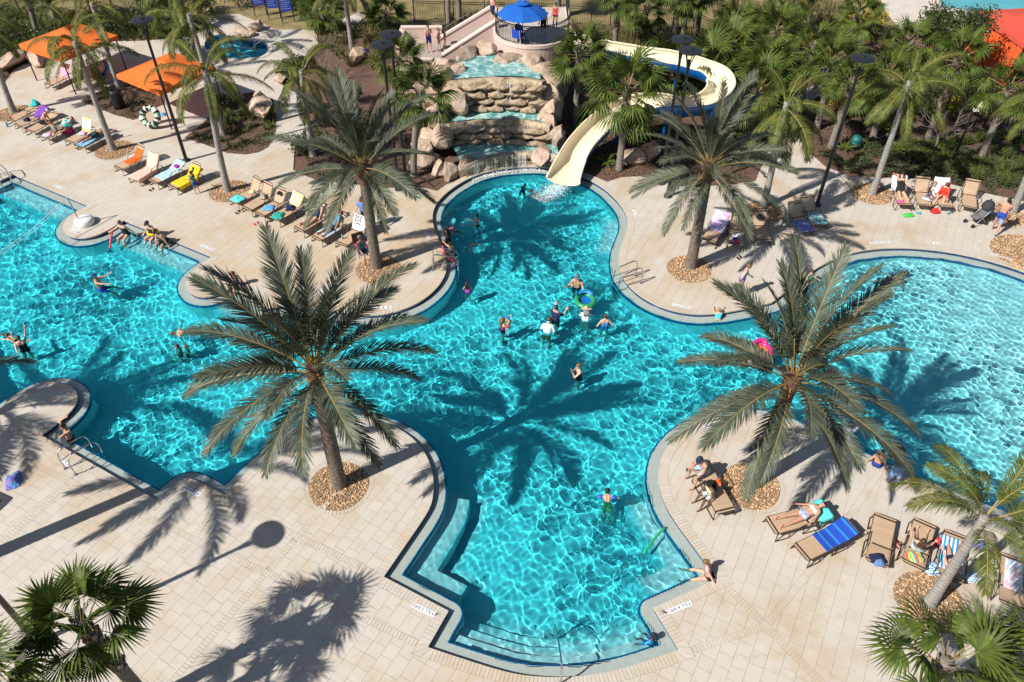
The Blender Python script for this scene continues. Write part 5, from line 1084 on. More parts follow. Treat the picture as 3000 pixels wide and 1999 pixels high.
def marker(a, b, txt, where, dia=True, w=.155):
    A, B = px(*a), px(*b); x = (B - A); L = x.length; x.normalize(); i = min(range(NO), key=lambda q: (PTS[q] - ((A + B) / 2).xy).length_squared); u = (PTS[i] - ((A + B) / 2).xy).to_3d(); y = Vector((-x.y, x.x, 0)); y = y if y.dot(u) > 0 else -y
    e = empty('depth_marker', (A + B) / 2, 0, where, 'depth marker', 'white depth marker tiles on the deck'); o = (A + B) / 2; A -= o; B -= o
    n = max(3, round(L / w)); 
    for k in range(n):
        p = A.lerp(B, (k + .5) / n); hx = x * L / n * .485; hy = y * w / 2; V = [p - hx - hy, p + hx - hy, p + hx + hy, p - hx + hy]
        V = [v + Vector((0, 0, .011)) for v in V]; mk('tile', V, [(0, 1, 2, 3)], wtile_m, e)
    t1 = .80 if dia else .96
    text_obj(txt, A.lerp(B, .04) - y * w * .30, A.lerp(B, t1) - y * w * .30, y, w * .62, ink_m, e, Vector((0, 0, .0145)))
    if dia:
        c = A.lerp(B, .90); g = G(); ring = [c + (x * math.cos(q) + y * math.sin(q)) * w * .34 + Vector((0, 0, .0145)) for q in np.linspace(0, 6.283, 20)]; g.tube(ring, .006, 4); g.tube([c - (x + y) * w * .22 + Vector((0, 0, .0145)), c + (x + y) * w * .22 + Vector((0, 0, .0145))], .006, 4); g.obj('no_diving_symbol', mat('red paint', (.35, .12, .14), .6), e)
def zp(ox, oy, x, y, s=2.941): return (ox + x / s, oy + y / s)
marker(zp(750, 1466, 1540, 990), zp(750, 1466, 1342, 897), '4 FT 3 IN', 'white 4 FT 3 IN marker on the front deck left of the entry steps'); marker(zp(1500, 1466, 1548, 885), zp(1500, 1466, 1335, 968), '3 FT 9 IN', 'white 3 FT 9 IN marker on the front deck right of the entry steps'); marker(zp(750, 960, 930, 840), zp(750, 960, 745, 826), '4 FT 6 IN', 'white 4 FT 6 IN marker on the deck tip by the left palm')
marker(zp(1500, 960, 1840, 828), zp(1500, 960, 1648, 856), '3 FT 6 IN', 'white 3 FT 6 IN marker on the deck tip by the right palm'); marker(zp(0, 960, 1725, 1445), zp(0, 960, 1555, 1362), '4 FT 6 IN', 'shaded white marker on the lower left deck corner'); marker(zp(0, 960, 605, 1190), zp(0, 960, 525, 1120), '5 FT', 'white 5 FT marker beside the left ladder'); marker(zp(1500, 480, 1380, 1215), zp(1500, 480, 1545, 1243), '3 FT 6 IN', 'white marker on the round deck right of the pool centre')
marker(zp(750, 480, 1492, 648), zp(750, 480, 1445, 562), '5 FT IN', 'white marker on the left side of the plunge pool'); marker(zp(1500, 480, 1048, 395), zp(1500, 480, 1075, 470), '5 FT IN', 'white marker on the right side of the plunge pool'); marker(zp(0, 480, 465, 188), zp(0, 480, 572, 226), '4 FT 6 IN', 'white marker near the far left pool edge'); marker(zp(0, 480, 600, 568), zp(0, 480, 680, 592), '4 FT', 'white marker beside the net post'); marker(zp(0, 480, 1735, 705), zp(0, 480, 1858, 748), '4 FT 6 IN', 'white marker behind the three people on the pool edge')
marker(zp(2200, 480, 1022, 688), zp(2200, 480, 1192, 674), 'SHALLOW WATER', 'lettered white tile strip at the shallow end near the fronds', False); marker(zp(2200, 480, 1558, 682), zp(2200, 480, 1645, 694), '1 FT', 'white 1 FT marker at the shallow end'); marker(zp(2560, 480, 1830, 1412, 5.348), zp(2560, 480, 2182, 1508, 5.348), 'CAUTION SHALLOW WATER', 'long lettered tile strip beside the right gravel bed', False); marker(zp(750, 480, 1170, 1238), zp(750, 480, 1000, 1240), '4 FT', 'white marker half hidden by fronds on the middle deck')
# letters on the white towel
_o, _a, _b = LOUNGE['C7']; text_obj('RESE', lp('C7', .52, .24, .045), lp('C7', .95, .24, .045), lp('C7', .5, -.1, .045) - lp('C7', .5, .24, .045), .34, ink_m, bpy.data.objects[[o.name for o in bpy.data.objects if o.get('label', '').startswith('white towel with large')][0]], Vector((0, 0, 0)))
_tw = [o for o in bpy.data.objects if o.get('label', '').startswith('white towel with large')][0]
for c in _tw.children: c.location = -_tw.location
_ty = [o for o in bpy.data.objects if o.get('label', '').startswith('yellow towel with a dark')][0]
_fig = [lp('B4', x, y, .04) - _ty.location for x, y in ((.05, .05), (.2, .12), (.5, .10), (.68, .16), (.72, .05), (.55, -.02), (.3, 0), (.1, -.06))]; mk('printed_figure', _fig, [tuple(range(8))], mat('dark print', (.05, .055, .075), .9), _ty)
# ------------------------------------------------------------------ pool ladders, rails, net
def ladder(p, label, two=True):
    i = min(range(NO), key=lambda q: (PTS[q] - px(*p).xy).length_squared); n = OUTER[i][1].normalized(); t = Vector((-n.y, n.x)); e = empty('pool_ladder', (PTS[i].x, PTS[i].y, 0), math.atan2(n.y, n.x), label, 'ladder', 'stainless steel pool ladders')
    for s in (-.26, .26):
        g = G(); g.tube([(-.55, s, 0), (-.56, s, .55), (-.50, s, .78), (-.36, s, .86), (.30, s, .70), (.46, s, .60), (.52, s, .42), (.54, s, -.2), (.54, s, -1.15)], .024, 8); g.obj('handrail', steel_m, e); g = G(); g.tube([(-.55, s, .42), (.50, s, .30)], .016, 6); g.obj('side_bar', steel_m, e); g = G(); g.lathe([(0, .008), (.06, .008), (.05, .03), (.03, .035)], 12, (-.55, s, 0)); g.obj('flange', steel_m, e)
    for k in range(3): g = G(); g.box((.54, 0, -.38 - .28 * k), (.09, .5, .03)); o = g.obj('tread', steel_m, e); o.cycles.is_caustics_receiver = True
for p, l in (((248, 1340), 'steel ladder at the left pool edge near the wading man'), ((1310, 785), 'steel ladder on the left side of the pool centre'), ((1835, 832), 'steel ladder on the right side of the pool centre'), ((6, 527), 'steel ladder at the far left pool corner')): ladder(p, l)
e = empty('stair_handrail', px(1642, 2003), 0, 'single steel handrail down the front entry steps', 'handrail'); q = px(1624, 1846, -.16) - px(1642, 2003)
g = G(); g.tube([(0, 0, 0), (0, 0, .5), (0, .05, .8), (0, .15, .9), (q.x * .4, q.y * .5, .72), (q.x, q.y, .15), (q.x, q.y + .02, -.3), (q.x, q.y + .02, -1.2)], .024, 8); g.obj('rail', steel_m, e); g = G(); g.lathe([(0, .008), (.06, .008), (.05, .03), (.03, .035)], 12); g.obj('flange', steel_m, e)
vb = px(250, 655); e = empty('net_post', vb, 0, 'white weighted base with a slim post holding a pool net line', 'net post'); tp = pxy(196, 578, vb.y - .2) - vb
g = G(); g.lathe([(0, 0), (.42, 0), (.44, .06), (.42, .24), (.34, .30), (0, .31)], 20); g.obj('base', white_m, e, True); g = G(); g.tube([(-.2, -.05, .25), tp], .03, 8); g.obj('post', mat('grey post', (.35, .36, .38), .5), e)
g = G(); q = px(-30, 760, .9) - vb; g.tube([tp, tp.lerp(q, .5) + Vector((0, 0, -.15)), q], .018, 5); g.tube([tp + Vector((0, 0, -.12)), tp.lerp(q, .5) + Vector((0, 0, -.3)), q + Vector((0, 0, -.1))], .01, 5); g.obj('net_tape', mat('net tape', (.62, .66, .68), .7), e)
def noodle(pts, r, col, label):
    P = crom([Vector(p) for p in pts], 5); b = P[0].copy(); g = G(); g.tube([p - b for p in P], r, 8); o = g.obj('foam_noodle', mat('foam ' + label[:12], col, .8, var=.04), None, True, b); tag(o, label, 'pool noodle')
noodle([px(330, 672, .15), px(325, 700, .1), px(322, 728, -.1)], .05, (.75, .09, .14), 'pink foam noodle held by the woman in black at the left edge'); noodle([px(1949, 1546, -.12), px(1920, 1575, -.1), px(1886, 1621, -.12)], .04, (.02, .40, .16), 'green foam noodle floating near the front bench'); noodle([px(1295, 716, .0), px(1302, 742, .0), px(1316, 758, .0), px(1345, 768, -.02)], .055, (.70, .10, .18), 'pink foam noodle under the women at the left pool edge')
def ring(c, R_, r, m, label, rot=(0, 0, 0), name='swim_ring', bands=0):
    g = G(); n, k = 28, 10
    V = [((R_ + r * math.cos(b)) * math.cos(a), (R_ + r * math.cos(b)) * math.sin(a), r * math.sin(b)) for a in np.linspace(0, 2 * math.pi, n, False) for b in np.linspace(0, 2 * math.pi, k, False)]
    g.add(V, [(i * k + j, ((i + 1) % n) * k + j, ((i + 1) % n) * k + (j + 1) % k, i * k + (j + 1) % k) for i in range(n) for j in range(k)])
    if bands: g.mi = [[0, 1, 2, 1][(f // k) * bands // n % 4] for f in range(len(g.f))]
    o = g.obj(name, m, None, True, c); o.rotation_euler = rot; return tag(o, label, 'swim ring')
ring(px(450, 372) + Vector((0, 0, .62)), .46, .17, [mat('ring green', (.05, .32, .10), .3, col2=(.55, .72, .60), scale=5), mat('ring black', (.015, .015, .018), .3), mat('ring white', (.72, .76, .74), .3)], 'large green, white and black swim ring standing on the deck', (R(62), 0, R(-12)), bands=20)
ring(lp('B3', .55, -.05, .06), .105, .045, mat('ring purple', (.55, .03, .42), .35), 'small purple ring on the teal striped towel')
def float_disc(c, R_, cols, label, rot=0.0):
    e = empty('pool_float', c, rot, label, 'float'); g = G(); n = 28; k = 8; V = [((R_ + .11 * math.cos(b)) * math.cos(a), (R_ + .11 * math.cos(b)) * math.sin(a) * 1.1, .09 + .10 * math.sin(b)) for a in np.linspace(0, 2 * math.pi, n, False) for b in np.linspace(0, 2 * math.pi, k, False)]
    g.add(V, [(i * k + j, ((i + 1) % n) * k + j, ((i + 1) % n) * k + (j + 1) % k, i * k + (j + 1) % k) for i in range(n) for j in range(k)]); g.obj('tube', mat('float tube ' + label[:9], cols[0], .3, coat=.3), e, True)
    g = G(); g.lathe([(0, .02), (R_ * .55, .03), (R_ * .95, .10)], 24); g.obj('seat_panel', mat('float seat ' + label[:9], cols[1], .35, coat=.3), e, True)
    g = G(); g.lathe([(R_ * .9, .12), (R_ * 1.05, .32), (R_ * .95, .40), (R_ * .7, .30)], 10, (0, 0, 0), R(20), R(160)); g.obj('back_cushion', mat('float back ' + label[:9], cols[2], .35, coat=.3), e, True); return e
float_disc(px(1714, 885, -.15), .36, ((.03, .30, .12), (.01, .14, .45), (.02, .25, .55)), 'round blue and green float pushed by the person in a straw hat'); float_disc(px(2228, 1030, -.15), .36, ((.80, .02, .22), (.85, .18, .01), (.78, .02, .28)), 'pink and orange float half hidden by the right palm', .4)
# ------------------------------------------------------------------ small things on the deck
def sandals(p, col, label, rz=0.0, s=1.0):
    e = empty('sandals', px(*p), rz, label, 'sandals', 'sandals left on the deck'); m = mat('sandal %.2f%.2f%.2f' % col, col, .7)
    for k, (x, y, a) in enumerate(((-.08, 0, .1), (.09, .05, -.25))):
        g = G(); P = [(.045 * math.cos(t) * (1.0 if math.sin(t) > 0 else .8), .13 * math.sin(t)) for t in np.linspace(0, 2 * math.pi, 14, False)]; P = [(x + (u * math.cos(a) - v * math.sin(a)) * s, y + (u * math.sin(a) + v * math.cos(a)) * s) for u, v in P]; g.prism(P, 0.003, .03); c, q = math.cos(a), math.sin(a); g.tube([(x - .045 * s, y, .02), (x, y + .03, .07), (x + .045 * s, y, .02)], .012, 5); g.obj('sandal', m, e)
for p, c, l, a in (((445, 557), (.015, .014, .013), 'black sandals below the pink towel lounger', .9), ((698, 624), (.02, .018, .016), 'dark sandals at the foot of the first upright lounger', 1.0), ((751, 657), (.55, .06, .20), 'pink sandals before the lounger row', .6), ((782, 668), (.50, .10, .25), 'pink and yellow sandals near the palm fronds', .3), ((2167, 757), (.012, .012, .012), 'black sandals on the deck near the standing woman', .5), ((2628, 1598), (.25, .03, .03), 'dark red sandals beside the flat lounger', .4), ((2433, 1358), (.62, .66, .72), 'pale sandals in the palm shadow on the right', 1.2), ((1230, 580), (.05, .35, .25), 'green toys on the deck left of the plunge pool', .8)): sandals(p, c, l, a)
def bottle(p, col, label, h=.22, r=.035, name='bottle', z=0.0, tilt=None):
    g = G(); g.lathe([(0, 0), (r, 0), (r, h * .68), (r * .45, h * .82), (r * .45, h), (0, h)], 12); o = g.obj(name, mat('bottle %.2f%.2f%.2f' % col, col, .3), None, True, p)
    if tilt: o.rotation_euler = tilt
    tag(o, label, 'bottle')
bottle(px(23, 372), (.03, .28, .42), 'teal bottle standing on the deck at the far left', .3, .05); bottle(on('A1', -.82, .12), (.65, .02, .02), 'red cup on the far left lounger', .14, .045, 'cup'); bottle(on('E2', -.45, .05) + Vector((0, 0, .05)), (.55, .65, .78), 'clear water bottle lying on a lounger', .42, .06, 'bottle', 0, (R(86), 0, .9)); bottle(px(2777, 628), (.10, .45, .42), 'teal and pink bottle before the loungers', .24, .04); bottle(px(2715, 575, .36), (.03, .15, .55), 'blue cup beside the toddler', .16, .05, 'cup'); bottle(on('C7', -.62, .18), (.05, .55, .62), 'turquoise bottle beside the seated woman', .24, .04)
bottle(px(2389, 1551), (.45, .48, .48), 'grey cup between two loungers at the lower right', .16, .05, 'cup'); bottle(px(2532, 1567), (.70, .66, .58), 'white cup beside the blue towel lounger', .15, .06, 'cup')
# trash can
e = empty('trash_can', px(352, 316), 0, 'black slatted trash can in the mulch bed', 'trash can'); g = G(); g.lathe([(0, .02), (.27, .02), (.27, 1.0), (0, 1.0)], 20); g.obj('liner', mat('can liner', (.02, .02, .02), .7), e)
for i in range(24): a = 2 * math.pi * i / 24; g = G(); g.box((.305 * math.cos(a), .305 * math.sin(a), .5), (.03, .05, .96), rot3(0, 0, a)); g.obj('slat', black_m, e)
g = G(); g.lathe([(.34, .94), (.34, 1.02), (.26, 1.08), (.18, 1.09), (.17, 1.04)], 24); g.obj('lid', black_m, e)
# signs
def sign(p, w, h, z, m, label, face=-90, cat='sign', tilt=0.0, posts=1, name='sign'):
    e = empty(name, px(*p), R(face + 90), label, cat)
    xs = (0,) if posts == 1 else (-w / 2 - .05, w / 2 + .05)
    for x in xs: g = G(); g.box((x, .03, (z + h) / 2 if posts == 2 else z / 2), (.06, .06, z + h if posts == 2 else z)); g.obj('post', black_m, e)
    g = G(); g.box((0, -.02, z + h / 2), (w, .03, h), rot3(tilt, 0, 0)); g.obj('panel', m, e); e['panel'] = e.children[-1].name; return e
navy_m = mat('info board blue', (.03, .06, .42), .5, var=.08, scale=6); yel_m = mat('info board yellow', (.80, .60, .03), .5)
for i, (x, y) in enumerate(((765, 46), (806, 56), (846, 66))):
    e = sign((x, y), .72, 1.35, .75, navy_m, ('leftmost', 'middle', 'rightmost')[i] + ' of the three blue information boards at the top', -80, 'sign', 0, 2, 'information_board'); g = G(); g.box((0, -.05, 2.0), (.66, .02, .18)); g.obj('title_band', yel_m, bpy.data.objects[e['panel']])
    for k in range(7): g = G(); g.box((-.04 * (k % 3), -.045, 1.78 - .14 * k), (.54 - .06 * (k % 3), .012, .035)); g.obj('text_line', mat('board text', (.25, .32, .65), .5), bpy.data.objects[e['panel']])
sign((1006, 98), .30, .38, 1.0, white_m, 'small white notice on a thin post left of the stair', -85)
e = sign((1632, 447), .72, .52, .7, white_m, 'white notice with red lettering beside the slide exit', -95, 'sign', -.35)
for k in range(4): g = G(); g.box((0, -.05 - .0 * k, 1.12 - .1 * k), (.56, .012, .035), rot3(-.35, 0, 0)); g.obj('text_line', mat('red text', (.55, .05, .05), .5), bpy.data.objects[e['panel']])
sign((2404, 262), .36, .48, 1.05, white_m, 'white notice hung on the gate', -110)
sign((1076, 178), .42, .5, .25, navy_m, 'small blue sign beside the pale boulder', -60)
e = empty('utility_box', px(2503, 432), .3, 'round green utility box in the mulch', 'utility box'); g = G(); g.lathe([(0, 0), (.30, 0), (.28, .3), (.30, .32), (.27, .55), (.16, .68), (0, .70)], 16); g.obj('housing', mat('utility green', (.01, .12, .12), .5), e, True); g = G(); g.lathe([(.305, .30), (.33, .33), (.305, .36)], 16); g.obj('band', mat('utility dark', (.005, .06, .06), .5), e)
# camera pole
e = empty('camera_pole', px(2787, 480), 0, 'slim black pole with a white security camera', 'camera pole'); g = G(); g.tube([(0, 0, 0), (0, 0, 3.2)], [.07, .05], 8); g.obj('pole', black_m, e); g = G(); g.box((.1, 0, 3.0), (.3, .16, .14)); g.obj('camera_arm', white_m, e); g = G(); g.lathe([(0, 0), (.16, .02), (.12, .16), (.05, .22), (0, .36)], 14, (.2, 0, 3.1)); g.obj('camera_dome', mat('beige plastic', (.5, .45, .3), .5), e, True)
# stroller
e = empty('stroller', px(2858, 655), R(200), 'black and grey stroller with a blue bag beside the loungers', 'stroller'); gm = mat('stroller metal', (.45, .46, .48), .35, metal=.8); st = mat('stroller fabric', (.03, .032, .036), .8); gy = mat('stroller grey', (.12, .12, .13), .8)
for s in (-.24, .24):
    g = G(); g.tube([(.42, s, .09), (-.1, s, .55), (-.42, s, .98), (-.55, s, 1.05)], .016, 6); g.obj('frame_tube', gm, e); g = G(); g.tube([(-.35, s, .09), (.05, s, .45), (.3, s, .5)], .016, 6); g.obj('frame_tube', gm, e); g = G(); g.tube([(-.55, s, 1.05), (-.66, s, 1.04), (-.68, s, .96)], .022, 6); g.obj('grip', black_m, e)
    for x in (.42, -.35):
        for d in (-.03, .03): g = G(); g.tube([(x, s + d - .015, .09), (x, s + d + .015, .09)], .09, 14); g.obj('wheel', black_m, e)
g = G(); g.tube([(.32, 0, .40), (.1, 0, .42), (-.1, 0, .45), (-.3, 0, .85)], [.2, .22, .22, .2], 8, True, .3); g.obj('seat', gy, e, True); g = G(); g.lathe([(0, .34), (.2, .28), (.28, .12), (.29, 0)], 12, (-.3, 0, .82)); g.obj('hood', st, e, True); g = G(); g.box((-.5, .0, .72), (.16, .34, .36), None, .8); g.obj('blue_bag', mat('bag blue', (.03, .28, .70), .7), e); g = G(); g.box((-.2, 0, .28), (.36, .36, .16)); g.obj('basket', st, e)
# chair for the seated woman in teal
e = empty('deck_chair', px(1062, 742), R(-60), 'low dark chair of the seated woman beside the palm trunk', 'chair')
for s in (-.26, .26): g = G(); g.tube([(.3, s, 0), (.28, s, .4), (-.28, s, .36), (-.36, s, .9)], .016, 6); g.obj('side_frame', frame_m, e); g = G(); g.tube([(-.3, s, 0), (-.1, s, .4)], .016, 6); g.obj('leg', frame_m, e)
g = G(); g.box((0, 0, .39), (.56, .5, .03)); g.obj('seat', mat('chair pink', (.45, .06, .18), .8), e); g = G(); g.box((-.33, 0, .64), (.03, .5, .5), rot3(0, -.15, 0)); g.obj('backrest', dstrap_m, e)
# spa handrails
e = empty('spa_handrail', px(772, 150), R(200), 'pair of steel handrails at the round spa pool', 'handrail')
for s in (-.25, .25): g = G(); g.tube([(-.3, s, 0), (-.3, s, .7), (-.15, s, .85), (.4, s, .6), (.6, s, .2), (.62, s, -.5)], .022, 6); g.obj('rail', steel_m, e)
# blue lounge chair on the tower
e = empty('lifeguard_chair', (.35, 42.95, TZ + .012), R(60), 'blue chair under the umbrella on the tower', 'chair'); bm_ = mat('chair blue', (.02, .06, .45), .6)
for s in (-.25, .25): g = G(); g.tube([(.25, s, 0), (.22, s, .4), (-.25, s, .36), (-.32, s, .85)], .018, 6); g.obj('side_frame', white_m, e); g = G(); g.tube([(-.28, s, 0), (-.2, s, .38)], .018, 6); g.obj('leg', white_m, e)
g = G(); g.box((0, 0, .38), (.5, .48, .03)); g.obj('seat', bm_, e); g = G(); g.box((-.3, 0, .62), (.03, .48, .46), rot3(0, -.15, 0)); g.obj('backrest', bm_, e)
# ------------------------------------------------------------------ people
SKIN = {'fair': (.62, .37, .265), 'tan': (.50, .275, .18), 'dark': (.13, .065, .042), 'pink': (.66, .36, .27)}
for k_, v_ in SKIN.items():
    mat('skin ' + k_, v_, .5, var=.06, scale=6); MATS['skin ' + k_].node_tree.nodes['Principled BSDF'].inputs['Subsurface Weight'].default_value = 0.0
eye_m = mat('eyes', (.03, .02, .02), .3); lip_m = mat('lips', (.35, .10, .09), .5)
HAIR = {'black': (.012, .010, .009), 'brown': (.055, .028, .016), 'blond': (.32, .19, .08), 'grey': (.30, .29, .28), 'red': (.14, .03, .015), 'dkblond': (.17, .09, .04)}
def hair_mat(c): return mat('hair ' + c, HAIR[c], .45, var=.3, scale=30)
CLOTH = {}
def cloth_mat(c, pat=None):
    n = 'fabric %.2f %.2f %.2f' % c + (' patterned' if pat else ''); return mat(n, c, .85, col2=pat, scale=14 if pat else 3, var=0 if pat else .05, bump=.15, bscale=40)
PEOPLE = []
def person(label, pos, face, pose, h=1.7, skin='tan', hair=('short', 'brown'), wear=(), anchor='feet', sex='m', fat=1.0, hat=None, extra=None, wet=False):
    """pose: lean, hip(L,R), knee(L,R), ab(L,R), arm L/R (pitch, out, elbow), head, pitch"""
    S = h / 1.7; kid = h < 1.4; g_ = pose.get; V = Vector
    lean = R(g_('lean', 0)); u = V((math.sin(lean), 0, math.cos(lean))); f = V((math.cos(lean), 0, -math.sin(lean)))
    pel = V((0, 0, 0)); sp = .50 if not kid else .47; neck = u * sp; sw = (.175 if sex == 'm' else .155); J = {}
    caps = []   # p0 r0 p1 r1 label
    k = fat * (1 if not kid else .92); fm = sex == 'f'
    wR, hR, cR = (.098, .112, .108) if not fm else (.088, .118, .098)
    for s in (1, -1):
        y = V((0, s, 0))
        a = [pel + y * .068 - u * .02, pel + u * .17 + y * .05, pel + u * .34 + y * (.072 if not fm else .062), pel + u * .46 + y * .085]
        rr = [hR * k, wR * k, cR * k, .075 * k]
        for i in range(3): caps.append((a[i], rr[i], a[i + 1], rr[i + 1], 'torso'))
        if fm and not kid: caps.append((pel + u * .33 + y * .065 + f * .055, .062 * k, pel + u * .35 + y * .06 + f * .05, .055 * k, 'torso'))
        hp = pel + y * .088 - u * .04; i = 0 if s > 0 else 1
        th = R(g_('hip', (0, 0))[i]); kn = R(g_('knee', (0, 0))[i]); ab = R(g_('ab', (4, 4))[i])
        td = V((math.sin(th) * math.cos(ab), s * math.sin(ab), -math.cos(th) * math.cos(ab))); sd = V((math.sin(th - kn) * math.cos(ab), s * math.sin(ab) * .6, -math.cos(th - kn) * math.cos(ab))).normalized()
        kp = hp + td * .42; ap = kp + sd * .40; caps.append((hp, .088 * k, kp, .056 * k, 'thigh%d' % i)); caps.append((kp, .056 * k, kp + sd * .14 - V((.015, 0, 0)), .054 * k, 'shin%d' % i)); caps.append((kp + sd * .12, .053 * k, ap, .034 * k, 'shin%d' % i))
        fd = V((math.cos(th - kn) , 0, math.sin(th - kn))); fd = (fd + sd * g_('toe', .15)).normalized(); caps.append((ap + sd * .03 - fd * .03, .036, ap + fd * .155 + sd * .045, .027, 'foot%d' % i)); J['toe%d' % i] = ap + fd * .17 + sd * .06; J['ankle%d' % i] = ap + sd * .07
        shp = pel + u * (sp - .055) + y * sw; ar = g_('armL' if s > 0 else 'armR', (5, 10, 10)); p, o, e = [R(q) for q in ar[:3]]
        inn = R(ar[3]) if len(ar) > 3 else 0.0
        ud = (f * math.sin(p) * math.cos(o) - u * math.cos(p) * math.cos(o) + y * math.sin(o)).normalized(); ed = (f * math.sin(p + e) * math.cos(o) - u * math.cos(p + e) * math.cos(o) + y * math.sin(o - inn * 1.6)).normalized()
        el = shp + ud * .285; wr = el + ed * .245; ak = k * (.9 if fm else 1.0); caps.append((pel + u * .44 + y * .08, .075 * k, shp, .060 * ak, 'torso')); caps.append((shp, .056 * ak, el, .041 * ak, 'uarm%d' % i)); caps.append((el, .042 * ak, wr, .027, 'farm%d' % i)); J['wr%d' % i] = (wr, ed, y)
    caps.append((pel + u * .44, .062, neck + u * .075, .048, 'neck'))
    hk = (1.0 if not kid else 1.28); hc = neck + (u * .165 + f * .025) * (1 if not kid else 1.1)
    hp_ = R(g_('head', 0)); hy = R(g_('yaw', 0))
    hu = (u * math.cos(hp_) + f * math.sin(hp_)); hf = (f * math.cos(hp_) - u * math.sin(hp_)); Y = V((0, 1, 0)); hf = hf * math.cos(hy) + Y * math.sin(hy); hf.normalize(); hl = hu.cross(hf).normalized(); HM = Matrix((hf, hl, hu)).transposed()
    g = G()
    for p0, r0, p1, r1, lb in caps:
        n = 8; d = p1 - p0
        g.ell(p0, (r0,) * 3, 10, 7); g.ell(p1, (r1,) * 3, 10, 7)
        if d.length > 1e-4: g.tube([p0, p1], [r0, r1], 10, True)
    # whole-body attitude and scale
    B = Matrix.Rotation(R(g_('pitch', 0)), 3, 'Y'); Bz = Matrix.Rotation(R(face), 3, 'Z')
    raw = g.obj('person', MATS['skin ' + skin]); m_ = raw.modifiers.new('r', 'REMESH'); m_.mode = 'VOXEL'; m_.voxel_size = .021; m_.use_smooth_shade = True; sm = raw.modifiers.new('s', 'SMOOTH'); sm.iterations = 3; sm.factor = .5
    PEOPLE.append(dict(o=raw, caps=caps, J=J, hc=hc, HM=HM, hk=hk, B=B, Bz=Bz, S=S, pos=Vector(pos), anchor=anchor, wear=wear, hair=hair, hat=hat, skin=skin, u=u, pel=pel, sp=sp, label=label, curl=g_('curl', .5), extra=extra, fat=k)); return PEOPLE[-1]
def hand_geo(g, wr, d, y, curl):
    side = (y - d * y.dot(d)).normalized(); pn = d.cross(side).normalized(); c = wr + d * .05
    Mx = Matrix((d, side, pn)).transposed(); g.ell(c, (.058, .042, .018), 8, 6, Mx)
    for q in range(4):
        b = wr + d * .09 + side * (.030 - .020 * q); L = (.068, .076, .070, .055)[q]; P = [b]; a = 0.0
        for j in range(3): a += curl * .55; P.append(P[-1] + (d * math.cos(a) + pn * math.sin(a)) * L * (.42, .33, .25)[j])
        g.tube(P, [.0095, .009, .008, .0065], 5)
    b = wr + d * .03 - side * -.036; P = [b, b + (d * .6 + side * .75 + pn * .2).normalized() * .038, b + (d * .6 + side * .75 + pn * .2).normalized() * .038 + (d * .9 + side * .3 + pn * .35).normalized() * .034]; g.tube(P, [.012, .0105, .008], 5)
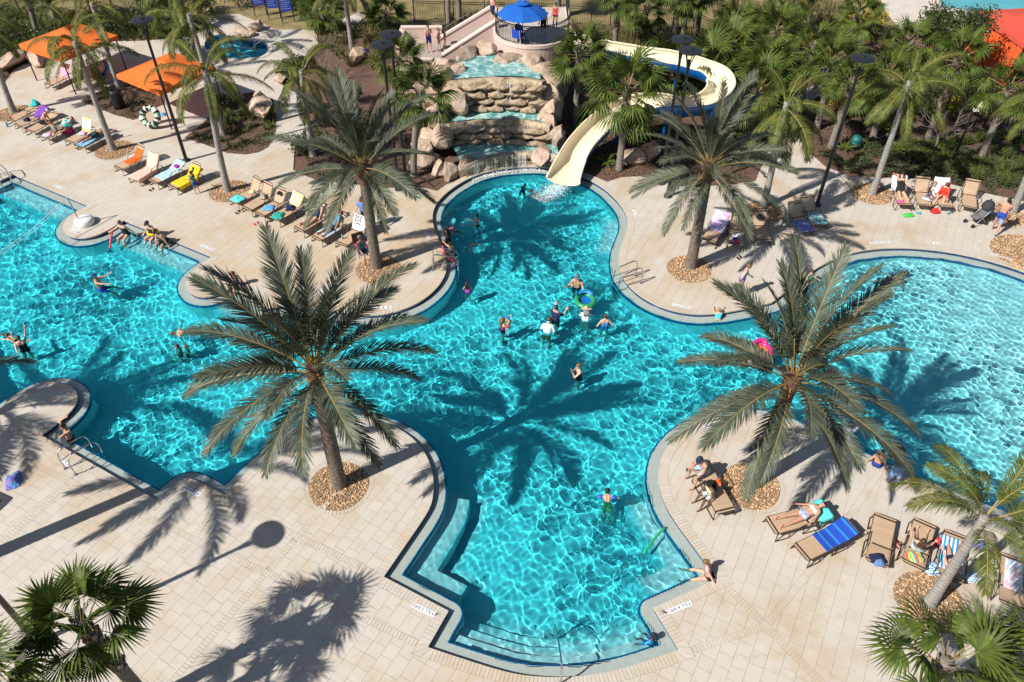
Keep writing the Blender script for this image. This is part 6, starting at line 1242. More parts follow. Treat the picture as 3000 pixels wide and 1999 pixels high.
def finish_people():
    dg = bpy.context.evaluated_depsgraph_get(); done = []
    for P in PEOPLE: done.append(bpy.data.meshes.new_from_object(P['o'].evaluated_get(dg)))
    for P, me in zip(PEOPLE, done):
        nv = len(me.vertices); co = np.zeros(nv * 3, np.float32); me.vertices.foreach_get('co', co); co = co.reshape(-1, 3); F = [tuple(p.vertices) for p in me.polygons]; no = np.zeros(nv * 3, np.float32); me.vertices.foreach_get('normal', no); no = no.reshape(-1, 3)
        # which limb each vertex belongs to
        best = np.full(nv, 9.); lab = np.zeros(nv, int); tp = np.zeros(nv)
        for i, (p0, r0, p1, r1, lb) in enumerate(P['caps']):
            a = np.array(p0); d = np.array(p1 - p0); l2 = max(1e-8, d @ d); t = (((co - a) @ d) / l2).clip(0, 1); dist = np.linalg.norm(co - a - t[:, None] * d, axis=1) - (r0 + (r1 - r0) * t); k = dist < best; best[k] = dist[k]; lab[k] = i; tp[k] = t[k]
        names = np.array([c[4] for c in P['caps']])[lab]; tt = ((co - np.array(P['pel'])) @ np.array(P['u'])) / P['sp']
        limbt = tp.copy()
        g = G(); g.add(co.tolist(), F)
        # head with a face, hands with five fingers
        hc, HM, hk = P['hc'], P['HM'], P['hk']; L = lambda x, y, z: hc + HM @ (Vector((x, y, z)) * hk); s3 = lambda *a: tuple(q * hk for q in a)
        g.ell(L(-.008, 0, .022), s3(.094, .074, .096), 16, 12, HM); g.ell(L(.022, 0, -.05), s3(.066, .058, .068), 12, 9, HM); g.ell(L(.088, 0, -.012), s3(.022, .013, .022), 6, 5, HM); g.ell(L(.055, 0, .035), s3(.036, .055, .02), 8, 5, HM)
        for s in (1, -1): g.ell(L(-.005, s * .076, -.005), s3(.018, .010, .028), 6, 5, HM)
        for s in (1, -1): g.cur = 1; g.ell(L(.078, s * .030, .012), s3(.010, .014, .008), 6, 5, HM)
        g.cur = 2; g.ell(L(.080, 0, -.058), s3(.010, .023, .007), 6, 4, HM); g.cur = 0
        for i in (0, 1): hand_geo(g, *P['J']['wr%d' % i], P['curl'])
        # place
        T = P['Bz'] @ P['B']; pts = [T @ (Vector(v) * P['S']) for v in g.v]
        if P['anchor'] == 'feet': zz = min(p.z for p in pts); c = (T @ (P['J']['ankle0'] * P['S']) + T @ (P['J']['ankle1'] * P['S'])) / 2; o = Vector((c.x, c.y, zz))
        elif P['anchor'] == 'seat': c = T @ (P['pel'] * P['S']); low = (T @ Vector((0, 0, 1))).z; o = Vector((c.x, c.y, c.z - .115 * P['S'] * P['fat']))
        elif P['anchor'] == 'low': c = T @ (P['pel'] * P['S']); o = Vector((c.x, c.y, min(p.z for p in pts)))
        else: o = T @ (P['pel'] * P['S'])
        X = lambda v: T @ (Vector(v) * P['S']) - o
        ob = mk('person', [p - o for p in pts], g.f, [MATS['skin ' + P['skin']], eye_m, lip_m], None, True, P['pos']); ob.data.polygons.foreach_set('material_index', g.mi); tag(ob, P['label'], 'person', P.get('group')); ob.cycles.is_caustics_receiver = True; P['ob'] = ob
        kids = []
        for nm, regs, colr, *ex in P['wear']:
            offd = ex[0] if ex else .012; pat = ex[1] if len(ex) > 1 else None; sel = np.zeros(nv, bool)
            for reg, lo, hi in regs:
                if reg == 'torso': k = np.isin(names, ['torso', 'neck']) & (tt >= lo) & (tt <= hi)
                else: k = np.array([n.startswith(reg) for n in names]) & (limbt >= lo) & (limbt <= hi)
                sel |= k
            fs = [f for f in F if sum(sel[i] for i in f) >= max(3, len(f) - 1)]
            if not fs: continue
            us = sorted({i for f in fs for i in f}); mp = {u_: q for q, u_ in enumerate(us)}
            kids.append(mk(nm, [X(co[i] + no[i] * offd) for i in us], [tuple(mp[i] for i in f) for f in fs], cloth_mat(colr, pat), ob, True))
        st, hcol = P['hair']; hg = G()
        if st != 'bald' and P['hat'] != 'none':
            big = G(); big.ell(L(-.014, 0, .030), s3(.106, .084, .104), 18, 14, HM)
            inv = HM.transposed()
            def keep(f):
                c = inv @ (sum((Vector(big.v[i]) for i in f), Vector()) / len(f) - hc) / hk; return c.z > .055 - (.09 if c.x < .02 else 0) - (.03 if c.x < -.04 else 0) or (c.x < -.03 and c.z > -.07)
            hg.v = big.v; hg.f = [f for f in big.f if keep(f)]; hg.mi = [0] * len(hg.f)
            if st == 'long':
                for q in range(-4, 5): hg.tube([L(-.05, q * .018, .05), L(-.095, q * .021, -.05), L(-.095 - .01 * (q % 2), q * .024, -.17), L(-.075, q * .026, -.27 - .02 * (q % 3))], [.026, .030, .028, .010], 6)
            if st == 'bun': hg.ell(L(-.115, 0, .05), s3(.042, .045, .042), 9, 7, HM)
            if st == 'top': hg.ell(L(-.05, 0, .135), s3(.045, .045, .042), 9, 7, HM)
            if st == 'curly':
                rq = random.Random(3)
                for _ in range(34): a, b = rq.uniform(0, 6.28), rq.uniform(.1, 1.45); hg.ell(L(-.015 + .1 * math.sin(b) * math.cos(a) * (1 if math.cos(a) < .2 else .75), .088 * math.sin(b) * math.sin(a), .035 + .1 * math.cos(b)), s3(.03, .03, .03), 6, 4, HM)
            hg.v = [X(v) for v in hg.v]; kids.append(hg.obj('hair', hair_mat(hcol), ob, True))
        if P['hat'] and P['hat'] != 'none':
            kind, hcl = P['hat']; q = G(); q.ell(L(-.012, 0, .045), s3(.112, .092, .098), 16, 10, HM); inv = HM.transposed(); q.f = [f for f in q.f if (inv @ (sum((Vector(q.v[i]) for i in f), Vector()) / len(f) - hc) / hk).z > .05]; q.mi = [0] * len(q.f)
            R0, R1 = (.10, .26) if kind == 'sun' else (.09, .19); n = 20; V0 = []
            for a in np.linspace(0, 2 * math.pi, n, False):
                ca, sa = math.cos(a), math.sin(a); k2 = R1 if kind == 'sun' else (.10 + (.09 * max(0, ca) ** .6 if ca > 0 else 0)); V0 += [L(-.012 + R0 * ca, R0 * .85 * sa, .062), L(-.012 + k2 * ca, k2 * (.9 if kind == 'sun' else .8) * sa, .052 - (.02 if kind == 'sun' else .012 * max(0, ca)))]
            q.add(V0, [(2 * i, 2 * i + 1, (2 * i + 3) % (2 * n), (2 * i + 2) % (2 * n)) for i in range(n)]); q.v = [X(v) for v in q.v]; kids.append(q.obj('hat', mat('hat %.2f %.2f %.2f' % hcl, hcl, .8, var=.05), ob, True))
        if P['extra']:
            for nm, what, colr in P['extra']:
                q = G()
                if what == 'armbands':
                    for i in (0, 1):
                        cp = [c for c in P['caps'] if c[4] == 'uarm%d' % i][0]; d = cp[2] - cp[0]; q.tube([cp[0] + d * t for t in (.15, .25, .5, .75, .85)], [.055, .085, .092, .085, .055], 10)
                elif what == 'ring': n = 24; c = Vector((0, 0, .10)); Rr = .22; q.tube([c + Vector((Rr * math.cos(a), Rr * math.sin(a), 0)) for a in np.linspace(0, 2 * math.pi, n)], .055, 8, False)
                elif what == 'phone': w0, d0, y0 = P['J']['wr1']; q.box(w0 + d0 * .12, (.012, .07, .14))
                elif what == 'cup': w0, d0, y0 = P['J']['wr1']; q.tube([w0 + d0 * .1 - Vector((0, 0, .06)), w0 + d0 * .1 + Vector((0, 0, .06))], [.03, .038], 10)
                q.v = [X(v) for v in q.v]; kids.append(q.obj(nm, mat('item %.2f %.2f %.2f' % colr, colr, .5), ob, True))
        for c in kids: c.cycles.is_caustics_receiver = True
        od = P['o'].data; bpy.data.objects.remove(P['o']); bpy.data.meshes.remove(me)
# garments by body region
TR = lambda c, p=None, l=.72: ('trunks', (('torso', -.6, .30), ('thigh', 0, l)), c, .016, p)
ONE = lambda c, p=None: ('swimsuit', (('torso', -.5, .80), ('thigh', 0, .06)), c, .010, p)
BB = lambda c, p=None: ('bikini_bottom', (('torso', -.6, .24), ('thigh', 0, .10)), c, .010, p)
BT = lambda c, p=None: ('bikini_top', (('torso', .58, .80),), c, .012, p)
TS = lambda c, p=None: ('shirt', (('torso', .05, 1.02), ('uarm', 0, .75)), c, .018, p)
LS = lambda c, p=None: ('long_sleeved_top', (('torso', .05, 1.02), ('uarm', 0, 1), ('farm', 0, .9)), c, .018, p)
TK = lambda c, p=None: ('tank_top', (('torso', .0, .93),), c, .016, p)
JN = lambda c, p=None: ('jeans', (('torso', -.6, .26), ('thigh', 0, 1), ('shin', 0, .85)), c, .018, p)
DR = lambda c, p=None: ('dress', (('torso', -.6, .86), ('thigh', 0, .45)), c, .018, p)
VS = lambda c, p=None: ('swim_vest', (('torso', .22, .95),), c, .045, p)
stand = lambda **k: dict(dict(hip=(4, -4), knee=(4, 4), armL=(8, 10, 15), armR=(-4, 10, 15)), **k)
edge = lambda **k: dict(dict(lean=8, hip=(78, 82), knee=(70, 76), ab=(10, 10), armL=(-10, 18, 10), armR=(-14, 18, 10), head=20), **k)
lie = lambda be, **k: dict(dict(lean=-(86 - be), hip=(86, 88), knee=(4, 6), ab=(7, 5), armL=(20, 22, 12), armR=(16, 20, 14), head=14, toe=-.5), **k)
swim = lambda p=80, **k: dict(dict(pitch=p, hip=(-8, 10), knee=(12, 18), ab=(10, 12), armL=(150, 18, 8), armR=(140, 22, 8), head=-35, toe=.9), **k)
black, navy, white = (.012, .012, .014), (.012, .02, .075), (.78, .79, .80)
def wade(x, y, drop=.0):                       # stands on the pool floor where the photograph shows the waterline
    p = px(x, y, WZ); p.z = float(floor_z(p.x, p.y)) + drop; return p
def at(x, y, z): return px(x, y, z)
person('person in a navy shirt wading with both hands raised', wade(1626, 935), 55, stand(armL=(50, 8, 85), armR=(48, 8, 95), head=10), 1.78, 'fair', ('short', 'brown'), (TS(navy), TR(black)))
person('person in a pale blue shirt bending forward in the water', wade(1601, 978), 75, stand(lean=32, armL=(20, 25, 20), armR=(10, 25, 30), head=30), 1.7, 'fair', ('short', 'red'), (TS((.55, .66, .74)), TR((.55, .14, .03))))
person('person in a straw hat and white shirt pushing the round float', wade(1716, 937), 88, stand(lean=10, armL=(45, 12, 30), armR=(45, 12, 30), head=15), 1.65, 'fair', ('long', 'grey'), (LS(white), BB(black)), 'feet', 'f', 1.05, ('sun', (.66, .50, .30)))
person('person in a bright blue swimsuit with hands on hips, seen from behind', wade(1772, 955), 95, stand(armL=(-18, 38, 60, 40), armR=(-18, 38, 60, 40)), 1.68, 'fair', ('short', 'brown'), (ONE((.02, .14, .55), (.10, .35, .70)),), 'feet', 'f')
person('person in a grey cap wading behind the child with orange armbands', wade(1690, 838), -100, stand(armL=(40, 20, 40), armR=(60, 20, 60), head=25), 1.76, 'tan', ('short', 'grey'), (TR(navy),), 'feet', 'm', 1, ('cap', (.10, .12, .17)))
person('child with orange armbands and blue swimwear facing the adult', at(1680, 850, WZ - .22), 80, stand(hip=(30, 20), knee=(40, 30), armL=(30, 50, 20), armR=(40, 50, 80)), 1.05, 'fair', ('short', 'brown'), (ONE((.03, .20, .60)),), 'pelvis', 'm', 1, None, (('armbands', 'armbands', (.85, .33, .02)),))
person('person holding a small child in a blue cap in the water', wade(1470, 962), 25, stand(armL=(55, 10, 70), armR=(50, 0, 80, 40), head=10), 1.66, 'fair', ('long', 'dkblond'), (ONE((.25, .04, .12)), BB((.02, .06, .40))), 'feet', 'f')
person('small child in a blue cap and green vest held in the water', at(1490, 950, WZ + .30), 200, dict(hip=(60, 60), knee=(60, 60), ab=(25, 25), armL=(40, 20, 40), armR=(40, 20, 40)), .85, 'fair', ('short', 'brown'), (VS((.03, .30, .08)), TR((.45, .04, .05))), 'pelvis', 'm', 1, ('cap', (.02, .16, .55)))
person('person in a black swimsuit with hands to the face amid the palm shadow', wade(1697, 1098), 195, stand(armL=(45, 0, 115, 25), armR=(45, 0, 115, 25), head=12), 1.68, 'fair', ('bun', 'dkblond'), (ONE(black),), 'feet', 'f', 1.06)
person('child with blue armbands swimming with legs trailing towards the front', at(1779, 1482, WZ - .16), 88, swim(48, armL=(40, 75, 20), armR=(40, 75, 20), head=-30, hip=(-4, 10)), 1.2, 'tan', ('curly', 'black'), (TR((.03, .05, .06), (.55, .60, .08)),), 'pelvis', 'm', 1, None, (('armbands', 'armbands', (.02, .10, .62)),))
person('child in a pink swimsuit near the left ladder', wade(1370, 855, .32), 85, stand(armL=(20, 18, 30), armR=(20, 18, 30)), 1.3, 'fair', ('long', 'black'), (ONE((.60, .06, .42)),), 'feet', 'f')
person('child in lilac and black swimwear standing in the plunge pool', wade(1399, 652, .1), 200, stand(armL=(45, 10, 80), armR=(45, 10, 80)), 1.45, 'fair', ('top', 'black'), (BT((.45, .12, .45)), BB(black)), 'feet', 'f')
person('child with pink armbands swimming beside the plunge pool bench', at(1335, 680, WZ - .06), 150, swim(76, armL=(70, 50, 50), armR=(70, 50, 50)), 1.15, 'fair', ('short', 'black'), (ONE((.35, .10, .30)),), 'pelvis', 'f', 1, None, (('armbands', 'armbands', (.80, .04, .22)),))
person('child in a bright blue top paddling near the pool edge', at(1374, 726, WZ - .05), -30, swim(35, armL=(60, 50, 40), armR=(60, 50, 40), head=-10), 1.05, 'fair', ('short', 'brown'), (VS((.02, .10, .62)),), 'pelvis', 'm')
person('person in a black swimsuit leaning at the left pool edge, arm raised', wade(1316, 716, .25), 140, stand(armL=(150, 15, 60), armR=(60, 15, 30)), 1.66, 'fair', ('long', 'black'), (ONE(black),), 'feet', 'f')
person('person in a dark bikini resting arms on the pool edge', wade(1331, 752, .22), 165, stand(lean=10, armL=(75, 20, 40), armR=(75, 20, 50), head=20), 1.66, 'fair', ('bun', 'dkblond'), (BT((.05, .04, .05)), BB(navy)), 'feet', 'f', 1.1)
person('swimmer low in the splash left of the slide exit', at(1531, 573, WZ - .46), 60, swim(25, head=-10, armL=(40, 50, 30), armR=(40, 50, 30)), 1.3, 'tan', ('short', 'black'), (TR(navy),), 'pelvis')
person('child with pink armbands in the splash below the slide', at(1565, 578, WZ - .38), 200, swim(20, armL=(50, 75, 20), armR=(50, 75, 20), head=0), 1.1, 'fair', ('short', 'brown'), (ONE((.40, .05, .25)),), 'pelvis', 'f', 1, None, (('armbands', 'armbands', (.85, .04, .30)),))
person('person in a blue head cover and blue trunks floating in the left pool', at(298, 846, WZ + .02), 15, dict(lean=-8, hip=(70, 62), knee=(30, 35), ab=(8, 8), armL=(75, 10, 30), armR=(80, 25, 15), head=0), 1.74, 'tan', ('short', 'brown'), (TR((.01, .05, .40)),), 'pelvis', 'm', 1.05, ('cap', (.01, .07, .20)))
person('person in black swimwear holding up a child at the left edge', wade(72, 1024, .1), 120, stand(armL=(150, 25, 30), armR=(140, 20, 40)), 1.68, 'fair', ('bun', 'brown'), (ONE(black),), 'feet', 'f')
person('child lifted on the shoulders at the left edge, legs in the air', at(46, 1002, WZ + .35), 150, dict(pitch=70, hip=(20, -20), knee=(50, 30), ab=(30, 30), armL=(150, 20, 10), armR=(150, 20, 10)), 1.15, 'fair', ('short', 'brown'), (BB(black),), 'pelvis', 'f')
person('person standing in the shaded left corner with both hands on the head', wade(212, 1288, .18), 205, stand(armL=(130, 45, 115, 30), armR=(130, 45, 115, 30), head=10), 1.76, 'tan', ('short', 'black'), (TR(black),))
person('swimmer on the back with arms spread beside the palm fronds', at(560, 975, WZ - .12), 20, dict(pitch=-78, hip=(4, -4), ab=(10, 10), armL=(0, 70, 10), armR=(0, 70, 10), head=25), 1.7, 'fair', ('short', 'dkblond'), (TR((.05, .25, .55)),), 'pelvis')
person('person in black low in the water left of the palm fronds', wade(524, 1020, -.25), 200, stand(armL=(45, 30, 40), armR=(45, 30, 40)), 1.55, 'fair', ('short', 'brown'), (BT(black), BB(black)), 'feet', 'f')
person('child beside the person in black behind the palm tip', wade(543, 1020, -.15), 20, stand(armL=(45, 30, 40), armR=(45, 30, 40)), 1.4, 'fair', ('short', 'dkblond'), (TR(navy),))
person('child in blue trunks swimming at the shallow end, farther of the two', at(2622, 808, WZ - .10), 5, swim(80, armL=(120, 20, 60), armR=(120, 20, 60)), 1.3, 'fair', ('short', 'brown'), (TR((.02, .14, .45)),), 'pelvis')
person('child in patterned blue trunks swimming at the shallow end, nearer one', at(2606, 827, WZ - .08), 8, swim(80, armL=(125, 20, 50), armR=(125, 20, 50)), 1.35, 'pink', ('short', 'dkblond'), (TR((.02, .12, .42), (.05, .22, .55)),), 'pelvis')
person('child in a green swim vest behind the tall palm fronds', wade(2366, 826, .3), -70, stand(armL=(40, 30, 40), armR=(40, 30, 40)), 1.15, 'fair', ('short', 'brown'), (VS((.02, .42, .22)), TR(black)), 'feet')
person('child in a turquoise vest hanging on the round deck edge', at(2104, 938, WZ - .02), 90, swim(25, armL=(120, 15, 20), armR=(120, 15, 20), head=-10), 1.1, 'fair', ('short', 'blond'), (VS((.08, .58, .58)),), 'pelvis')
person('person with red shoes floating beside the pink float', at(2190, 1050, WZ - .05), 100, dict(pitch=-60, hip=(40, 20), knee=(40, 20), ab=(10, 10), armL=(60, 40, 20), armR=(60, 40, 20), head=30), 1.65, 'fair', ('long', 'brown'), (ONE((.45, .05, .05)),), 'pelvis', 'f')
person('child in a blue swim vest sitting on the front entry steps', at(1906, 1888, -.42), 130, edge(lean=-5, hip=(70, 70), knee=(40, 40), armL=(30, 40, 30), armR=(20, 40, 30)), 1.15, 'dark', ('curly', 'black'), (VS((.03, .30, .72)), LS((.03, .28, .62)), TR((.02, .10, .40))), 'seat', 'm')
# on the pool edge
person('person in a black swimsuit sitting on the far edge with a pink noodle', at(372, 690, .0), -112, edge(armL=(-20, 25, 5), armR=(45, 45, 20)), 1.66, 'fair', ('short', 'red'), (ONE(black),), 'seat', 'f', 1.12)
person('person in a visor with a yellow ring sitting on the far edge', at(452, 692, .0), -118, edge(armL=(10, 25, 40), armR=(10, 25, 40)), 1.66, 'fair', ('short', 'black'), (ONE(black),), 'seat', 'f', 1.12, ('cap', (.02, .02, .03)), (('yellow_ring', 'ring', (.80, .58, .02)),))
person('person in black trunks sitting on the far edge leaning forward', at(486, 708, .0), -122, edge(lean=28, armL=(20, 20, 10), armR=(0, 25, 5), head=35), 1.76, 'tan', ('short', 'brown'), (TR(black),), 'seat', 'm', 1.05)
person('person in a two-piece sitting at the front right corner, legs in the water', at(2074, 1690, -.165), 172, edge(lean=14, hip=(82, 86), knee=(20, 30), armL=(-22, 20, 0), armR=(-15, 15, 5), head=25), 1.68, 'fair', ('bun', 'dkblond'), (BT((.55, .42, .52), (.25, .15, .28)), BB(black)), 'seat', 'f')
person('child in blue trunks sitting on the right edge, seen from behind', at(2566, 1366, .0), 55, edge(armL=(-5, 20, 10), armR=(-5, 20, 10)), 1.4, 'tan', ('short', 'black'), (TR((.01, .04, .25)),), 'seat')
person('person in white taking a photo, sitting on the right pool edge', at(2472, 1292, .0), 62, edge(armL=(95, 25, 35), armR=(95, 25, 60), head=5), 1.66, 'dark', ('short', 'black'), (TS((.62, .66, .78)), TR((.55, .58, .70))), 'seat', 'f')
person('person sitting on the edge behind the big palm fronds', at(692, 838, .0), -65, edge(), 1.62, 'pink', ('long', 'red'), (BT((.6, .3, .3)), BB(navy)), 'seat', 'f')
# standing on the deck
person('person in a black top and jeans leaning over the right pool edge', px(2612, 1418), 118, stand(lean=30, armL=(60, 15, 60), armR=(50, 20, 60), head=25, hip=(8, -6)), 1.7, 'tan', ('long', 'black'), (TS(black), JN((.10, .20, .42), (.20, .33, .58))), 'feet', 'f', 1.12)
person('person in a lilac and purple swimsuit standing with a hand on the hip', px(2160, 868), -25, stand(armL=(10, 15, 50), armR=(-18, 38, 62, 40), head=28, lean=8), 1.68, 'pink', ('bun', 'dkblond'), (ONE((.42, .45, .62)), BB((.30, .06, .36))), 'feet', 'f', 1.08)
person('person in blue swim trunks carrying a baby past the palm', px(2908, 684), 48, stand(hip=(18, -16), knee=(4, 14), armL=(40, 10, 95), armR=(45, 8, 90, 35)), 1.82, 'tan', ('short', 'black'), (TR((.02, .06, .36), None, .35), ('trunk_legs', (('thigh', .35, .85),), (.28, .34, .55), .018)))
_m = px(2908, 684)
person('baby in white held by the person in blue trunks', _m + Vector((.22, .16, 1.28)), 250, dict(hip=(50, 50), knee=(50, 50), ab=(35, 35), armL=(60, 30, 20), armR=(60, 30, 20)), .78, 'fair', ('short', 'brown'), (TK(white), BB(white)), 'pelvis')
person('person in a blue shirt standing behind the left palm trunk', px(1075, 668), -120, stand(lean=10, armL=(20, 12, 30), armR=(15, 12, 40)), 1.76, 'fair', ('short', 'grey'), (TS((.13, .25, .52)), TR((.02, .03, .06))))
person('child in a black top and blue shorts beside the yellow towel lounger', px(580, 567), 165, stand(armL=(40, 10, 60), armR=(40, 10, 60), head=20), 1.2, 'tan', ('short', 'brown'), (TS((.015, .03, .03), (.10, .45, .35)), TR((.02, .07, .32))))
person('child in blue trunks standing on the stair landing', Vector((-4.85, 45.2, 2.0)), -60, stand(armL=(20, 15, 60), armR=(10, 12, 30)), 1.55, 'fair', ('short', 'brown'), (TR((.01, .04, .30)),))
person('child in a pale top on the stair landing beside the child in blue', Vector((-4.3, 45.3, 2.0)), -20, stand(), 1.35, 'fair', ('short', 'dkblond'), (TR((.4, .3, .2)),))
person('small child at the foot of the slide stair', Vector((-3.95, 45.6, 2.05)), 20, stand(), 1.2, 'tan', ('long', 'black'), (ONE((.35, .05, .10)),), 'feet', 'f')
person('person in dark trunks near the top of the slide stair', Vector((-1.15, 45.95, 3.3)), 20, stand(armL=(40, 10, 110), armR=(10, 10, 40), head=10), 1.78, 'pink', ('short', 'brown'), (TR(navy),))
person('child in dark trunks standing on the tower platform', Vector((1.75, 43.9, TZ + .012)), -100, stand(), 1.5, 'tan', ('short', 'black'), (TR(black),))
person('child in a red top waiting on the tower platform', Vector((2.45, 45.0, TZ + .012)), -110, stand(), 1.45, 'tan', ('bun', 'black'), (TK((.60, .08, .08)), BB(black)), 'feet', 'f')
person('attendant in blue sitting under the umbrella', Vector((.35, 42.95, TZ + .42)), 60, edge(lean=0, hip=(86, 86), knee=(86, 86), armL=(20, 12, 60), armR=(20, 12, 60), head=10), 1.7, 'dark', ('short', 'black'), (TS((.01, .05, .40)), TR((.01, .03, .20))), 'seat')
# on the loungers
def onl(key, x, y=0.0): return lp(key, x, y, .02)
def lang(key): return math.degrees(LOUNGE[key][1])
person('person in a navy swimsuit sunbathing on a reclined lounger', onl('C5', .14), lang('C5') + 180, lie(40, armL=(14, 26, 10), armR=(14, 26, 10)), 1.7, 'fair', ('short', 'black'), (ONE((.012, .03, .10)),), 'seat', 'f', 1.14)
person('person in dark trunks lying face down on a flat lounger', onl('A6', .05), lang('A6'), dict(pitch=90, hip=(0, 0), ab=(8, 6), armL=(160, 25, 60), armR=(150, 25, 60), toe=.9), 1.76, 'tan', ('short', 'brown'), (TR((.02, .04, .035)),), 'low')
person('person in a white top and printed bottoms lying on a lounger', onl('G1', .12), lang('G1') + 180, lie(16, armL=(12, 28, 8), armR=(10, 22, 10)), 1.7, 'tan', ('short', 'black'), (BT((.66, .80, .78)), BB((.72, .74, .80), (.04, .10, .40))), 'seat', 'f')
person('child wrapped in a striped towel sitting on a lounger, seen from behind', onl('G4', .15), lang('G4') + 180, lie(62, hip=(84, 88), head=20, armL=(30, 25, 40), armR=(30, 25, 40)), 1.55, 'fair', ('long', 'brown'), (BT((.16, .03, .26)), BB((.16, .03, .26)), ('towel_wrap', (('torso', -.4, .45), ('thigh', 0, .35)), (.30, .55, .72), .05, (.75, .78, .80))), 'seat', 'f')
person('person lying on a striped towel behind the leaning trunk', onl('G5', .2), lang('G5') + 180, lie(14, hip=(80, 98), knee=(10, 40)), 1.7, 'pink', ('long', 'dkblond'), (BT(navy), BB(navy)), 'seat', 'f')
person('person in a black dress reclining with one arm over the head', onl('E1', .12), lang('E1') + 180, lie(54, armL=(30, 25, 30), armR=(150, 15, 110)), 1.68, 'fair', ('long', 'brown'), (DR(black),), 'seat', 'f', 1.15, None, (('cup', 'cup', (.5, .06, .05)),))
person('person in a red top sitting on a white towel lounger', onl('E3', -.15), lang('E3') + 150, edge(lean=12, hip=(88, 92), knee=(60, 70), armL=(35, 10, 50), armR=(35, 10, 50), head=25), 1.66, 'fair', ('long', 'red'), (LS((.72, .05, .03)), BB(black)), 'seat', 'f', 1.05)
person('toddler in white standing between two loungers', px(2722, 577), -60, stand(armL=(50, 20, 90), armR=(120, 20, 90)), .85, 'fair', ('short', 'dkblond'), (BB(white),))
person('person in a white cap and dark trunks bending over on a lounger', onl('A3', -.05), lang('A3') - 55, edge(lean=38, hip=(75, 80), knee=(75, 85), armL=(40, 10, 20), armR=(45, 10, 20), head=30), 1.76, 'tan', ('short', 'brown'), (TR(black),), 'seat', 'm', 1.05, ('cap', (.70, .70, .74)))
person('child in a teal swimsuit sitting on the second lounger of the family', onl('A4', -.2, .05), lang('A4') + 200, edge(lean=10, hip=(86, 90), knee=(40, 50)), 1.2, 'fair', ('short', 'dkblond'), (ONE((.05, .40, .42), (.45, .60, .60)), BB((.05, .10, .45))), 'seat', 'f')
person('child lying against the teal towel in the far left row', onl('A4', .45, -.05), lang('A4') + 150, lie(30), 1.15, 'fair', ('short', 'brown'), (ONE((.30, .40, .60)),), 'seat', 'f')
person('person in a navy cap and striped shorts looking at a phone', onl('H1', .62), 205, edge(lean=24, hip=(84, 98), knee=(70, 96), armL=(35, 6, 62), armR=(35, 8, 62, 10), head=38), 1.78, 'tan', ('short', 'black'), (TR((.02, .26, .46), (.72, .76, .78), .9),), 'seat', 'm', 1, ('cap', (.012, .02, .06)), (('phone', 'phone', (.02, .02, .02)),))
person('child in a pale yellow tank top sitting on the lounger edge', onl('H1', -.28, .22), 205, edge(lean=14, hip=(80, 80), knee=(62, 70), armL=(15, 12, 25), armR=(15, 12, 25), head=30), 1.4, 'dark', ('curly', 'black'), (TK((.72, .70, .38)), TR((.45, .48, .52))), 'seat')
person('person lying in the shade under the left orange canopy', onl('I2', .12), lang('I2') + 180, lie(50), 1.74, 'tan', ('short', 'black'), (TR(black),), 'seat')
person('person lying half hidden by fronds on the striped towel lounger', onl('C6', .12), lang('C6') + 180, lie(48), 1.7, 'tan', ('short', 'brown'), (TS((.10, .26, .34)), TR(navy)), 'seat')
person('person in teal sitting on the low chair by the palm', px(1062, 742, .42), -50, edge(lean=-4, hip=(84, 84), knee=(80, 80), armL=(30, 8, 60), armR=(30, 8, 60), head=15), 1.64, 'tan', ('curly', 'grey'), (TK((.02, .26, .34)), TR((.03, .10, .14))), 'seat', 'f', 1.15)
person('child in a red swimsuit in the round spa pool', px(670, 152, -.62), -40, stand(), 1.15, 'fair', ('short', 'dkblond'), (ONE((.45, .05, .06)),), 'feet', 'f')
person('child in a blue top in the round spa pool', px(686, 157, -.62), 150, stand(), 1.15, 'fair', ('long', 'brown'), (TS((.03, .15, .42)),), 'feet', 'f')
finish_people()
# ------------------------------------------------------------------ planting
pl = random.Random(21)
leaf_dk = mat('dark shrub leaf', (.030, .048, .014), .5, col2=(.075, .10, .028), scale=3, island=.4, trans=.15); leaf_md = mat('shrub leaf', (.045, .075, .018), .5, col2=(.10, .135, .035), scale=3, island=.4, trans=.2); leaf_yl = mat('yellow shrub leaf', (.20, .20, .02), .5, col2=(.42, .36, .04), scale=4, island=.4, trans=.2)
grass_m = mat('ornamental grass', (.10, .10, .03), .7, col2=(.24, .19, .08), scale=2, island=.45, trans=.2); grass_g = mat('green grass blade', (.07, .10, .02), .6, col2=(.14, .16, .04), scale=2, island=.4, trans=.2); twig_m = mat('bare twig', (.22, .19, .16), .9, var=.2); stem_m = mat('shrub stem', (.07, .05, .035), .9)
cover_m = mat('juniper ground cover', (.035, .055, .018), .7, col2=(.085, .10, .035), scale=2, island=.4)
def leaf(g, p, d, n_, s, asp=.45):
    b = d.cross(n_); b = b.normalized() * s * asp if b.length > 1e-6 else d.orthogonal().normalized() * s * asp; k = len(g.v)
    g.v += [tuple(p), tuple(p + d * s * .5 + b), tuple(p + d * s), tuple(p + d * s * .5 - b)]; g.face(k, k + 1, k + 2, k + 3)
def rv(): return Vector((pl.gauss(0, 1), pl.gauss(0, 1), pl.gauss(0, 1))).normalized()
def foliage(n, r, s, clumps=9):
    g = G(); cs = [Vector((pl.uniform(-.6, .6) * r[0], pl.uniform(-.6, .6) * r[1], r[2] * pl.uniform(.5, 1.35))) for _ in range(clumps)]
    for i in range(n):
        c = cs[i % clumps]; d = rv(); q = c + Vector((d.x * r[0], d.y * r[1], d.z * r[2])) * .48 * pl.random() ** .4
        if q.z < .03: q.z = .03 + pl.random() * .1
        leaf(g, q, (d + rv() * .8 + Vector((0, 0, .3))).normalized(), rv(), s * pl.uniform(.7, 1.25))
    return g
FOL = {}
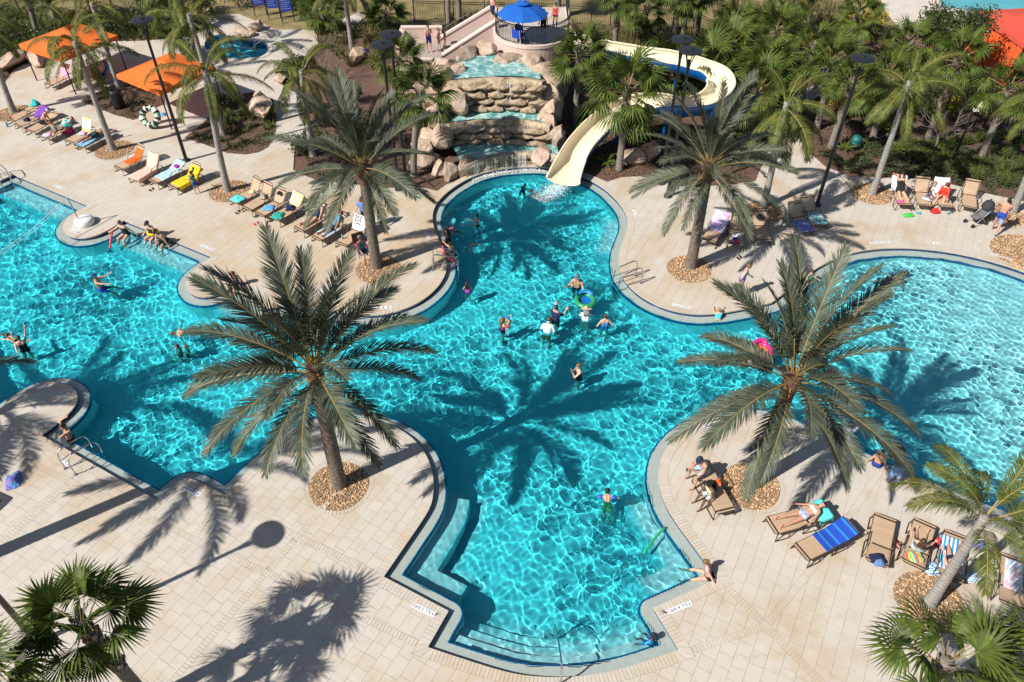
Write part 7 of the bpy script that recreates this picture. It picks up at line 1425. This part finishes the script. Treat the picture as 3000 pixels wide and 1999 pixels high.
def shrub(p, r, kind, label, n=900, s=.09, group='shrubs in the planting beds'):
    e = empty('shrub', px(*p) if len(p) == 2 else p, pl.uniform(0, 6), label, 'shrub', group); key = (kind, round(r, 1), pl.randrange(2))
    if key not in FOL:
        g = foliage(n, (r, r, r * .75), s); o = g.obj('foliage', {'dk': leaf_dk, 'md': leaf_md, 'yl': leaf_yl}[kind], e); FOL[key] = o.data
    else: link(bpy.data.objects.new('foliage', FOL[key]), e)
    g = G()
    for k in range(4): a = k * 1.57 + .3; g.tube([(0, 0, -.05), (.2 * r * math.cos(a), .2 * r * math.sin(a), .4 * r), (.45 * r * math.cos(a), .45 * r * math.sin(a), .85 * r)], [.03, .02, .008], 5)
    g.obj('stem', stem_m, e); return e
for p, r, k, l in (((2425, 285), .75, 'yl', 'yellow green shrub just right of the gate'), ((2465, 318), .85, 'yl', 'yellow green shrub left of the lamp post on the right'), ((2520, 340), .9, 'yl', 'bright yellow green shrub right of the lamp post'), ((2562, 372), .8, 'yl', 'yellow green shrub beside the feather palm trunk'), ((2066, 150), .9, 'yl', 'yellow shrub behind the twin lamps'), ((2780, 335), .9, 'yl', 'yellow green shrub in front of the right fence'), ((2905, 340), .85, 'yl', 'yellow green shrub left of the criss crossed palm'), ((2990, 352), .9, 'yl', 'yellow shrub at the right edge by the fence'),
    ((2600, 318), 1.25, 'dk', 'dark bush behind the yellow shrubs on the right'), ((2665, 330), 1.4, 'dk', 'large dark bush behind the feather palm'), ((2735, 318), 1.5, 'dk', 'dark bush before the red canopy'), ((2810, 300), 1.5, 'dk', 'tall dark bush left of the red canopy'), ((2550, 270), 1.2, 'dk', 'dark bush behind the right lamp post'), ((2640, 210), 1.3, 'md', 'green bush behind the middle fan palms'), ((2480, 110), 1.3, 'yl', 'bright yellow bush at the top edge'), ((2540, 90), 1.2, 'yl', 'second yellow bush at the top edge'), ((2880, 285), 1.2, 'dk', 'dark bush below the red canopy'),
    ((1950, 420), .7, 'md', 'leafy shrub above the boulders by the slide'), ((1935, 290), .8, 'md', 'green shrub inside the slide loop'), ((1890, 245), .9, 'dk', 'dark shrub inside the slide loop'), ((2040, 268), .9, 'dk', 'dark shrub under the slide loop'), ((2180, 420), .8, 'dk', 'dark shrub behind the right date palm'), ((2120, 440), .9, 'md', 'green shrub behind the right date palm'), ((2215, 470), .7, 'md', 'shrub beside the path behind the date palm'), ((1730, 330), .5, 'md', 'small shrub at the foot of the palm by the tower'), ((1690, 395), .5, 'md', 'low shrub between the rocks and the slide'),
    ((880, 210), .8, 'dk', 'dark shrub at the foot of the yellow feather palm'), ((840, 222), .7, 'dk', 'dark shrub at the bend of the path'), ((1020, 300), .9, 'dk', 'dark shrub behind the left date palm crown'), ((1090, 380), .8, 'md', 'green shrub below the left lamps'), ((940, 430), .9, 'dk', 'dark shrub at the edge of the bed by the path'), ((890, 445), .7, 'md', 'low green shrub where the path meets the deck'), ((780, 350), .6, 'md', 'green shrub right of the long boulder'), ((660, 320), .7, 'md', 'green agave like shrub in the mulch bed'), ((160, 150), 1.2, 'md', 'green bush behind the left canopy'), ((60, 130), 1.3, 'md', 'leafy bush at the top left'), ((300, 110), 1.2, 'dk', 'dark bush behind the two canopies'), ((400, 95), 1.3, 'dk', 'dark bush left of the spa pool'), ((480, 105), 1.1, 'md', 'green bush behind the black lamp post'), ((15, 190), .9, 'md', 'green plant at the left edge below the boulder'), ((880, 40), 1.1, 'md', 'green bush right of the information boards'), ((700, 20), 1.2, 'dk', 'dark bush behind the information boards'), ((590, 40), 1.2, 'md', 'green bush at the top behind the spa')): shrub(p, r, k, l, 1000 if r > 1 else 650, .13 if r > 1 else .10)
def fern(p, label, n=34, r=.75):
    e = empty('fern', px(*p), pl.uniform(0, 6), label, 'fern', 'ferns and low fan plants'); 
    for i in range(n // 2):
        a = i * 2.4; el = pl.uniform(.4, 1.2); g = G(); P = rachis_curve(r * pl.uniform(.8, 1.1), el, R(60), 7)
        for t in range(1, 8):
            for s in (-1, 1): leaf(g, P[t], (Vector((.6, s * 1, .05))).normalized(), Vector((0, 0, 1)), .17 * r * (1.2 - t / 9), .3)
        g.tube(P, [.01] * 7 + [.003], 4, False); o = g.obj('frond', mat('fern green', (.07, .12, .015), .5, col2=(.20, .24, .04), scale=3, trans=.2), e); o.rotation_euler = (0, 0, a)
for p, l in (((1775, 480), 'bright fern cluster left of the slim palm by the slide'), ((1860, 415), 'fern above the boulders beside the slide'), ((1700, 352), 'fern at the base of the palm beside the tower'), ((1672, 400), 'fern beside the slide curve'), ((2475, 440), 'small spiky plant near the lamp post'), ((2545, 428), 'spiky green plant right of the utility box'), ((2625, 440), 'spiky yellow green plant beside the feather palm trunk'), ((1720, 345), 'second fern at the palm beside the tower')): fern(p, l)
def scatter(poly, n):
    P = [px(*q).xy for q in poly]; lo = Vector((min(p.x for p in P), min(p.y for p in P))); hi = Vector((max(p.x for p in P), max(p.y for p in P))); C = np.array([(pl.uniform(lo.x, hi.x), pl.uniform(lo.y, hi.y)) for _ in range(n * 4)]); k = inpoly(C, [tuple(p) for p in P]); dk = inpoly(C, DECK)
    for b in BEDS.values(): dk &= ~inpoly(C, b)
    k &= ~dk; return C[k][:n]
def tufts(poly, n, h, m, name, blades=34):
    g = G()
    for x, y in scatter(poly, n):
        for b in range(blades):
            a = pl.uniform(0, 6.283); o = Vector((math.cos(a), math.sin(a), 0)); L = h * pl.uniform(.6, 1.2); sp = pl.uniform(.25, .9); p = Vector((x, y, -.05)) + o * .06; m1 = p + o * L * sp * .4 + Vector((0, 0, L * .75)); t = m1 + o * L * sp * .8 + Vector((0, 0, L * (.25 - sp * .5))); w = Vector((-o.y, o.x, 0)) * .014; k = len(g.v)
            g.v += [tuple(p - w), tuple(p + w), tuple(m1 + w), tuple(m1 - w), tuple(t)]; g.face(k, k + 1, k + 2, k + 3); g.face(k + 3, k + 2, k + 4)
    tag(g.obj(name, m), kind='stuff')
tufts([(900, 60), (1190, 60), (1190, 150), (1060, 220), (940, 150)], 90, .9, grass_m, 'ornamental_grass'); tufts([(1690, 95), (2060, 105), (2120, 170), (2060, 200), (1700, 150)], 130, .85, grass_m, 'ornamental_grass'); tufts([(2090, 20), (2480, 20), (2420, 200), (2100, 130)], 130, .9, grass_m, 'ornamental_grass'); tufts([(1290, 92), (1330, 40), (1460, 60), (1290, 110)], 20, .7, grass_m, 'ornamental_grass')
tufts([(-60, 40), (560, 60), (560, 110), (300, 118), (120, 165), (-60, 260)], 200, .8, grass_g, 'leafy_grass'); tufts([(880, 0), (1000, 0), (960, 90), (890, 80)], 50, .8, grass_g, 'leafy_grass'); tufts([(2640, 420), (3050, 390), (3050, 560), (2800, 520), (2640, 470)], 190, .5, grass_g, 'leafy_grass'); tufts([(560, 400), (700, 300), (800, 330), (800, 420), (700, 440)], 30, .45, grass_g, 'leafy_grass')
def cover(poly, n, hmax, m, name, s=.07, freq=.9, thr=-.05):
    g = G(); o = Vector((pl.uniform(0, 90), 0, 0))
    for x, y in scatter(poly, n):
        k = noise.noise(Vector((x * freq, y * freq, 0)) + o)
        if k < thr: continue
        z = hmax * min(1, (k - thr) * 2.2) * pl.random() ** .5; d = (rv() + Vector((0, 0, .7))).normalized(); leaf(g, Vector((x, y, z - .03)), d, rv(), s * pl.uniform(.7, 1.4), .4)
    tag(g.obj(name, m), kind='stuff')
cover([(2400, 450), (2500, 420), (2650, 430), (2800, 430), (3080, 450), (3080, 610), (2880, 562), (2700, 522), (2500, 514)], 26000, .5, cover_m, 'ground_cover'); cover([(2350, 370), (2520, 330), (2640, 400), (2560, 480), (2400, 450)], 5000, .3, cover_m, 'ground_cover', thr=.12); cover([(545, 404), (640, 330), (742, 270), (805, 340), (800, 412), (724, 453), (606, 426)], 7000, .3, cover_m, 'ground_cover', thr=.05); cover([(240, 296), (356, 240), (478, 262), (484, 302), (392, 352)], 3000, .3, cover_m, 'ground_cover', thr=.05)
cover([(864, 430), (1000, 380), (1240, 420), (1240, 545), (940, 530)], 7000, .3, cover_m, 'ground_cover', thr=.08); cover([(1660, 200), (1780, 300), (2200, 400), (2240, 500), (1980, 540), (1800, 500), (1700, 420)], 9000, .35, cover_m, 'ground_cover', thr=.1); cover([(2450, 60), (2840, 100), (2860, 250), (3050, 270), (3050, 340), (2700, 330), (2450, 230)], 7000, .5, leaf_dk, 'ground_cover', .12, .6, -.1)
cover([(-60, 20), (560, 30), (560, 112), (220, 140), (40, 205), (-60, 270)], 12000, .6, leaf_md, 'ground_cover', .11, .6, -.05)
# loose bark chips so the beds read as mulch
chip_m = mat('bark chip', (.16, .095, .065), .95, island=.6)
def chips(poly, n):
    g = G()
    for x, y in scatter(poly, n):
        a = pl.uniform(0, 6.28); d = Vector((math.cos(a), math.sin(a), pl.uniform(-.2, .3))).normalized(); p = Vector((x, y, pl.uniform(-.045, .025))); leaf(g, p, d, Vector((pl.gauss(0, .4), pl.gauss(0, .4), 1)), pl.uniform(.05, .11), .3)
    tag(g.obj('bark_chips', chip_m), kind='stuff')
chips([(864, 430), (1000, 380), (1260, 400), (1290, 545), (940, 530)], 9000); chips([(1660, 300), (1780, 300), (2200, 400), (2240, 500), (1980, 540), (1800, 525), (1700, 480)], 14000); chips([(2320, 360), (2520, 300), (2700, 400), (2650, 500), (2420, 480)], 9000)
for b in BEDS.values():
    C = np.array([(pl.uniform(min(p[0] for p in b), max(p[0] for p in b)), pl.uniform(min(p[1] for p in b), max(p[1] for p in b))) for _ in range(7000)]); C = C[inpoly(C, b)]; g = G()
    for x, y in C: a = pl.uniform(0, 6.28); leaf(g, Vector((x, y, pl.uniform(.008, .03))), Vector((math.cos(a), math.sin(a), pl.uniform(-.1, .25))).normalized(), Vector((pl.gauss(0, .4), pl.gauss(0, .4), 1)), pl.uniform(.05, .1), .3)
    tag(g.obj('bark_chips', chip_m), kind='stuff')
# bare trees and the leafy tree at the top right
def branch(g, p, d, L, r, depth):
    q = p + d * L; g.tube([p, p.lerp(q, .5) + rv() * L * .06, q], [r, r * .8, r * .6], 5, False)
    if depth:
        for _ in range(3 if depth > 1 else 4): branch(g, q if pl.random() < .6 else p.lerp(q, pl.uniform(.4, .9)), (d + rv() * .75 + Vector((0, 0, .15))).normalized(), L * pl.uniform(.55, .8), r * .58, depth - 1)
for p, h, l in (((955, 240), .95, 'bare grey shrub behind the left date palm'), ((2735, 440), .85, 'small bare tree beside the leaning fan palm')):
    e = empty('bare_tree', px(*p), 0, l, 'tree'); g = G(); g.tube([(0, 0, -.1), (.03, 0, h * .5), (0, .03, h)], [.06, .05, .04], 6); g.obj('trunk', twig_m, e); g = G()
    for k in range(6): a = k * 1.05; branch(g, Vector((0, .02, h * pl.uniform(.5, 1))), Vector((math.cos(a) * .7, math.sin(a) * .7, .8)).normalized(), .75 * h + .2, .026, 3)
    g.obj('branches', twig_m, e)
e = empty('leafy_tree', px(2745, 235), 0, 'leafy dark green tree in front of the red canopy at the top right', 'tree'); g = G(); g.tube([(0, 0, -.1), (.1, 0, 1.4), (0, .1, 2.6)], [.22, .17, .13], 8); br = []
for k in range(8):
    a = k * .785; d = Vector((math.cos(a), math.sin(a), pl.uniform(.4, 1.1))).normalized(); t = Vector((0, .1, 2.2 + .08 * k)); q = t + d * pl.uniform(1.1, 1.8); br.append(q); g.tube([t, t.lerp(q, .5) + rv() * .12, q], [.08, .055, .03], 5)
g.obj('trunk', stem_m, e); g = G()
for i in range(7500):
    c = br[i % 8]; d = rv(); q = c + d * pl.uniform(.2, 1.0); leaf(g, q, (d + rv()).normalized(), rv(), pl.uniform(.09, .16), .45)
g.obj('crown', leaf_dk, e)
# white water where the slide empties
spl = bpy.data.materials.new('white water spray'); spl.use_nodes = True; b_ = spl.node_tree.nodes['Principled BSDF']; b_.inputs['Base Color'].default_value = (.88, .93, .94, 1); b_.inputs['Roughness'].default_value = .4; b_.inputs['Alpha'].default_value = .55
g = G(); a = px(1668, 528, WZ); d0 = (px(1580, 590, WZ) - a)
for _ in range(3200):
    t = pl.random() ** 1.3; s = pl.gauss(0, .16 + .22 * t); p = a + d0 * t + Vector((-d0.y, d0.x, 0)).normalized() * s; p.z = WZ + .02 + abs(pl.gauss(0, .08 * (1 - t) + .006)); r = pl.uniform(.007, .022) * (1.1 - .6 * t); g.ell(p, (r * 1.6, r * 1.6, r), 5, 3)
tag(g.obj('slide_splash', spl), kind='stuff')
g = G()
for _ in range(700):
    x = pl.uniform(-2.0, 2.5); y = 35.6 - .13 * (x - .8) ** 2 + pl.gauss(0, .12); r = pl.uniform(.01, .03); g.ell(Vector((x, y, LEDGE_Z + .02 + abs(pl.gauss(0, .03)))), (r * 1.5, r * 1.5, r), 5, 3)
tag(g.obj('fall_splash', spl), kind='stuff')
